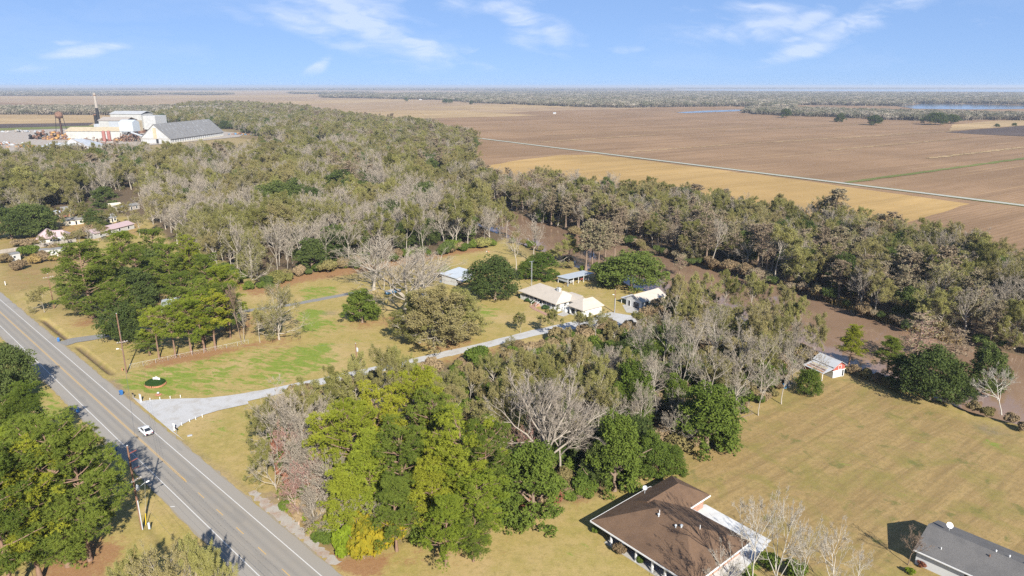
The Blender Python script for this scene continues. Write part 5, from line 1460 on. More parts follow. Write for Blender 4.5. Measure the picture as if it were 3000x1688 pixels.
def opening(root, side, at, c, z, w, h, frame=None, pane=None, name='window', grid=0, proud=.04):
    """a window or door on the wall plane side '-y' or '+x' ... at = plane coordinate, c = centre along the wall"""
    frame = frame or M['white_trim']; pane = pane or M['dark_glass']
    s = -1 if side[0] == '-' else 1
    def bx(mb, c0, c1, z0, z1, d0, d1):
        a, b = sorted((at + s * d0, at + s * d1))
        if side[1] == 'y': mb.box(c0, c1, a, b, z0, z1)
        else: mb.box(a, b, c0, c1, z0, z1)
        return mb
    f = MB(); t = .09
    for q in ((c - w / 2 - t, c - w / 2, z - t, z + h + t), (c + w / 2, c + w / 2 + t, z - t, z + h + t)): bx(f, q[0], q[1], q[2], q[3], .0, proud + .03)
    for q in ((c - w / 2, c + w / 2, z - t, z), (c - w / 2, c + w / 2, z + h, z + h + t)): bx(f, q[0], q[1], q[2], q[3], .0, proud + .03)
    fo = f.build(name, frame, root)
    bx(MB(), c - w / 2, c + w / 2, z, z + h, .0, proud * .6).build('pane' if name == 'window' else 'panel', pane, fo)
    for g_ in range(grid):
        zz_ = z + h * (g_ + 1) / (grid + 1)
        bx(MB(), c - w / 2, c + w / 2, zz_ - .02, zz_ + .02, proud * .6 + .002, proud).build('glazing_bar', frame, fo)
    return fo

def frame_at(p0, p1):
    d = (p1 - p0); return math.atan2(d.y, d.x), math.hypot(d.x, d.y)

# ---- cream roofed white house
A = G(1628.3, 892, 3.0); Wc = G(1517.5, 851.2, 3.0); rz, L = frame_at(Wc, A)
H1 = thing('white_house', 'long white house with cream hipped roof and front porch beside the bayou', 'house', (A.x, A.y, 0), rz)
MB().box(-L + .9, -.9, 2.7, 10.0, .0, 2.95).build('wall', M['white_wall'], H1)
MB().box(-L + .6, -.5, .55, 2.65, .0, .85).build('porch_floor', M['white_wall'], H1)
hip(MB(), -L, 0, 0, 10.6, 3.0, 6.1, -L + 5.6, -2.6).build('roof', M['beige_roof'], H1)
MB().box(-.6, 3.2, 6.9, 10.2, 0, 2.9).build('wing_wall', M['white_wall'], H1)
hip(MB(), -6, 4.5, 6.3, 11.0, 2.95, 4.75, -6, 4.5).build('wing_roof', M['beige_roof'], H1)
MB().box(-7.5, -2.2, 10.0, 13.6, 0, 2.6).build('back_wall', M['white_wall'], H1)
MB().box(-7.9, -1.8, 9.6, 14.2, 2.62, 2.8).build('back_roof', M['beige_roof'], H1)
MB().box(-4.7, -3.3, 4.4, 5.2, 4.4, 6.7).box(-4.8, -3.2, 4.3, 5.3, 6.7, 6.85).build('chimney', M['white_wall'], H1)
MB().tube((-4.4, 4.8, 6.85), (-4.4, 4.8, 7.2), .16).build('chimney_pot', M['black'], H1)
for i in range(9):
    x = -L + .8 + i * (L - 1.5) / 8
    MB().box(x - .07, x + .07, .58, .72, .85, 2.8).build('post', M['white_trim'], H1)
for i in range(8):
    if i == 4: continue
    x = -L + .8 + i * (L - 1.5) / 8; e = x + (L - 1.5) / 8
    m = MB().box(x + .08, e - .08, .62, .68, 1.62, 1.70).box(x + .08, e - .08, .62, .68, .95, 1.02)
    for k in range(8): m.box(x + .2 + k * .28, x + .24 + k * .28, .63, .67, 1.02, 1.62)
    m.build('railing', M['white_trim'], H1)
for x in (-17.5, -13.6, -7.3, -4.4): opening(H1, '-y', 2.7, x, 1.15, 1.2, 1.5, grid=1)
opening(H1, '-y', 2.7, -10.3, .9, 1.0, 2.05, name='door', pane=M['wood_grey'])
m = MB()
for k in range(5): m.box(-11.2, -8.9, .55 - .34 * (5 - k), .55 - .34 * (4 - k), 0, .17 * (k + 1) - .01)
m.build('steps', M['brick'], H1)
for x in (-11.3, -8.8):
    MB().tube((x, .6, 1.75), (x, -1.2, .95), .05).tube((x, -1.2, 0), (x, -1.2, .95), .05).build('handrail', M['white_trim'], H1)
MB().box(-.5, 1.6, 2.8, 6.2, 0, .85).build('side_deck', M['white_wall'], H1)
for x in (.4, 1.5): MB().box(x - .06, x + .06, 3.0, 3.12, .85, 2.7).build('post', M['white_trim'], H1)
m = MB().box(.1, .16, .8, 6.6, 1.6, 1.68)
for k in range(14): m.box(.1, .16, .9 + k * .42, .94 + k * .42, .85, 1.6)
m.build('railing', M['white_trim'], H1)
opening(H1, '+x', -.9, 5.0, 1.2, 1.1, 1.3, grid=1)
# carport and garage wing
m = MB().box(2.9, 9.2, 6.5, 12.0, 0, 2.75)
m.build('garage_wall', M['white_wall'], H1)
hip_y(MB(), 2.2, 9.9, 2.9, 12.6, 2.8, 5.1, 6.4, 10.8).build('garage_roof', M['beige_roof'], H1)
m = MB().poly([(6.05, 6.2, 5.0), (4.6, 5.2, 3.9), (7.5, 5.2, 3.9)]); m.build('gablet', M['dark_open'], H1)
for x in (2.9, 5.6, 8.6):
    MB().box(x, x + .5, 3.4, 3.9, 0, 2.6).build('pier', M['white_wall'], H1)
for (xa, xb) in ((3.4, 5.6), (6.1, 8.6)):
    m = MB(); n = 10; xm, hw = (xa + xb) / 2, (xb - xa) / 2
    arc = [(xm - hw * math.cos(math.pi * i / n), 1.75 + .8 * math.sin(math.pi * i / n)) for i in range(n + 1)]
    for (p, q) in zip(arc[:-1], arc[1:]):
        m.hull([(p[0], 3.45, p[1]), (q[0], 3.45, q[1]), (q[0], 3.45, 2.62), (p[0], 3.45, 2.62)], [(p[0], 3.85, p[1]), (q[0], 3.85, q[1]), (q[0], 3.85, 2.62), (p[0], 3.85, 2.62)])
    m.build('arch', M['white_wall'], H1)
MB().box(8.7, 9.2, 3.9, 6.5, 0, 2.7).build('carport_wall', M['white_wall'], H1)
opening(H1, '-y', 6.5, 4.4, .0, 1.8, 2.1, name='door', pane=M['dark_open'])
opening(H1, '-y', 6.5, 7.4, .0, 1.8, 2.1, name='door', pane=M['dark_open'])
walk = ribbon('brick_walk', [(1555, 896), (1567, 906), (1615, 928)], 1.5, .075, M['brick'], jag=.03, n=20)
ribbon('concrete_walk', [(1640, 925), (1668, 915), (1700, 925)], 3.0, .07, M['concrete'], jag=.05, n=20)
# foundation hedges
for i, (x, y, w) in enumerate(((1530, 874, 16), (1549, 884, 20), (1563, 890, 12), (1588, 893, 16), (1600, 906, 22))):
    hero('shrub', x, y, y - 11, w + 3, ['hedge bush at the far end of the house porch', 'clipped hedge bush along the house porch', 'bush left of the porch steps', 'spiky bush right of the porch steps', 'hedge bush at the house corner'][i], group='hedge bushes along the house porch', mats=[LH])

# ---- white garage
S0 = G(1879.2, 908.5); W0 = G(1830.5, 894.4); E0 = G(1947.7, 888.4); rz, Lg = frame_at(S0, E0)
H2 = thing('white_garage', 'white garage with cream gable roof and dark roll-up door', 'garage', (S0.x, S0.y, 0), rz)
Wg = 7.0; Lg = 12.2
gable_wall(MB(), .1, Lg - .1, .1, Wg, 0.02, 2.75, 4.35).build('wall', M['white_wall'], H2)
gable_slabs(MB(), -.35, Lg + .35, -.35, Wg + .45, 2.72, 4.62).build('roof', M['beige_roof'], H2)
opening(H2, '-x', .1, 2.5, .0, 2.6, 2.1, name='garage_door', pane=M['black'], grid=4)
opening(H2, '-x', .1, 5.6, .0, .9, 2.0, name='door', pane=M['black'])
MB().box(-.12, .1, 3.2, 3.5, 3.2, 3.35).build('wall_lamp', M['black'], H2)
for c in (3.1, 7.9):
    o = opening(H2, '-y', .1, c, .95, 1.0, 1.3, grid=2)
    for d in (-.78, .78): MB().box(c + d - .22, c + d + .22, .02, .1, .85, 2.35).build('shutter', M['green_shutter'], o)
MB().box(0.0, Lg, -.02, .06, 0.0, .35).build('brick_base', M['brick'], H2)
MB().box(0, 6, 7.1, 9.6, 2.0, 2.15).build('lean_to_roof', M['tin_roof'], H2)
for x in (.3, 3, 5.7): MB().box(x, x + .12, 9.3, 9.42, 0, 2.0).build('lean_to_post', M['white_trim'], H2)
sheet('garage_slab', [(1823, 894), (1836, 893), (1880, 909), (1872, 919), (1835, 916)], .078, M['concrete'])

# ---- open pole shed
S1 = G(1663.8, 837.8); E1 = G(1727, 823); rz, L1 = frame_at(S1, E1)
H3 = thing('pole_shed', 'open pole shed with a flat silver tin roof behind the house', 'shed', (S1.x, S1.y, 0), rz)
MB().hull([(-.4, -.4, 2.72), (13.6, -.4, 2.72), (13.6, 6.0, 2.45), (-.4, 6.0, 2.45)], [(-.4, -.4, 2.82), (13.6, -.4, 2.82), (13.6, 6.0, 2.55), (-.4, 6.0, 2.55)]).build('roof', M['white_metal'], H3)
for x in (0, 2.7, 5.4, 8.1, 10.8, 13.2):
    for y in (0, 5.5): MB().box(x - .07, x + .07, y - .07, y + .07, 0, 2.7 - y * .045).build('post', M['white_trim'], H3)
MB().box(-.08, -.02, .1, 5.4, 1.25, 2.55).build('side_panel', M['white_metal'], H3)
MB().box(0, 13.2, 5.6, 5.66, .6, 2.4).build('back_panel', M['grey_metal'], H3)
def clutter(name, label, cat, px, py, rz, parts, group=None):
    p = G(px, py); t = thing(name, label, cat, (p.x, p.y, 0.02), rz, group)
    for nm, m, mat in parts: m.build(nm, mat, t)
    return t
def at_shed(x, y): return H3.matrix_basis @ Vector((x, y, 0))
def loose(name, label, cat, x, y, rz2, parts, group='things kept under the pole shed'):
    p = at_shed(x, y); t = thing(name, label, cat, (p.x, p.y, .02), rz + rz2, group)
    for nm, m, mat in parts: m.build(nm, mat, t)
loose('barrel_grill', 'dark barrel on its side at the near end of the pole shed', 'grill', 1.4, 1.2, .2, [('barrel', MB().tube((-.6, 0, .6), (.6, 0, .6), .38, n=12), M['black']), ('stand', MB().box(-.5, -.42, -.3, .3, 0, .3).box(.42, .5, -.3, .3, 0, .3), M['grey_metal'])])
loose('boat', 'small white boat leaning under the pole shed', 'boat', 4.4, 2.2, .5, [('hull', MB().hull([(-1.6, -.35, .2), (1.6, -.15, .35), (1.6, .15, .35), (-1.6, .35, .2)], [(-1.8, -.7, .9), (2.1, -.2, 1.1), (2.1, .2, 1.1), (-1.8, .7, .9)]), M['white_wall']), ('trailer', MB().box(-1.4, 1.6, -.5, -.4, .1, .2).box(-1.4, 1.6, .4, .5, .1, .2), M['rust'])])
loose('lumber_pile', 'pile of tan boards under the pole shed', 'lumber', 6.6, 1.2, .3, [('board', MB().box(-1.2, 1.2, -.3 + .0, -.1, .1 * k, .1 * k + .07) if k % 2 else MB().box(-1.1, 1.3, -.05, .15, .1 * k, .1 * k + .07), M['tan_stain']) for k in range(6)])
loose('tractor', 'small red tractor under the pole shed', 'tractor', 9.2, 2.0, .1, [('hood', MB().box(-.9, .3, -.3, .3, .5, 1.0), M['red_paint']), ('seat', MB().box(.5, .9, -.25, .25, .6, .85), M['black']), ('wheel', MB().tube((.7, -.6, .45), (.7, -.4, .45), .45, n=12), M['tyre']), ('wheel', MB().tube((.7, .4, .45), (.7, .6, .45), .45, n=12), M['tyre']), ('front_wheel', MB().tube((-.7, -.45, .25), (-.7, -.3, .25), .25, n=10), M['tyre'])])
loose('storage_bins', 'white plastic bins stacked at the far end of the pole shed', 'bins', 11.8, 1.8, .4, [('bin', MB().box(-.6, .2, -.4, .4, 0, .7), M['white_wall']), ('bin', MB().box(.3, 1.1, -.4, .4, 0, .9), M['blue_tarp']), ('lid', MB().box(-.65, .25, -.45, .45, .7, .76), M['grey_metal'])])
clutter('swing_frame', 'low wooden sawhorse with a blue base behind the house', 'sawhorse', 1652, 842, .6, [('leg', MB().tube((0, -.3, 0), (0, 0, .9), .05), M['tan_stain']), ('leg', MB().tube((0, .3, 0), (0, 0, .9), .05), M['tan_stain']), ('leg', MB().tube((1.8, -.3, 0), (1.8, 0, .9), .05), M['blue_tarp']), ('leg', MB().tube((1.8, .3, 0), (1.8, 0, .9), .05), M['blue_tarp']), ('beam', MB().box(-.1, 1.9, -.05, .05, .85, .97), M['rust'])])

# ---- tin shed by the live oak, with its junk
p0 = G(1335, 838); p1 = G(1395, 815); rz, _ = frame_at(p0, p1)
H4 = thing('tin_shed', 'weathered tin shed half hidden by the dark live oak', 'shed', (p0.x, p0.y, 0), rz)
MB().box(0, 11, 0, 6.5, 0.02, 3.0).build('wall', M['tin_wall'], H4)
MB().hull([(-.5, -.5, 3.0), (11.5, -.5, 3.0), (11.5, 7.1, 3.75), (-.5, 7.1, 3.75)], [(-.5, -.5, 3.12), (11.5, -.5, 3.12), (11.5, 7.1, 3.87), (-.5, 7.1, 3.87)]).build('roof', M['white_metal'], H4)
MB().box(1.2, 2.4, -.06, 0, .05, 2.4).build('door', M['tan_stain'], H4)
MB().box(3.4, 6.2, -.06, 0, .05, 2.5).build('doorway', M['dark_open'], H4)
MB().hull([(-.2, -3.0, 2.1), (8, -3.0, 2.1), (8, -.1, 2.75), (-.2, -.1, 2.75)], [(-.2, -3.0, 2.17), (8, -3.0, 2.17), (8, -.1, 2.82), (-.2, -.1, 2.82)]).build('awning', M['tin_roof'], H4)
for x in (0, 4, 7.8): MB().box(x, x + .1, -2.9, -2.8, 0, 2.1).build('post', M['wood_grey'], H4)
clutter('scrap_trailer', 'dark scrap trailer beside the tin shed', 'trailer', 1284, 812, .15, [('bed', MB().box(-2.0, 2.0, -1, 1, .6, .8), M['black']), ('side', MB().box(-2.0, 2.0, -1.05, -.95, .8, 1.6), M['dark_open']), ('side', MB().box(-2.0, 2.0, .95, 1.05, .8, 1.5), M['rust']), ('load', MB().box(-1.6, 1.4, -.7, .7, .8, 1.4).tube((-1.8, -.6, 1.5), (1.9, .4, 1.6), .12), M['grey_metal']), ('wheel', MB().tube((0, -1.2, .35), (0, -1.0, .35), .35, n=10), M['tyre'])])
clutter('pirogue', 'light blue flat boat lying on the grass by the junk pile', 'boat', 1305, 827, .12, [('hull', MB().hull([(-1.9, -.3, 0), (1.9, -.3, .05), (1.9, .3, .05), (-1.9, .3, 0)], [(-2.3, -.6, .5), (2.4, -.45, .55), (2.4, .45, .55), (-2.3, .6, .5)]), M['blue_tarp']), ('thwart', MB().box(-.2, .2, -.5, .5, .51, .56), M['white_trim'])])
rj = random.Random(4); m = MB()
for k in range(26):
    a = rj.uniform(0, 3.1); x, y = rj.uniform(-2.5, 2.5), rj.uniform(-1, 1); l = rj.uniform(.5, 1.6)
    m.tube((x, y, rj.uniform(.05, .3)), (x + l * math.cos(a), y + l * math.sin(a), rj.uniform(.1, .9)), .06, n=5)
clutter('brush_pile', 'tangled heap of branches and scrap wood between shed and trailer', 'pile', 1312, 816, .3, [('heap', m, M['wood_grey'])])
clutter('parked_boat', 'grey tarped boat under the big leafless lawn tree', 'boat', 1150, 862, .5, [('hull', MB().hull([(-2.5, -.6, .4), (2.5, -.4, .5), (2.5, .4, .5), (-2.5, .6, .4)], [(-2.7, -1, 1.2), (3.2, -.3, 1.4), (3.2, .3, 1.4), (-2.7, 1, 1.2)]), M['blue_tarp']), ('cover', MB().hull([(-2.7, -1, 1.2), (3.2, -.3, 1.4), (3.2, .3, 1.4), (-2.7, 1, 1.2)], [(-2.0, -.3, 1.7), (1.8, -.2, 1.8), (1.8, .2, 1.8), (-2.0, .3, 1.7)]), M['grey_metal'])])
p = G(1198, 880); H4b = thing('cabin', 'small grey cabin glimpsed under the big leafless lawn tree', 'cabin', (p.x, p.y, 0), -.75)
gable_wall(MB(), 0, 6, 0, 4, .02, 2.3, 3.1).build('wall', M['grey_wall'], H4b); gable_slabs(MB(), -.3, 6.3, -.3, 4.3, 2.3, 3.3).build('roof', M['tin_roof'], H4b); opening(H4b, '+x', 6.0, 2.0, .05, .9, 1.9, name='door')
clutter('fire_ring', 'pale concrete block ring on the grass near the wood edge', 'blocks', 1428, 738, .2, [('block', MB().box(-.7, -.1, -.2, .2, 0, .4), M['concrete']), ('block', MB().box(.2, .8, -.2, .2, 0, .35), M['brick_orange'])])

# ---- brown roofed brick house
A = G(1730.3, 1525.6, 2.7); S2 = G(1985.4, 1688, 2.7); rz, _ = frame_at(A, S2)
H5 = thing('brick_house', 'brick ranch house with a big brown shingled hip roof on the back lawn', 'house', (A.x, A.y, 0), rz)
MB().box(1.2, 19.0, 2.4, 14.8, 0, 2.55).build('wall', M['brick'], H5)
MB().box(1.2, 7.8, 14.8, 20.8, 0, 2.5).build('wing_wall', M['brick'], H5)
hip(MB(), 0, 20.2, 0, 15.6, 2.7, 5.65, 7.4, 13.2, .24).build('roof', M['brown_shingle'], H5)
hip_y(MB(), .25, 8.6, 9.0, 21.5, 2.72, 4.7, 9.0, 17.6, .24).build('wing_roof', M['brown_shingle'], H5)
for q in ((-.06, 20.26, -.08, -.005), (-.06, 20.26, 15.605, 15.68)):
    MB().box(q[0], q[1], q[2], q[3], 2.46, 2.72).build('fascia', M['white_trim'], H5)
MB().box(20.205, 20.28, 0, 15.6, 2.46, 2.72).build('fascia', M['white_trim'], H5)
MB().box(-.08, -.005, 0, 15.6, 2.46, 2.72).build('fascia', M['white_trim'], H5)
MB().box(8.61, 8.68, 15.7, 21.5, 2.47, 2.74).build('fascia', M['white_trim'], H5)
for x in (4.2, 6.7, 9.4, 12.6, 15.0, 17.4): MB().box(x - .14, x + .14, .35, .63, .12, 2.5).build('column', M['white_trim'], H5)
MB().box(3.0, 19.2, .2, 2.4, 0, .12).build('porch_slab', M['concrete'], H5)
for x in (5.4, 9.0): opening(H5, '-y', 2.4, x, .5, 1.7, 1.6)
opening(H5, '-y', 2.4, 12.2, .12, 1.0, 2.1, name='door', pane=M['wood_grey'])
opening(H5, '-y', 2.4, 15.5, .5, 1.7, 1.6)
opening(H5, '+x', 19.0, 5.0, .7, 1.4, 1.3); opening(H5, '+x', 19.0, 10.0, .7, 1.4, 1.3)
for (x, y, z, r) in ((8.7, 6.6, 5.55, .22), (12.2, 6.4, 5.45, .2), (12.9, 6.9, 5.6, .26)):
    MB().lathe([(r * .6, z - .5), (r * .6, z), (r, z + .02), (r * .9, z + .14), (r * .2, z + .24)], x, y, 12).build('roof_vent', M['galv'], H5)
for (x, y, z) in ((8.4, 7.2, 5.5), (14.8, 9.2, 5.2)): MB().tube((x, y, z - .4), (x, y, z + .45), .06).build('vent_pipe', M['white_trim'], H5)
d = MB(); n = 14
for k in range(n):
    a, b = 2 * math.pi * k / n, 2 * math.pi * (k + 1) / n
    d.poly([(0, 0, -.10), (.42 * math.cos(a), .42 * math.sin(a), 0), (.42 * math.cos(b), .42 * math.sin(b), 0)])
dish = d.build('satellite_dish', M['galv'], H5); dish.location = (.9, 12.9, 4.0); dish.rotation_euler = (RAD(48), 0, RAD(25))
MB().tube((.9, 12.9, 2.9), (.9, 12.9, 3.95), .035).tube((.9, 12.9, 3.6), (1.25, 12.4, 3.1), .03).build('dish_mast', M['galv'], H5)
MB().box(8.8, 10.6, 15.7, 17.0, 0, .8).build('air_conditioner', M['galv'], H5)
sheet('patio', [(2003, 1480), (2068, 1479), (2260, 1585), (2228, 1614), (2120, 1665), (2040, 1600)], .07, M['concrete_pale'])
sheet('concrete_path', [(2190, 1575), (2250, 1588), (2250, 1600), (2150, 1700), (2060, 1740), (2090, 1680)], .078, M['concrete_pale'])
hero('shrub', 1745, 1563, 1540, 24, 'round clipped bush at the corner of the brick house', group='bushes along the brick house', mats=[OB])
hero('shrub', 1815, 1622, 1592, 40, 'brownish bush between the brick house columns', group='bushes along the brick house', mats=[LS])
hero('shrub', 1876, 1650, 1628, 22, 'small round bush right of the brownish one by the columns', group='bushes along the brick house', mats=[OB])

# ---- grey roofed house
A = G(2676, 1609.5, 2.7); B = G(2851.6, 1688, 2.7); rz, _ = frame_at(A, B)
H6 = thing('grey_roofed_house', 'white walled house with a dark grey shingled gable roof at the corner', 'house', (A.x, A.y, 0), rz)
gable_wall(MB(), .4, 23.5, .55, 10.6, 0, 2.55, 4.25).build('wall', M['white_wall'], H6)
gable_slabs(MB(), 0, 24, 0, 11.2, 2.7, 4.6, .16).build('roof', M['grey_shingle'], H6)
MB().box(-.02, 24.02, -.09, -.005, 2.5, 2.7).build('gutter', M['white_trim'], H6)
opening(H6, '-y', .55, 7.4, .1, .9, 2.0, name='door', pane=M['dark_glass'])
opening(H6, '-y', .55, 9.0, .5, 1.6, 1.6)
MB().hull([(9.6, -3.2, 2.1), (15, -3.2, 2.1), (15, -.1, 2.5), (9.6, -.1, 2.5)], [(9.6, -3.2, 2.18), (15, -3.2, 2.18), (15, -.1, 2.58), (9.6, -.1, 2.58)]).build('porch_roof', M['white_metal'], H6)
for x in (9.8, 14.8): MB().box(x - .07, x + .07, -3.1, -2.96, 0, 2.1).build('porch_post', M['white_trim'], H6)
for (x, y, r) in ((9.2, 5.9, .12), (10.9, 6.0, .12), (13.3, 6.0, .26), (14.6, 6.1, .1)):
    z = 4.5; MB().lathe([(r * .55, z - .3), (r * .55, z + .1), (r, z + .12), (r * .9, z + .3), (r * .2, z + .38)], x, y, 10).build('roof_vent', M['white_trim'], H6)
MB().tube((3.1, 2.1, 3.2), (3.1, 2.1, 3.75), .07).build('vent_pipe', M['white_trim'], H6)
MB().tube((20.2, 4.6, 4.0), (20.2, 4.6, 4.8), .08).build('vent_pipe', M['white_trim'], H6)
MB().tube((8.8, 4.4, 4.0), (8.8, 4.4, 4.55), .12).build('flue', M['rust'], H6)
d = MB()
for k in range(n):
    a, b = 2 * math.pi * k / n, 2 * math.pi * (k + 1) / n
    d.poly([(0, 0, -.1), (.5 * math.cos(a), .5 * math.sin(a), 0), (.5 * math.cos(b), .5 * math.sin(b), 0)])
dish = d.build('satellite_dish', M['white_trim'], H6); dish.location = (2.6, 7.0, 5.1); dish.rotation_euler = (RAD(45), 0, RAD(40))
MB().tube((2.6, 7.0, 4.0), (2.6, 7.05, 5.05), .04).build('dish_mast', M['galv'], H6)
for x, b in ((2700, 1660), (2665, 1680)):
    hero('shrub', x, b, b - 16, 26, 'yellow-green bush at the foot of the white gable' if x == 2665 else 'rusty low bush at the foot of the white gable', group='bushes at the white gable', mats=[LL if x == 2665 else LR])

# ---- red barn
P0 = G(2439, 1108.3); P1 = G(2471.4, 1100.6); rz, _ = frame_at(P0, P1)
H7 = thing('red_barn', 'small red and white barn with a rusted tin roof and lean-to by the bayou', 'barn', (P0.x, P0.y, 0), rz)
MB().box(0, 4.0, 0, 6.0, 0, 1.9).build('lower_wall', M['white_wall'], H7)
m = MB().hull([(0, 0, 1.9), (0, 6, 1.9), (0, 6, 3.2), (0, 0, 3.2)], [(4, 0, 1.9), (4, 6, 1.9), (4, 6, 3.2), (4, 0, 3.2)])
m.hull([(0, .0, 3.2), (4, .0, 3.2), (2, .0, 4.3)], [(0, 6, 3.2), (4, 6, 3.2), (2, 6, 4.3)]); m.build('upper_wall', M['red_paint'], H7)
r_ = MB()
for (xa, xb) in ((-.4, 2.0), (4.4, 2.0)):
    r_.hull([(xa, -.5, 3.0), (xa, 6.5, 3.0), (xb, 6.5, 4.35), (xb, -.5, 4.35)], [(xa, -.5, 3.08), (xa, 6.5, 3.08), (xb, 6.5, 4.45), (xb, -.5, 4.45)])
r_.build('roof', M['tin_roof'], H7)
lo = MB().hull([(-4.0, -.3, 2.0), (-4.0, 6.3, 2.0), (-.1, 6.3, 2.75), (-.1, -.3, 2.75)], [(-4.0, -.3, 2.1), (-4.0, 6.3, 2.1), (-.1, 6.3, 2.85), (-.1, -.3, 2.85)]).build('lean_to_roof', M['tin_roof'], H7)
for k in range(4): MB().hull([(-3.6 + k * .9, .1 + k * .3, 2.19 + k * .17), (-3.0 + k * .9, .1 + k * .3, 2.31 + k * .17), (-3.0 + k * .9, 5.5, 2.31 + k * .17), (-3.6 + k * .9, 5.5, 2.19 + k * .17)], [(-3.6 + k * .9, .1 + k * .3, 2.22 + k * .17), (-3.0 + k * .9, .1 + k * .3, 2.34 + k * .17), (-3.0 + k * .9, 5.5, 2.34 + k * .17), (-3.6 + k * .9, 5.5, 2.22 + k * .17)]).build('rusted_sheet', [M['rust_orange'], M['rust'], M['tan_stain'], M['tin_roof']][k], lo)
for y in (0, 3, 6): MB().box(-3.9, -3.75, y - .07, y + .07, 0, 2.0).build('post', M['white_trim'], H7)
MB().box(-3.7, -2.4, 5.9, 6.0, 0, 2.0).box(-3.75, -3.7, 2.5, 6.0, 0, 1.6).build('lean_to_wall', M['red_paint'], H7)
opening(H7, '-y', 0, 2.1, 2.2, .9, 1.0, name='loft_door', pane=M['red_paint'])
opening(H7, '-y', 0, 3.4, .05, .6, 1.7, name='door', pane=M['dark_open'])
MB().box(-.3, 4.3, -.03, -.005, 1.86, 1.98).build('trim_board', M['white_trim'], H7)
clutter('water_drum', 'blue-grey drum standing in the shade beside the small round oak', 'drum', 2298, 1137, .2, [('body', MB().lathe([(.5, 0), (.55, .1), (.55, 1.0), (.5, 1.1)], 0, 0, 14), M['blue_tarp']), ('post', MB().box(.9, 1.3, -.1, .1, 0, 1.6), M['grey_metal'])])

# ---- half hidden house in the grove
P0 = G(478, 925); P1 = G(560, 905)
H8 = thing('porch_house', 'white roofed house with an open carport half hidden in the pine grove', 'house', (P0.x, P0.y, 0), RAD(24))
MB().box(4.0, 14, 1.5, 9, 0, 2.6).build('wall', M['white_wall'], H8)
hip(MB(), -.5, 14.6, -1.2, 9.6, 2.7, 4.6, 2.5, 10.5).build('roof', M['white_metal'], H8)
for x in (-.1, 2.1, 4.4, 8.0, 12.0): MB().box(x - .1, x + .1, -.9, -.7, 0, 2.6).build('post', M['white_trim'], H8)
MB().box(-.3, 4.0, 6.0, 6.2, 0, 2.6).build('carport_back', M['dark_open'], H8)
opening(H8, '-y', 1.5, 6.5, .8, 1.4, 1.4); opening(H8, '-y', 1.5, 10.5, .05, .9, 2.0, name='door')
clutter('porch_bench', 'orange bench on the half hidden porch', 'bench', 512, 915, RAD(24), [('seat', MB().box(-.7, .7, -.2, .2, .4, .48), M['orange']), ('leg', MB().box(-.65, -.55, -.2, .2, 0, .4), M['orange']), ('leg', MB().box(.55, .65, -.2, .2, 0, .4), M['orange'])])
clutter('red_mower', 'red riding mower in front of the half hidden porch', 'mower', 523, 930, RAD(40), [('body', MB().box(-.7, .2, -.35, .35, .25, .75), M['red_paint']), ('seat', MB().box(.3, .7, -.2, .2, .5, .9), M['black']), ('wheel', MB().tube((.5, -.5, .25), (.5, -.35, .25), .25, n=10), M['tyre']), ('wheel', MB().tube((.5, .35, .25), (.5, .5, .25), .25, n=10), M['tyre'])])

# ---- houses at the left edge
P0 = G(111, 716.5); P1 = G(190, 708.4); rz, _ = frame_at(P0, P1)
H9 = thing('pink_roofed_house', 'pink hip roofed house behind a wooden fence', 'house', (P0.x, P0.y, 0), rz - .1)
MB().box(.5, 11.5, .6, 11, 0, 2.6).build('wall', M['grey_wall'], H9)
hip_y(MB(), -.5, 8.0, -.6, 12.0, 2.7, 6.2, 4.2, 7.5).build('roof', M['pink_roof'], H9)
hip(MB(), 4, 13, 2.4, 10.0, 2.65, 5.0, 4, 10).build('side_roof', M['pink_roof'], H9)
MB().box(12, 17, 5, 10, 2.3, 2.45).build('carport_roof', M['tin_roof'], H9)
for x in (12.2, 16.8): MB().box(x - .08, x + .08, 5.1, 5.26, 0, 2.3).build('carport_post', M['white_trim'], H9)
for x in (2.0, 5.5, 8.5): opening(H9, '-y', .6, x, .8, 1.0, 1.3)
P0 = G(-20, 747); P1 = G(232, 708)
FN = thing('board_fence', 'grey wooden board fence in front of the pink roofed house', 'fence', (P0.x, P0.y, 0), frame_at(P0, P1)[0])
Lf = (P1 - P0).length; nb_ = int(Lf / 2.4)
for k in range(nb_):
    x = k * 2.4
    m = MB()
    for q in range(8): m.box(x + q * .3 + .01, x + q * .3 + .28, -.02, .02, .02 + .02 * (q % 3), 1.75 + .03 * ((q * 7 + k) % 3))
    m.build('fence_panel', M['wood_grey'], FN)
    MB().box(x - .06, x + .04, .03, .13, 0, 1.85).build('fence_post', M['wood_grey'], FN)
def mobile_home(px0, py0, px1, py1, label):
    P0 = G(px0, py0); P1 = G(px1, py1); rz, L_ = frame_at(P0, P1)
    t = thing('mobile_home', label, 'mobile home', (P0.x, P0.y, 0), rz, 'mobile homes behind the rough field')
    MB().box(0, L_, 0, 4.2, .55, 3.1).build('wall', M['grey_wall'], t)
    MB().hull([(-.2, -.2, 3.1), (L_ + .2, -.2, 3.1), (L_ + .2, 4.4, 3.1), (-.2, 4.4, 3.1)], [(-.2, 1.9, 3.5), (L_ + .2, 1.9, 3.5), (L_ + .2, 2.3, 3.5), (-.2, 2.3, 3.5)]).build('roof', M['tin_roof_grey'], t)
    MB().box(.05, L_ - .05, .05, 4.1, .02, .55).build('skirting', M['white_wall'], t)
    k = 2.0
    while k < L_ - 1.5: opening(t, '-y', 0, k, 1.4, .9, .9); k += 3.6
mobile_home(118, 754, 206, 748, 'white mobile home with a dark roof beside the pines')
mobile_home(30, 768, 62, 762, 'white mobile home end at the ragged bushes')
P0 = G(278, 700); P1 = G(386, 672); rz, L_ = frame_at(P0, P1)
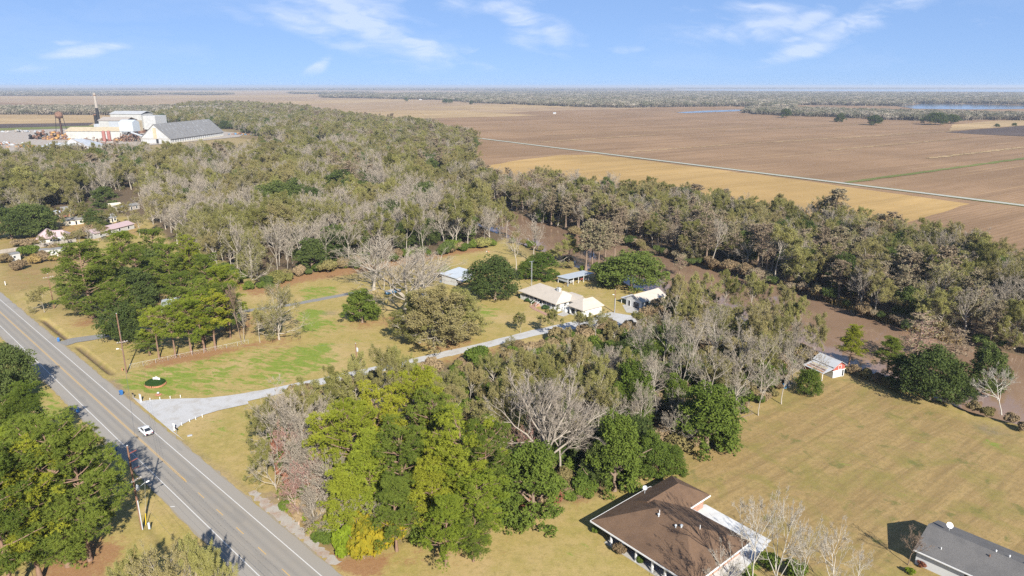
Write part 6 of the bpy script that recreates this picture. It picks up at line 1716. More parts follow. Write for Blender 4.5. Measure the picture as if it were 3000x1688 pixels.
HA = thing('long_house', 'long pale pink roofed building behind the pines', 'house', (P0.x, P0.y, 0), rz)
gable_wall(MB(), 0, 26, 0, 8, 0, 2.6, 3.8).build('wall', M['grey_wall'], HA); gable_slabs(MB(), -.4, 26.4, -.5, 8.5, 2.6, 4.1).build('roof', M['pink_roof'], HA)
for x in (4, 10, 16, 22): opening(HA, '-y', 0, x, .8, 1.2, 1.2)
def cottage(px0, py0, px1, py1, wmat, rmat, label, dep=6, ze=2.7, zr=4.0, name='cottage'):
    P0 = G(px0, py0); P1 = G(px1, py1); rz, L_ = frame_at(P0, P1); L_ = max(L_, 6)
    t = thing(name, label, 'house', (P0.x, P0.y, 0), rz)
    gable_wall(MB(), 0, L_, 0, dep, 0.02, ze - .1, zr - .25).build('wall', wmat, t)
    gable_slabs(MB(), -.4, L_ + .4, -.5, dep + .5, ze, zr).build('roof', rmat, t)
    opening(t, '-y', 0, L_ * .25, .8, 1.1, 1.2); opening(t, '-y', 0, L_ * .6, .05, .9, 2.0, name='door'); opening(t, '-y', 0, L_ * .85, .8, 1.1, 1.2)
    return t
cottage(192, 662, 246, 656, M['cream_wall'], M['tin_roof_grey'], 'cream cottage with a small dark window in the left wood')
cottage(188, 636, 212, 633, M['red_paint'], M['tin_roof_grey'], 'red gabled cabin behind the cream cottage', zr=5.5)
cottage(140, 642, 168, 640, M['rust_orange'], M['white_metal'], 'orange walled shack with a white roof in the left wood', zr=4.2)
cottage(312, 655, 340, 650, M['cream_wall'], M['tin_roof'], 'pale cottage wall behind the bare trunks', zr=4.2)
cottage(325, 615, 352, 612, M['cream_wall'], M['cream_wall'], 'cream shed glimpsed between trunks in the left wood', zr=3.6)
cottage(350, 622, 410, 612, M['wood_grey'], M['tin_roof_grey'], 'long grey shed between the trunks of the left wood', zr=3.6)
cottage(0, 625, 33, 622, M['cream_wall'], M['white_metal'], 'white roofed house at the frame edge in the left wood', zr=4.0)
for q in ((888, 545, 930, 540, 'silver roofed house deep in the wood'), (1005, 548, 1028, 546, 'small silver roof right of the silver roofed house'), (908, 582, 945, 578, 'low white roof in a gap of the wood')):
    cottage(*q[:4], M['white_wall'], M['white_metal'], q[4], dep=9, zr=4.6)

# ---- rusty railway bridge over the upstream channel
P0 = G(888, 436); P1 = G(955, 431); rz, L_ = frame_at(P0, P1)
BG = thing('railway_bridge', 'rusty orange girder bridge across the upstream bayou', 'bridge', (P0.x, P0.y, -1), rz)
for y in (0, 5): MB().box(-4, L_ + 4, y, y + .4, 1.8, 4.6).build('girder', M['rust_orange'], BG)
MB().box(-4, L_ + 4, .4, 5, 2.2, 2.5).build('deck', M['rust'], BG)
for x in (4, L_ * .5, L_ - 4): MB().box(x - .6, x + .6, .2, 5.2, -1.5, 1.8).build('pier', M['concrete'], BG)

# ---------------------------------------------------------------- the sugar mill
KM = 4.025
def mp(x, y): return G(80 + x / KM, 300 + y / KM)
P0, P1, P2 = mp(1345, 488), mp(1670, 490), mp(2440, 402)
rz, Wd = frame_at(P0, P1); Ln = (P2 - P1).length
MS = thing('mill_warehouse', 'huge grey gable roofed sugar warehouse at the mill', 'warehouse', (P0.x, P0.y, 0), rz)
# local x = width, y = length
Wd, Ln = 40.0, 143.0
m = MB().hull([(0, 0, 0), (Wd, 0, 0), (Wd, 0, 6.5), (Wd / 2, 0, 24.2), (0, 0, 6.5)], [(0, Ln, 0), (Wd, Ln, 0), (Wd, Ln, 6.5), (Wd / 2, Ln, 24.2), (0, Ln, 6.5)]); m.build('wall', M['tin_wall'], MS)
for s, (xa, xb) in enumerate(((-1.0, Wd / 2), (Wd + 1.0, Wd / 2))):
    MB().hull([(xa, -1, 5.6), (xb, -1, 24.4), (xb, Ln + 1, 24.4), (xa, Ln + 1, 5.6)], [(xa, -1, 6.0), (xb, -1, 24.9), (xb, Ln + 1, 24.9), (xa, Ln + 1, 6.0)]).build('roof_slope', M['tin_roof_grey'], MS)
MB().box(Wd / 2 - 2.2, Wd / 2 + 2.2, -.25, -.05, 6.6, 20).build('stained_strip', M['tan_stain'], MS)
MB().box(Wd * .52, Wd * .60, -.3, -.05, 0, 6.0).build('doorway', M['dark_open'], MS)
MB().box(-.2, Wd + .2, -.35, -.05, 6.1, 6.6).build('string_course', M['wood_grey'], MS)
rg = random.Random(8); sl = math.atan2(18.9, Wd / 2 + 1)
me_sky = None
for row, (fr, cnt) in enumerate(((.86, 17), (.62, 15), (.38, 12), (.2, 9))):
    for k in range(cnt):
        if rg.random() < .45: continue
        yy = 5 + k * (Ln - 10) / cnt + rg.uniform(-2, 2); f_ = fr + rg.uniform(-.05, .05)
        x = Wd + 1 - f_ * (Wd / 2 + 1); z = 6.0 + f_ * 18.9
        if me_sky is None:
            t_ = MB().box(-1.6, 1.6, -.35, .35, .06, .14); o = t_.build('skylight', M['grey_metal'], MS); me_sky = o.data
        else: o = link('skylight', me_sky, MS)
        o.location = (x, yy, z + .05); o.rotation_euler = (0, sl, 0)
for k in range(24): MB().box(Wd + .02, Wd + .35, 3 + k * 6, 3.6 + k * 6, 0, 5.4).build('buttress', M['white_wall'], MS)
MB().box(Wd + .02, Wd + .2, 1, Ln - 1, 0, 1.6).build('plinth', M['cream_wall'], MS)

P0, P1 = mp(470, 440), mp(935, 440); rz, Lw = frame_at(P0, P1)
MW = thing('mill_workshop', 'long white mill building with a rust streaked roof', 'mill building', (P0.x, P0.y, 0), rz)
Lw = 78; gable_wall(MB(), 0, Lw, 0, 26, 0, 12, 16).build('wall', M['tin_white'], MW); gable_slabs(MB(), -1, Lw + 1, -1, 27, 12, 16.6, .4).build('roof', M['tan_stain'], MW)
for k in range(12): MB().box(4 + k * 6, 4.6 + k * 6, -.3, -.02, 0, 11).build('pilaster', M['cream_wall'], MW)
P0 = mp(1010, 365)
MT = thing('boiler_house', 'tall pale boiler house of the sugar mill', 'mill building', (P0.x, P0.y, 0), RAD(-6))
MB().box(0, 52, 0, 30, 8, 30).build('wall', M['tin_white'], MT); gable_slabs(MB(), -1, 53, -1, 31, 30, 34, .5).build('roof', M['tin_wall'], MT); MB().box(32, 72, 4, 34, 6, 27).build('annex', M['tin_wall'], MT)
for x in (34, 46, 58, 70): MB().box(x, x + 1, 5, 6, 0, 6).build('steel_leg', M['rust'], MT)
MB().box(1, 51, 1, 29, 0, 8).build('base', M['rust'], MT)
MB().tube((40, -.8, 4), (44, -.8, 22), 1.3).build('flue_pipe', M['rust'], MT)
P0 = mp(870, 405)
MX = thing('mill_tower_block', 'stepped white and grey mill block with an orange stained end', 'mill building', (P0.x, P0.y, 0), RAD(-8))
MB().box(0, 16, 0, 24, 0, 24).build('white_bay', M['tin_white'], MX); MB().box(16.05, 44, 0, 24, 0, 23).build('grey_bay', M['grey_metal'], MX); MB().box(44.05, 54, -1, 22, 8, 23).build('stained_bay', M['tan_stain'], MX)
gable_slabs(MB(), -1, 45, -1, 25, 23.6, 28, .5).build('roof', M['wood_grey'], MX); MB().box(-12, -.05, 4, 22, 0, 18).build('side_bay', M['grey_metal'], MX)
P0 = mp(1110, 470)
MC = thing('cane_elevator', 'silver cane elevator on a rusty steel frame', 'mill building', (P0.x, P0.y, 0), RAD(-8))
gable_wall(MB(), 0, 20, 0, 14, 14, 26, 29).build('cabin', M['white_metal'], MC)
mt = MB(); rg = random.Random(3)
for k in range(22): mt.tube((rg.uniform(-12, 26), rg.uniform(-4, 16), 0), (rg.uniform(-2, 22), rg.uniform(0, 14), rg.uniform(9, 15)), .45, n=5)
mt.build('steel_frame', M['rust'], MC)
MB().tube((18, -2, 13), (60, -6, 1), 1.2).build('conveyor', M['grey_metal'], MC)
for i, (x, y) in enumerate(((915, 470), (975, 468))):
    P0 = mp(x, y); t = thing('red_tank', ['left of two tall red tanks before the mill', 'right of two tall red tanks before the mill'][i], 'tank', (P0.x, P0.y, 0), 0, 'red tanks at the mill')
    MB().lathe([(2.2, 1), (2.2, 13.5), (1.8, 14.4), (.4, 15)], 0, 0, 16).build('shell', M['red_tank'], t); MB().box(-3.5, 3.5, -3.5, 3.5, 0, 1).build('base', M['concrete'], t)
for i, (x, y) in enumerate(((915, 632), (950, 628))):
    P0 = mp(x, y); t = thing('grey_silo', ['left of two grey silos at the wood edge', 'right of two grey silos at the wood edge'][i], 'silo', (P0.x, P0.y, 0), 0, 'grey silos at the mill')
    MB().lathe([(2.6, 0), (2.6, 9.4), (1.8, 10.2), (.4, 10.8)], 0, 0, 16).build('shell', M['galv'], t); MB().box(-.3, .3, -2.9, -2.6, 0, 9.4).build('ladder', M['rust'], t)
P0 = mp(870, 385)
ST = thing('smoke_stack', 'tall dark smoke stack of the sugar mill', 'chimney', (P0.x, P0.y, 0))
MB().lathe([(2.6, 0), (2.4, 18), (2.1, 40)], 0, 0, 18).build('lower_shaft', M['black'], ST); MB().lathe([(2.08, 40), (1.8, 61), (1.8, 62)], 0, 0, 18).build('upper_shaft', M['wood_grey'], ST); MB().lathe([(2.1, 58), (2.1, 59)], 0, 0, 18).build('ring', M['rust'], ST)
P0 = mp(835, 380); t = thing('short_stack', 'short dark stack beside the tall mill chimney', 'chimney', (P0.x, P0.y, 0)); MB().lathe([(2.2, 0), (1.9, 30)], 0, 0, 12).build('shaft', M['black'], t); MB().lathe([(2.3, 29), (2.3, 30.5)], 0, 0, 12).build('cap', M['rust'], t)
P0 = mp(415, 392)
WT_ = thing('water_tower', 'dark water tank on tall thin legs at the mill', 'water tower', (P0.x, P0.y, 0))
MB().lathe([(.5, 24.5), (4.5, 26), (5.2, 28), (5.2, 33), (3, 34.5), (.3, 35.5)], 0, 0, 18).build('tank', M['rust'], WT_)
MB().lathe([(5.9, 27.6), (5.9, 28.0)], 0, 0, 18).build('balcony', M['black'], WT_)
for k in range(4):
    a = k * math.pi / 2 + .4; MB().tube((8 * math.cos(a), 8 * math.sin(a), 0), (4.6 * math.cos(a), 4.6 * math.sin(a), 27), .38, n=6).build('leg', M['black'], WT_)
MB().tube((0, 0, 0), (0, 0, 25), .8, n=8).build('riser', M['rust'], WT_)
RA, RB = G(146, 455, 4), G(316, 458, 4); AP = G(208, 407, 19)
MG = thing('grey_hip_shed', 'pale grey steep roofed shed at the near edge of the mill', 'shed', (RA.x, RA.y, 0), frame_at(RA, RB)[0])
LG = (RB - RA).length
ax, ay = (Matrix.Rotation(-frame_at(RA, RB)[0], 4, 'Z') @ (AP - RA))[:2]
print('hip shed', LG, ax, ay)
MB().box(1.5, LG - 1.5, 1.5, ay + 24, 0, 3.9).build('wall', M['tin_wall'], MG)
c4 = [(0, 0, 4), (LG, 0, 4), (LG, ay + 26, 4), (0, ay + 26, 4)]; r1, r2 = (ax, ay, 19), (ax + 6, ay + 8, 19)
MB().poly([c4[0], c4[1], r1]).build('roof_slope', M['tin_roof'], MG)
MB().poly([c4[3], c4[0], r1, r2]).build('roof_slope', M['tin_roof'], MG)
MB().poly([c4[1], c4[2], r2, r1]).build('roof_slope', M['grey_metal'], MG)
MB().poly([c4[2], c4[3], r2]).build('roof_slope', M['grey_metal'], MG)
MB().tube(r1, c4[1], .5, .5, 6).build('hip_cap', M['wood_grey'], MG)
P0 = mp(190, 618)
MV = thing('white_gable_shed', 'small white gabled shed with a red door at the mill yard', 'shed', (P0.x, P0.y, 0), RAD(-28))
gable_wall(MB(), 0, 18, 0, 22, 0, 8.5, 12).build('wall', M['tin_white'], MV)
t_ = MB()
t_.hull([(-.6, -.6, 8.5), (18.6, -.6, 8.5), (18.6, 11, 12.0), (-.6, 11, 12.0)], [(-.6, -.6, 8.9), (18.6, -.6, 8.9), (18.6, 11, 12.5), (-.6, 11, 12.5)]).hull([(-.6, 22.6, 8.5), (18.6, 22.6, 8.5), (18.6, 11, 12.0), (-.6, 11, 12.0)], [(-.6, 22.6, 8.9), (18.6, 22.6, 8.9), (18.6, 11, 12.5), (-.6, 11, 12.5)]); t_.build('roof', M['white_metal'], MV)
MB().box(5, 12, -.3, -.02, 0, 6).build('doorway', M['red_paint'], MV)
MV.rotation_euler[2] += 0
# scrap, pipes and machines in the mill yard
def heap(name, label, px, py, mats, n, rx, ry, rh, seed, group=None, rad=.8):
    p = G(px, py); t = thing(name, label, 'scrap', (p.x, p.y, 0), 0, group); r = random.Random(seed)
    ms = [MB() for _ in mats]
    for k in range(n):
        m = r.choice(ms); x, y = r.gauss(0, rx * .45), r.gauss(0, ry * .45); z = r.uniform(0, rh) * max(.15, 1 - abs(x) / rx)
        if r.random() < .5: m.tube((x, y, z), (x + r.uniform(-4, 4), y + r.uniform(-3, 3), max(0, z + r.uniform(-2, 2))), rad * r.uniform(.4, 1), n=6)
        else: m.box(x - r.uniform(.5, 2.4), x + r.uniform(.5, 2.4), y - 1, y + 1, max(0, z - 1.2), z + .8)
    for m, (nm, mt_) in zip(ms, mats):
        if m.v: m.build(nm, mt_, t)
g = 'scrap heaps and machines in the mill yard'
heap('scrap_heap', 'dark rusty heap of boilers left in the mill yard', 120, 408, [('rusted_iron', M['rust']), ('dark_iron', M['black'])], 60, 16, 8, 12, 1, g, 2.2)
heap('scrap_heap', 'dark rusty machinery heap with yellow frames in the mill yard', 170, 410, [('rusted_iron', M['rust']), ('yellow_frame', M['orange'])], 70, 20, 8, 13, 2, g, 2.0)
heap('scrap_heap', 'long rusty pipe rack before the white mill building', 275, 416, [('pipes', M['rust']), ('grey_pipes', M['wood_grey'])], 80, 44, 8, 6, 3, g, .8)
heap('scrap_heap', 'orange machine parts at the left of the mill yard', 75, 432, [('orange_parts', M['orange']), ('rusted_iron', M['rust_orange']), ('blue_part', M['blue_tarp'])], 50, 22, 7, 3, 4, g)
heap('scrap_heap', 'low scrap line at the frame edge of the mill yard', 20, 425, [('rusted_iron', M['rust']), ('white_part', M['white_metal']), ('orange_parts', M['rust_orange'])], 44, 22, 9, 4, 5, g)
heap('scrap_heap', 'grey junk line beyond the mill yard', 60, 388, [('grey_junk', M['grey_metal']), ('rusted_iron', M['wood_grey'])], 60, 60, 8, 4, 6, g)
heap('scrap_heap', 'rusty orange machines right of the sugar warehouse', 705, 395, [('orange_parts', M['orange']), ('rusted_iron', M['rust']), ('blue_part', M['blue_tarp'])], 44, 22, 8, 3.5, 7, g)
heap('scrap_heap', 'white tanks and pipes below the red tanks', 310, 428, [('white_tanks', M['white_wall']), ('pipes', M['rust'])], 36, 16, 6, 5, 8, g, 1.2)
heap('scrap_heap', 'scrap between pale shed and silos', 275, 440, [('rusted_iron', M['rust']), ('orange_parts', M['rust_orange'])], 36, 18, 6, 4, 9, g)
heap('scrap_heap', 'rusty conveyor wreck at the foot of the cane elevator', 375, 412, [('rusted_iron', M['rust']), ('yellow_frame', M['orange']), ('grey_parts', M['wood_grey'])], 60, 26, 8, 8, 10, g, 1.0)
heap('scrap_heap', 'red roofed shed remains behind the water tower', 235, 385, [('red_sheets', M['red_paint']), ('grey_junk', M['grey_metal'])], 26, 16, 6, 5, 11, g, 1.2)
for i, (px, py, lb) in enumerate(((1228, 293, 'white farm shed at the far wood edge'), (1621, 334, 'tiny white pump house out on the field'))):
    cottage(px, py, px + 8, py, M['white_wall'], M['white_metal'], lb, dep=8, name='farm_shed')
print('buildings', round(time.time() - T0, 1))
# ---------------------------------------------------------------- highway furniture
def wheelie_bin(px, py, rz, label):
    p = G(px, py); t = thing('wheelie_bin', label, 'bin', (p.x, p.y, 0.03), rz, 'blue wheelie bins along the highway')
    MB().hull([(-.26, -.27, .06), (.26, -.27, .06), (.26, .27, .06), (-.26, .27, .06)], [(-.33, -.36, 1.02), (.33, -.36, 1.02), (.33, .36, 1.02), (-.33, .36, 1.02)]).build('body', M['blue_bin'], t)
    MB().hull([(-.35, -.4, 1.025), (.35, -.4, 1.025), (.35, .4, 1.025), (-.35, .4, 1.025)], [(-.3, -.34, 1.12), (.3, -.34, 1.12), (.3, .36, 1.15), (-.3, .36, 1.15)]).build('lid', M['blue_bin'], t)
    MB().tube((-.32, .44, .98), (.32, .44, .98), .025).build('handle', M['blue_bin'], t)
    for x in (-.3, .3): MB().tube((x - .04, .3, .12), (x + .04, .3, .12), .12, n=12).build('wheel', M['tyre'], t)
ROADRZ = ROAD_ANG - math.pi / 2
wheelie_bin(172, 1001, ROADRZ - .3, 'blue wheelie bin at the mouth of the asphalt drive')
wheelie_bin(356, 1157, ROADRZ + .2, 'blue wheelie bin on the shoulder near the planted sign')
wheelie_bin(229, 1209, ROADRZ + 2.9, 'bright blue wheelie bin across the highway beside the olive pine')
wheelie_bin(338, 1321, ROADRZ + 2.5, 'blue wheelie bin in the shade of the corner pines')
wheelie_bin(90, 1128, ROADRZ + 2.8, 'blue wheelie bin half hidden behind the dark roadside oak')

def utility_pole(px, py, h, label, arms=(), insul=(), lamp=None, trans=None, riser=None, group='wooden utility poles', rz=0.0):
    p = G(px, py); t = thing('utility_pole', label, 'pole', (p.x, p.y, 0), rz, group)
    MB().tube((0, 0, 0), (0, 0, h), .19, .12, 10).build('pole', M['wood_pole'], t)
    MB().tube((0, 0, h), (0, 0, h + .1), .13, .1, 10).build('pole_cap', M['galv'], t)
    for (z, w, off) in arms:
        a = MB().box(off - w / 2, off + w / 2, -.22, -.12, z, z + .12).build('crossarm', M['wood_grey'], t)
        for x in (-.42, -.2, .2, .42): MB().lathe([(.05, z + .121), (.06, z + .2), (.03, z + .3)], off + x * w, -.17, 8).build('pin_insulator', M['white_trim'], a)
    for z in insul:
        m = MB()
        for k in range(6): m.tube((.2 + k * .2, 0, z), (.32 + k * .2, 0, z), .11, .07, 8)
        m.tube((.1, 0, z), (1.45, 0, z), .03, .03, 6); m.build('insulator_string', M['insulator'], t)
    if trans: MB().lathe([(.26, trans), (.3, trans + .05), (.3, trans + .85), (.2, trans + .95)], .42, 0, 14).build('transformer', M['galv'], t); MB().tube((.42, 0, trans + .95), (.42, 0, trans + 1.2), .06).tube((.12, 0, trans + .4), (.3, 0, trans + .4), .06).build('bushing', M['white_trim'], t)
    if lamp:
        z, l, sgn = lamp; a = MB().path([(0, 0, z), (sgn * l * .35, 0, z + .55), (sgn * l * .8, 0, z + .8), (sgn * l, 0, z + .8)], .035).build('lamp_arm', M['galv'], t)
        MB().hull([(sgn * l - .1, -.12, z + .66), (sgn * l + .5, -.12, z + .66), (sgn * l + .5, .12, z + .66), (sgn * l - .1, .12, z + .66)], [(sgn * l - .05, -.06, z + .84), (sgn * l + .4, -.06, z + .84), (sgn * l + .4, .06, z + .84), (sgn * l - .05, .06, z + .84)]).build('lamp_head', M['white_trim'], a)
    if riser: MB().tube((-.05, -.24, 0), (-.05, -.24, riser), .09, n=8).build('conduit', M['galv'], t)
    return t
PR = ROADRZ
U1 = utility_pole(416, 1550, 15.8, 'near utility pole with three red insulator strings, transformer and street lamp', arms=((9.2, 2.8, .1),), insul=(11.3, 12.8, 14.3), lamp=(7.1, 2.2, 1), trans=7.2, riser=5.6, rz=PR + .3)
MB().box(-1.3, 1.5, .12, .22, 9.2, 9.32).build('crossarm', M['wood_grey'], U1)
U2 = utility_pole(371, 1093, 16.4, 'red brown utility pole with a long crossarm at the chain link fence', arms=((8.6, 2.6, .2),), lamp=(6.3, 1.3, -1), rz=PR - .2)
U3 = utility_pole(159, 903, 12.0, 'far utility pole with a pale crossarm in the scrubby tree', arms=((10.8, 3.2, 0),), rz=PR)
U4 = utility_pole(1047, 1085, 7.6, 'short utility pole with a white transformer beside the gravel drive', trans=5.2, rz=1.0)
U5 = utility_pole(1800, 916, 8.0, 'thin utility pole with a small lamp in front of the white garage', lamp=(5.6, .9, -1), riser=5.0, rz=.4)
U6 = utility_pole(-250, 700, 12, 'utility pole far along the highway', arms=((10.8, 2.4, 0),), rz=PR) if False else None
def wire(a, b, sag, label, n=14, r=.012):
    a, b = Vector(a), Vector(b); pts = []
    for i in range(n + 1):
        t = i / n; q = a.lerp(b, t); q.z -= sag * 4 * t * (1 - t); pts.append(q)
    m = MB()
    for p, q in zip(pts[:-1], pts[1:]): m.tube(p, q, r, r, 4, False)
    o = m.build('power_line', M['wire']); tag(o, label, 'wire', 'power lines along the highway'); return o
def wp(o, x, y, z): return Matrix.Translation(o.location) @ Matrix.Rotation(o.rotation_euler[2], 4, 'Z') @ Vector((x, y, z))
nxt = G(416, 1550) - Vector((RU[0], RU[1], 0)) * 70 + Vector((0, 0, 0))
for i, z in enumerate((11.3, 12.8, 14.3)):
    a = wp(U1, 1.45, 0, z)
    wire(a, (nxt.x + 1, nxt.y + 1, z), .9, ['lowest', 'middle', 'top'][i] + ' insulator power line running along the near highway shoulder')
    wire(a, wp(U2, .2, 0, z + 1.0), .8, ['lowest', 'middle', 'top'][i] + ' power line crossing the highway between the two tall poles')
    wire(wp(U2, .2, 0, z + 1.0), G(159, 903) + Vector((0, 0, 10 + i * .8)), .8, ['lowest', 'middle', 'top'][i] + ' power line between the fence pole and the scrub tree pole')
wire(wp(U1, -1.2, -.17, 9.4), (nxt.x - 1.5, nxt.y - 1, 9.4), .9, 'crossarm power line along the near highway shoulder')
wire(wp(U2, -1, -.17, 8.8), wp(U4, 0, 0, 7.4), .9, 'service wire from the fence pole to the short drive pole')
wire(wp(U4, 0, 0, 7.4), wp(U5, 0, 0, 7.9), 1.2, 'service wire from the drive pole to the garage pole')
p = G(427, 1538); t = thing('guy_marker', 'yellow guy wire marker beside the near utility pole', 'marker', (p.x, p.y, 0)); MB().tube((0, 0, 0), (.25, .1, 2.2), .07, n=8).build('sleeve', M['yellow'], t); MB().tube((.25, .1, 2.2), (.95, .4, 8.6), .012, n=4).build('guy_wire', M['galv'], t)
p = G(438, 1549); t = thing('utility_pedestal', 'grey utility pedestal beside the near pole', 'pedestal', (p.x, p.y, 0), .4); MB().box(-.15, .15, -.15, .15, 0, 1.1).build('box', M['galv'], t); MB().hull([(-.18, -.18, 1.1), (.18, -.18, 1.1), (.18, .18, 1.1), (-.18, .18, 1.1)], [(-.1, -.1, 1.2), (.1, -.1, 1.2), (.1, .1, 1.2), (-.1, .1, 1.2)]).build('cap', M['grey_metal'], t)
p = G(1557, 838); t = thing('antenna_mast', 'thin steel antenna mast behind the cream roofed house', 'mast', (p.x, p.y, 0), .4)
for k in range(3):
    a = k * 2.09; MB().tube((.2 * math.cos(a), .2 * math.sin(a), 0), (.2 * math.cos(a), .2 * math.sin(a), 9.5), .035, n=5).build('leg', M['galv'], t)
m = MB()
for k in range(19): m.tube((.2, 0, k * .5), (-.1, .17, k * .5 + .25), .02, n=4).tube((-.1, .17, k * .5 + .25), (-.1, -.17, k * .5 + .5), .02, n=4)
m.build('lattice', M['galv'], t); MB().tube((-1, 0, 9.5), (1, 0, 9.6), .03).tube((0, -.5, 9.5), (0, .5, 9.5), .03).build('aerial', M['galv'], t)

# ---- chain link fence
P0 = G(382, 1080); P1 = G(728, 1007); rz, Lf = frame_at(P0, P1)
CF = thing('chain_link_fence', 'low silver chain link fence with thin posts along the pine grove', 'fence', (P0.x, P0.y, 0), rz)
me_p = None; kk = int(Lf / 3.0)
for k in range(kk + 1):
    x = k * Lf / kk
    if me_p is None: o = MB().tube((0, 0, 0), (0, 0, 1.25), .035, n=6).build('fence_post', M['fence_steel'], CF); me_p = o.data
    else: o = link('fence_post', me_p, CF)
    o.location = (x, 0, 0)
    if k < kk:
        x2 = (k + 1) * Lf / kk; m = MB(); s_ = .75; n_ = int((x2 - x) / s_) + 4
        for q in range(-4, n_):
            xa, xb = x + q * s_, x + q * s_ + 1.1
            if xa >= x and xb <= x2: m.poly([(xa, -.004, .05), (xa + .02, -.004, .05), (xb + .02, -.004, 1.15), (xb, -.004, 1.15)]); m.poly([(xb, .004, .05), (xb + .02, .004, .05), (xa + .02, .004, 1.15), (xa, .004, 1.15)])
        m.build('fence_mesh', M['fence_steel'], CF)
MB().tube((0, 0, 1.2), (Lf, 0, 1.2), .025, n=6).build('top_rail', M['fence_steel'], CF)
# ---- drive posts
for i, (x, y) in enumerate(((440, 1174), (469, 1171), (499, 1168), (529, 1165), (533, 1247), (556, 1236), (574, 1230), (593, 1223))):
    p = G(x, y); t = thing('drive_post', ('first', 'second', 'third', 'fourth')[i % 4] + ' short white post ' + ('on the lawn side' if i < 4 else 'on the near side') + ' of the gravel apron', 'post', (p.x, p.y, 0), .5, 'short white posts along the gravel apron')
    MB().box(-.06, .06, -.06, .06, 0, .62).build('shaft', M['white_trim'], t); MB().hull([(-.08, -.08, .62), (.08, -.08, .62), (.08, .08, .62), (-.08, .08, .62)], [(-.02, -.02, .7), (.02, -.02, .7), (.02, .02, .7), (-.02, .02, .7)]).build('cap', M['white_trim'], t)
def mailbox(px, py, label, post, box, h=1.1, thick=.06, group='mailboxes at the highway'):
    p = G(px, py); t = thing('mailbox', label, 'mailbox', (p.x, p.y, 0), ROADRZ + .1, group)
    MB().box(-thick, thick, -thick, thick, 0, h).build('post', post, t)
    m = MB(); n = 8; ring = [(-.13, h), (-.13, h + .14)] + [(-.13 * math.cos(math.pi * k / n), h + .14 + .11 * math.sin(math.pi * k / n)) for k in range(1, n)] + [(.13, h + .14), (.13, h)]
    m.hull([(x, -.3, z) for x, z in ring], [(x, .3, z) for x, z in ring]); m.build('box', box, t)
    MB().box(.135, .15, .05, .2, h + .1, h + .3).build('flag', M['red_paint'], t)
mailbox(391, 1167, 'small black mailbox on a thin post near the planted sign', M['wood_grey'], M['black'])
mailbox(413, 1178, 'tall white mailbox post at the lawn corner of the gravel apron', M['white_trim'], M['galv'], 1.8, .14)
mailbox(511, 1261, 'white post at the near corner of the gravel apron', M['white_trim'], M['white_trim'], 1.4, .14)
mailbox(517, 1269, 'black mailbox beside the white post of the near apron corner', M['wood_grey'], M['black'])
mailbox(16, 836, 'white mailbox on the rough roadside field', M['white_trim'], M['white_trim'], 1.2, .1)
mailbox(25, 1018, 'dark mailbox on the far left shoulder', M['black'], M['black'])

# ---- planted sign: brick ring, clipped hedge, white board
p = G(456, 1127)
PS = thing('planted_sign', 'white scalloped name board in a clipped hedge with a brick ring on the lawn', 'sign', (p.x, p.y, 0), RAD(-8))
def oval(rx, ry, z, n=28, e=2.6):
    return [(rx * math.copysign(abs(math.cos(2 * math.pi * k / n)) ** (2 / e), math.cos(2 * math.pi * k / n)), ry * math.copysign(abs(math.sin(2 * math.pi * k / n)) ** (2 / e), math.sin(2 * math.pi * k / n)), z) for k in range(n)]
nbk = 34; me_b = None
ring = oval(2.35, 2.0, 0, nbk)
for k in range(nbk):
    a, b = Vector(ring[k]), Vector(ring[(k + 1) % nbk])
    for lv in range(3):
        if me_b is None: o = MB().box(-.19, .19, -.1, .1, .012, .13).build('brick', M['brick_orange'], PS); me_b = o.data
        else: o = link('brick', me_b, PS)
        o.location = (*((a + b) / 2)[:2], lv * .14); o.rotation_euler = (0, 0, math.atan2(b.y - a.y, b.x - a.x) + lv * .02)
hd = MB().hull(oval(2.2, 1.85, .3), oval(2.25, 1.9, .95)).hull(oval(2.2, 1.85, .95), oval(1.85, 1.5, 1.12)).build('hedge', M['leaf_hedge'], PS)
r = np.random.default_rng(2); n_ = 4200
d_ = unit(np.stack([r.normal(size=n_), r.normal(size=n_), np.abs(r.normal(size=n_)) * .9], 1)); q = d_ / (np.abs(d_) ** 3).sum(1, keepdims=True) ** (1 / 3) * np.array([2.25, 1.9, .82]) + np.array([0, 0, .33])
v, f = leaf_cards(r, q, r.uniform(.05, .11, n_), d_ * 1.5)
link('hedge_leaves', np_mesh('hedge_leaves', v, [f], [M['leaf_hedge']], attrs=dict(tint=np.repeat(r.uniform(0, 1, n_), 4))), PS)
prof = [(-.95, 1.0), (.95, 1.0), (.95, 1.62), (.7, 1.68), (.45, 1.66), (.25, 1.86), (0, 1.95), (-.25, 1.86), (-.45, 1.66), (-.7, 1.68), (-.95, 1.62)]
bd = MB().hull([(x, .55, z) for x, z in prof], [(x, .65, z) for x, z in prof]).build('name_board', M['white_trim'], PS)
for k, (z, w) in enumerate(((1.52, .5), (1.36, 1.2), (1.22, .9))): MB().box(-w / 2, w / 2, .535, .548, z, z + .05).build('faded_line', M['wood_grey'], bd)
for x in (-.8, .8): MB().box(x - .05, x + .05, .57, .63, 0, 1.0).build('board_post', M['white_trim'], PS)
p = G(464, 1157); t = thing('floodlight', 'small floodlight on a brick disc in front of the planted sign', 'lamp', (p.x, p.y, 0), .2)
MB().lathe([(.75, .01), (.75, .09), (.6, .1)], 0, 0, 18).build('brick_disc', M['brick_orange'], t); MB().tube((0, 0, .1), (0, 0, .4), .04).build('stem', M['black'], t); MB().hull([(-.22, -.12, .4), (.22, -.12, .4), (.22, .15, .4), (-.22, .15, .4)], [(-.26, -.05, .75), (.26, -.05, .75), (.26, .2, .7), (-.26, .2, .7)]).build('lamp_box', M['galv'], t)
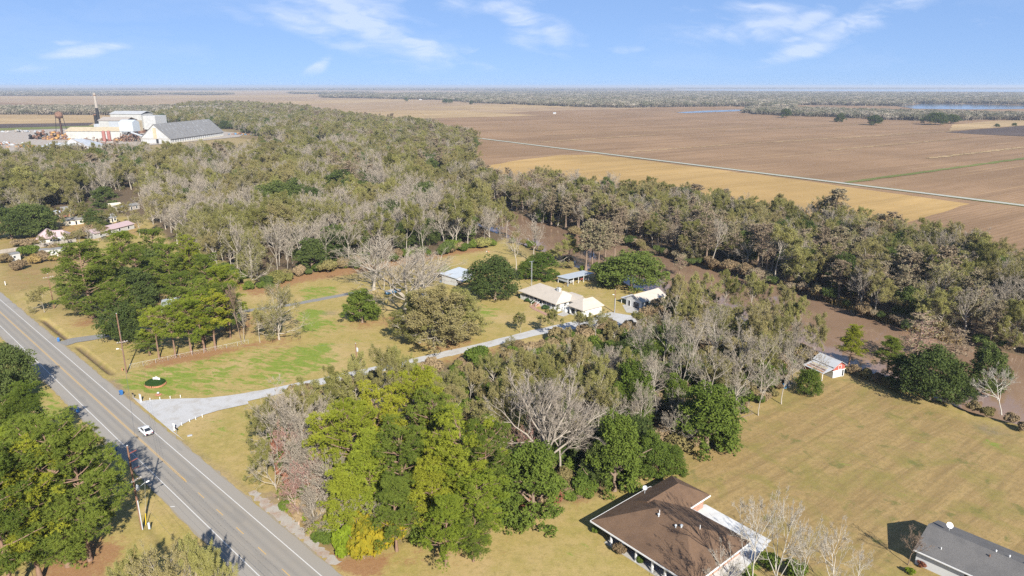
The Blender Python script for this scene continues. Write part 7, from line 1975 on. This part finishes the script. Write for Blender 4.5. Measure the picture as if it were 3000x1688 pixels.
p = G(359, 1086); t = thing('hydrant', 'small orange hydrant at the foot of the red brown pole', 'hydrant', (p.x, p.y, 0)); MB().lathe([(.2, 0), (.16, .08), (.15, .55), (.19, .6), (.12, .78)], 0, 0, 12).build('body', M['rust_orange'], t); MB().tube((-.24, 0, .45), (.24, 0, .45), .07, n=8).build('outlet', M['rust_orange'], t)
p = G(556, 1277); t = thing('meter_cover', 'grey meter cover in the grass by the near apron corner', 'cover', (p.x, p.y, 0.0), .5); MB().box(-.5, .5, -.35, .35, .0, .1).build('frame', M['concrete'], t); MB().box(-.4, .4, -.25, .25, .1, .12).build('lid', M['galv'], t)

# ---- white saloon car
def car():
    p = G(427, 1268); d = -RN * 0 + RU
    t = thing('white_car', 'white saloon car driving away along the highway', 'car', (p.x, p.y, .036), math.atan2(RU[1], RU[0]))
    # stations: x, half width low, half width belt, z low, z belt
    st = [(-2.38, .66, .70, .42, .72), (-2.30, .80, .80, .30, .92), (-1.75, .88, .86, .20, 1.00), (-.9, .90, .86, .18, .97), (.3, .90, .86, .18, .95), (1.1, .89, .85, .18, .90), (1.8, .87, .80, .22, .80), (2.25, .78, .70, .30, .66), (2.40, .60, .55, .40, .56)]
    m = MB(); rings = []
    for (x, hl, hb, zl, zb) in st:
        zm = (zl + zb) / 2
        rings.append([(x, -hl * .93, zl), (x, -hl * 1.02, zm), (x, -hb, zb - .04), (x, -hb * .86, zb), (x, hb * .86, zb), (x, hb, zb - .04), (x, hl * 1.02, zm), (x, hl * .93, zl)])
    n = 8
    for r_ in rings: m.v += r_
    for i in range(len(rings) - 1):
        for k in range(n): m.f.append((i * n + k, i * n + (k + 1) % n, (i + 1) * n + (k + 1) % n, (i + 1) * n + k))
    m.f.append(tuple(range(n))); m.f.append(tuple((len(rings) - 1) * n + k for k in reversed(range(n))))
    body = m.build('body', M['car_paint'], t, True)
    low = [(-1.75, .80, .985), (1.05, .80, .92)]; top = [(-1.05, .60, 1.42), (.25, .60, 1.44)]
    MB().hull([(-1.95, -.74, .985), (1.05, -.76, .90), (1.05, .76, .90), (-1.95, .74, .985)], [(-1.0, -.58, 1.43), (.2, -.58, 1.45), (.2, .58, 1.45), (-1.0, .58, 1.43)]).build('cabin', M['car_paint'], t)
    MB().poly([(-1.88, -.64, 1.03), (-1.88, .64, 1.03), (-1.06, .52, 1.415), (-1.06, -.52, 1.415)][::-1]).build('rear_window', M['dark_glass'], t).location = (-.02, 0, .02)
    MB().poly([(.98, -.68, .945), (.98, .68, .945), (.27, .54, 1.43), (.27, -.54, 1.43)]).build('windscreen', M['dark_glass'], t).location = (.02, 0, .02)
    for s in (-1, 1):
        w = MB().poly([(-1.5, s * .755, 1.02), (-.45, s * .762, .99), (-.45, s * .62, 1.38), (-.98, s * .605, 1.38)]); w.build('side_window', M['dark_glass'], t).location = (0, s * .012, 0)
        w = MB().poly([(-.38, s * .762, .99), (.80, s * .765, .965), (.18, s * .62, 1.39), (-.38, s * .62, 1.39)]); w.build('side_window', M['dark_glass'], t).location = (0, s * .012, 0)
        MB().box(.55, .75, s * .9 - .1, s * .9 + .1, .92, 1.05).build('mirror', M['car_paint'], t)
        MB().box(-2.41, -2.3, s * .62 - .14, s * .62 + .14, .70, .84).build('tail_lamp', M['tail_lamp'], t)
        MB().box(2.2, 2.37, s * .56 - .14, s * .56 + .14, .54, .64).build('headlight', M['galv'], t)
        for x in (-1.4, 1.42):
            wo_ = MB().tube((x, s * .74, .33), (x, s * .93, .33), .33, n=18).build('wheel', M['tyre'], t); MB().tube((x, s * .931, .33), (x, s * .94, .33), .2, n=12).build('rim', M['galv'], wo_)
    MB().box(-2.43, -2.38, -.22, .22, .5, .62).build('number_plate', M['white_trim'], t)
    MB().box(-2.42, -2.30, -.7, .7, .32, .44).build('bumper', M['black'], t)
car()

# small litter of the lawns
for i, (x, y, lb) in enumerate(((1980, 1296, 'small white pipe end on the back lawn'), (2140, 1240, 'blue scrap at the evergreen edge of the meadow'), (1300, 735, 'white scrap at the wood edge'))):
    p = G(x, y); t = thing('yard_scrap', lb, 'scrap', (p.x, p.y, 0), i * 1.1); MB().tube((-.5, 0, .12), (.5, .1, .12), .12, n=8).build('tube', M['white_trim'] if i != 1 else M['blue_tarp'], t); MB().box(-.3, .4, .3, .6, 0, .12).build('board', M['wood_grey'], t)

# ---------------------------------------------------------------- high cirrus: thin sheets of ice cloud far out over the plain
def fbm(x, y, seed, octs=7, rough=.58):
    r = np.random.default_rng(seed); out = np.zeros_like(x); a = 1.0; s = 0; f = 1.0
    for o in range(octs):
        g_ = r.uniform(-1, 1, (256, 256)); u, v = x * f + 37.1 * o, y * f + 11.7 * o
        i, j = np.floor(u).astype(int), np.floor(v).astype(int); fu, fv = u - i, v - j
        fu, fv = fu * fu * (3 - 2 * fu), fv * fv * (3 - 2 * fv); i, j = i % 256, j % 256; i2, j2 = (i + 1) % 256, (j + 1) % 256
        out += a * ((g_[i, j] * (1 - fu) + g_[i2, j] * fu) * (1 - fv) + (g_[i, j2] * (1 - fu) + g_[i2, j2] * fu) * fv)
        s += a; a *= rough; f *= 2.03
    return out / s
def cirrus():
    n1, n2 = 620, 150
    azs = np.linspace(-.86, .86, n1); els = np.linspace(.010, .150, n2)
    AZ, EL = np.meshgrid(azs, els, indexing='ij')
    wisps = [(1060, 50, 230, 70, -22, 1.0), (1190, 110, 180, 46, -22, 1.0), (930, 85, 170, 36, -22, .8), (1360, 165, 150, 42, -20, .6), (1520, 50, 110, 55, -50, .95), (1620, 105, 80, 45, -45, .8), (1500, 8, 130, 22, 10, 1.0), (1690, 130, 40, 40, 60, .4),
             (2190, 78, 170, 34, 2, 1.1), (2180, 25, 180, 20, 0, .8), (2390, 48, 110, 30, 28, .9), (2570, 35, 200, 36, 24, 1.2), (2430, 88, 150, 26, 20, .7), (2338, 155, 95, 22, 14, 1.3), (2325, 115, 36, 10, 5, .9),
             (922, 207, 48, 14, 36, 1.4), (250, 150, 112, 15, 6, 1.3), (60, 205, 110, 18, 3, .8), (190, 126, 60, 10, 4, .6), (1790, 153, 100, 12, 6, .8), (1575, 186, 44, 9, 5, .7), (2880, 70, 100, 30, 22, .45), (1335, 12, 60, 22, 0, .7), (2230, 198, 50, 12, -20, .4), (700, 40, 120, 24, -18, .35)]
    mask_ = np.zeros_like(AZ)
    for (px, py, a, b, rot, s) in wisps:
        u_, v_ = (px - 1500) / FPX, (py - 844) / FPX; yy = math.cos(PITCH) - v_ * math.sin(PITCH)
        ca, ce = u_ / yy, (-math.sin(PITCH) - v_ * math.cos(PITCH)) / yy
        a, b = 1.2 * a / FPX, 1.15 * b / FPX; c_, s_ = math.cos(RAD(rot)), math.sin(RAD(rot))
        u = ((AZ - ca) * c_ + (EL - ce) * s_) / a; v = (-(AZ - ca) * s_ + (EL - ce) * c_) / b
        mask_ = np.maximum(mask_, s * np.exp(-1.0 * (u * u + v * v)))
    wx = fbm(AZ * 9, EL * 22, 1, 4) * .35; wy = fbm(AZ * 9, EL * 22, 2, 4) * .35
    f1 = fbm(AZ * 8 + wx * 1.6, EL * 34 + wy * 2 + AZ * 5, 3, 8, .66); f2 = fbm(AZ * 22 + EL * 30 + wx * 3, EL * 70 + wy * 3, 4, 6, .62)
    al = np.clip((mask_ * .95 + (f1 * 1.15 + f2 * .55) * (.25 + mask_ * .9) - .30) * 1.05, 0, 1)
    bg_ = np.clip(fbm(AZ * 3 + wx, EL * 16 + wy, 6, 6, .6) * 1.2 + .05, 0, 1) * .13
    al = np.maximum(al ** 1.25 * .50, bg_)
    edge = smooth(.010, .03, EL) * smooth(.150, .125, EL) * smooth(.86, .78, np.abs(AZ)); al *= edge
    ALT = 7000.0; dist = ALT / EL
    X = AZ * dist; Y = dist; Z = np.full_like(X, ALT + CAM_H)
    I_ = np.arange(X.size).reshape(X.shape)
    qd = np.stack([I_[:-1, :-1].ravel(), I_[1:, :-1].ravel(), I_[1:, 1:].ravel(), I_[:-1, 1:].ravel()], 1)
    af = al.ravel(); keep = af[qd].max(1) > .012; qd = qd[keep]
    used, inv = np.unique(qd, return_inverse=True)
    t = NT('cirrus'); tr = t.n('ShaderNodeBsdfTransparent'); tl = t.n('ShaderNodeBsdfTranslucent'); tl.inputs['Color'].default_value = (.52, .55, .60, 1)
    df = t.n('ShaderNodeBsdfDiffuse'); df.inputs['Color'].default_value = (.52, .55, .60, 1); mx0 = t.n('ShaderNodeMixShader'); mx0.inputs[0].default_value = .12; t.l(tl.outputs[0], mx0.inputs[1]); t.l(df.outputs[0], mx0.inputs[2])
    mx = t.n('ShaderNodeMixShader'); t.l(t.attr('thickness'), mx.inputs[0]); t.l(tr.outputs[0], mx.inputs[1]); t.l(mx0.outputs[0], mx.inputs[2]); t.l(mx.outputs[0], t.out.inputs['Surface'])
    me = np_mesh('cirrus', np.stack([X.ravel(), Y.ravel(), Z.ravel()], 1)[used], [inv.reshape(-1, 4)], [t.m], smooth_f=True, attrs=dict(thickness=af[used]))
    tag(link('clouds', me), 'thin white cirrus clouds across the blue sky', 'clouds', kind='stuff')
cirrus()

# ---------------------------------------------------------------- the air
HZ = 62000.0
o = MB().box(-HZ, HZ, -HZ, HZ, -6.0, 86.0)
t = NT('haze_air')
pv = t.n('ShaderNodeVolumePrincipled')
pv.inputs['Color'].default_value = (.72, .82, .96, 1)
pv.inputs['Density'].default_value = HAZE_DENSITY
pv.inputs['Anisotropy'].default_value = 0.1
t.l(pv.outputs[0], t.out.inputs['Volume'])
tag(o.build('haze', t.m), 'pale blue haze lying over the far plain', 'haze', kind='stuff')
print('all', round(time.time() - T0, 1), len(bpy.data.objects))
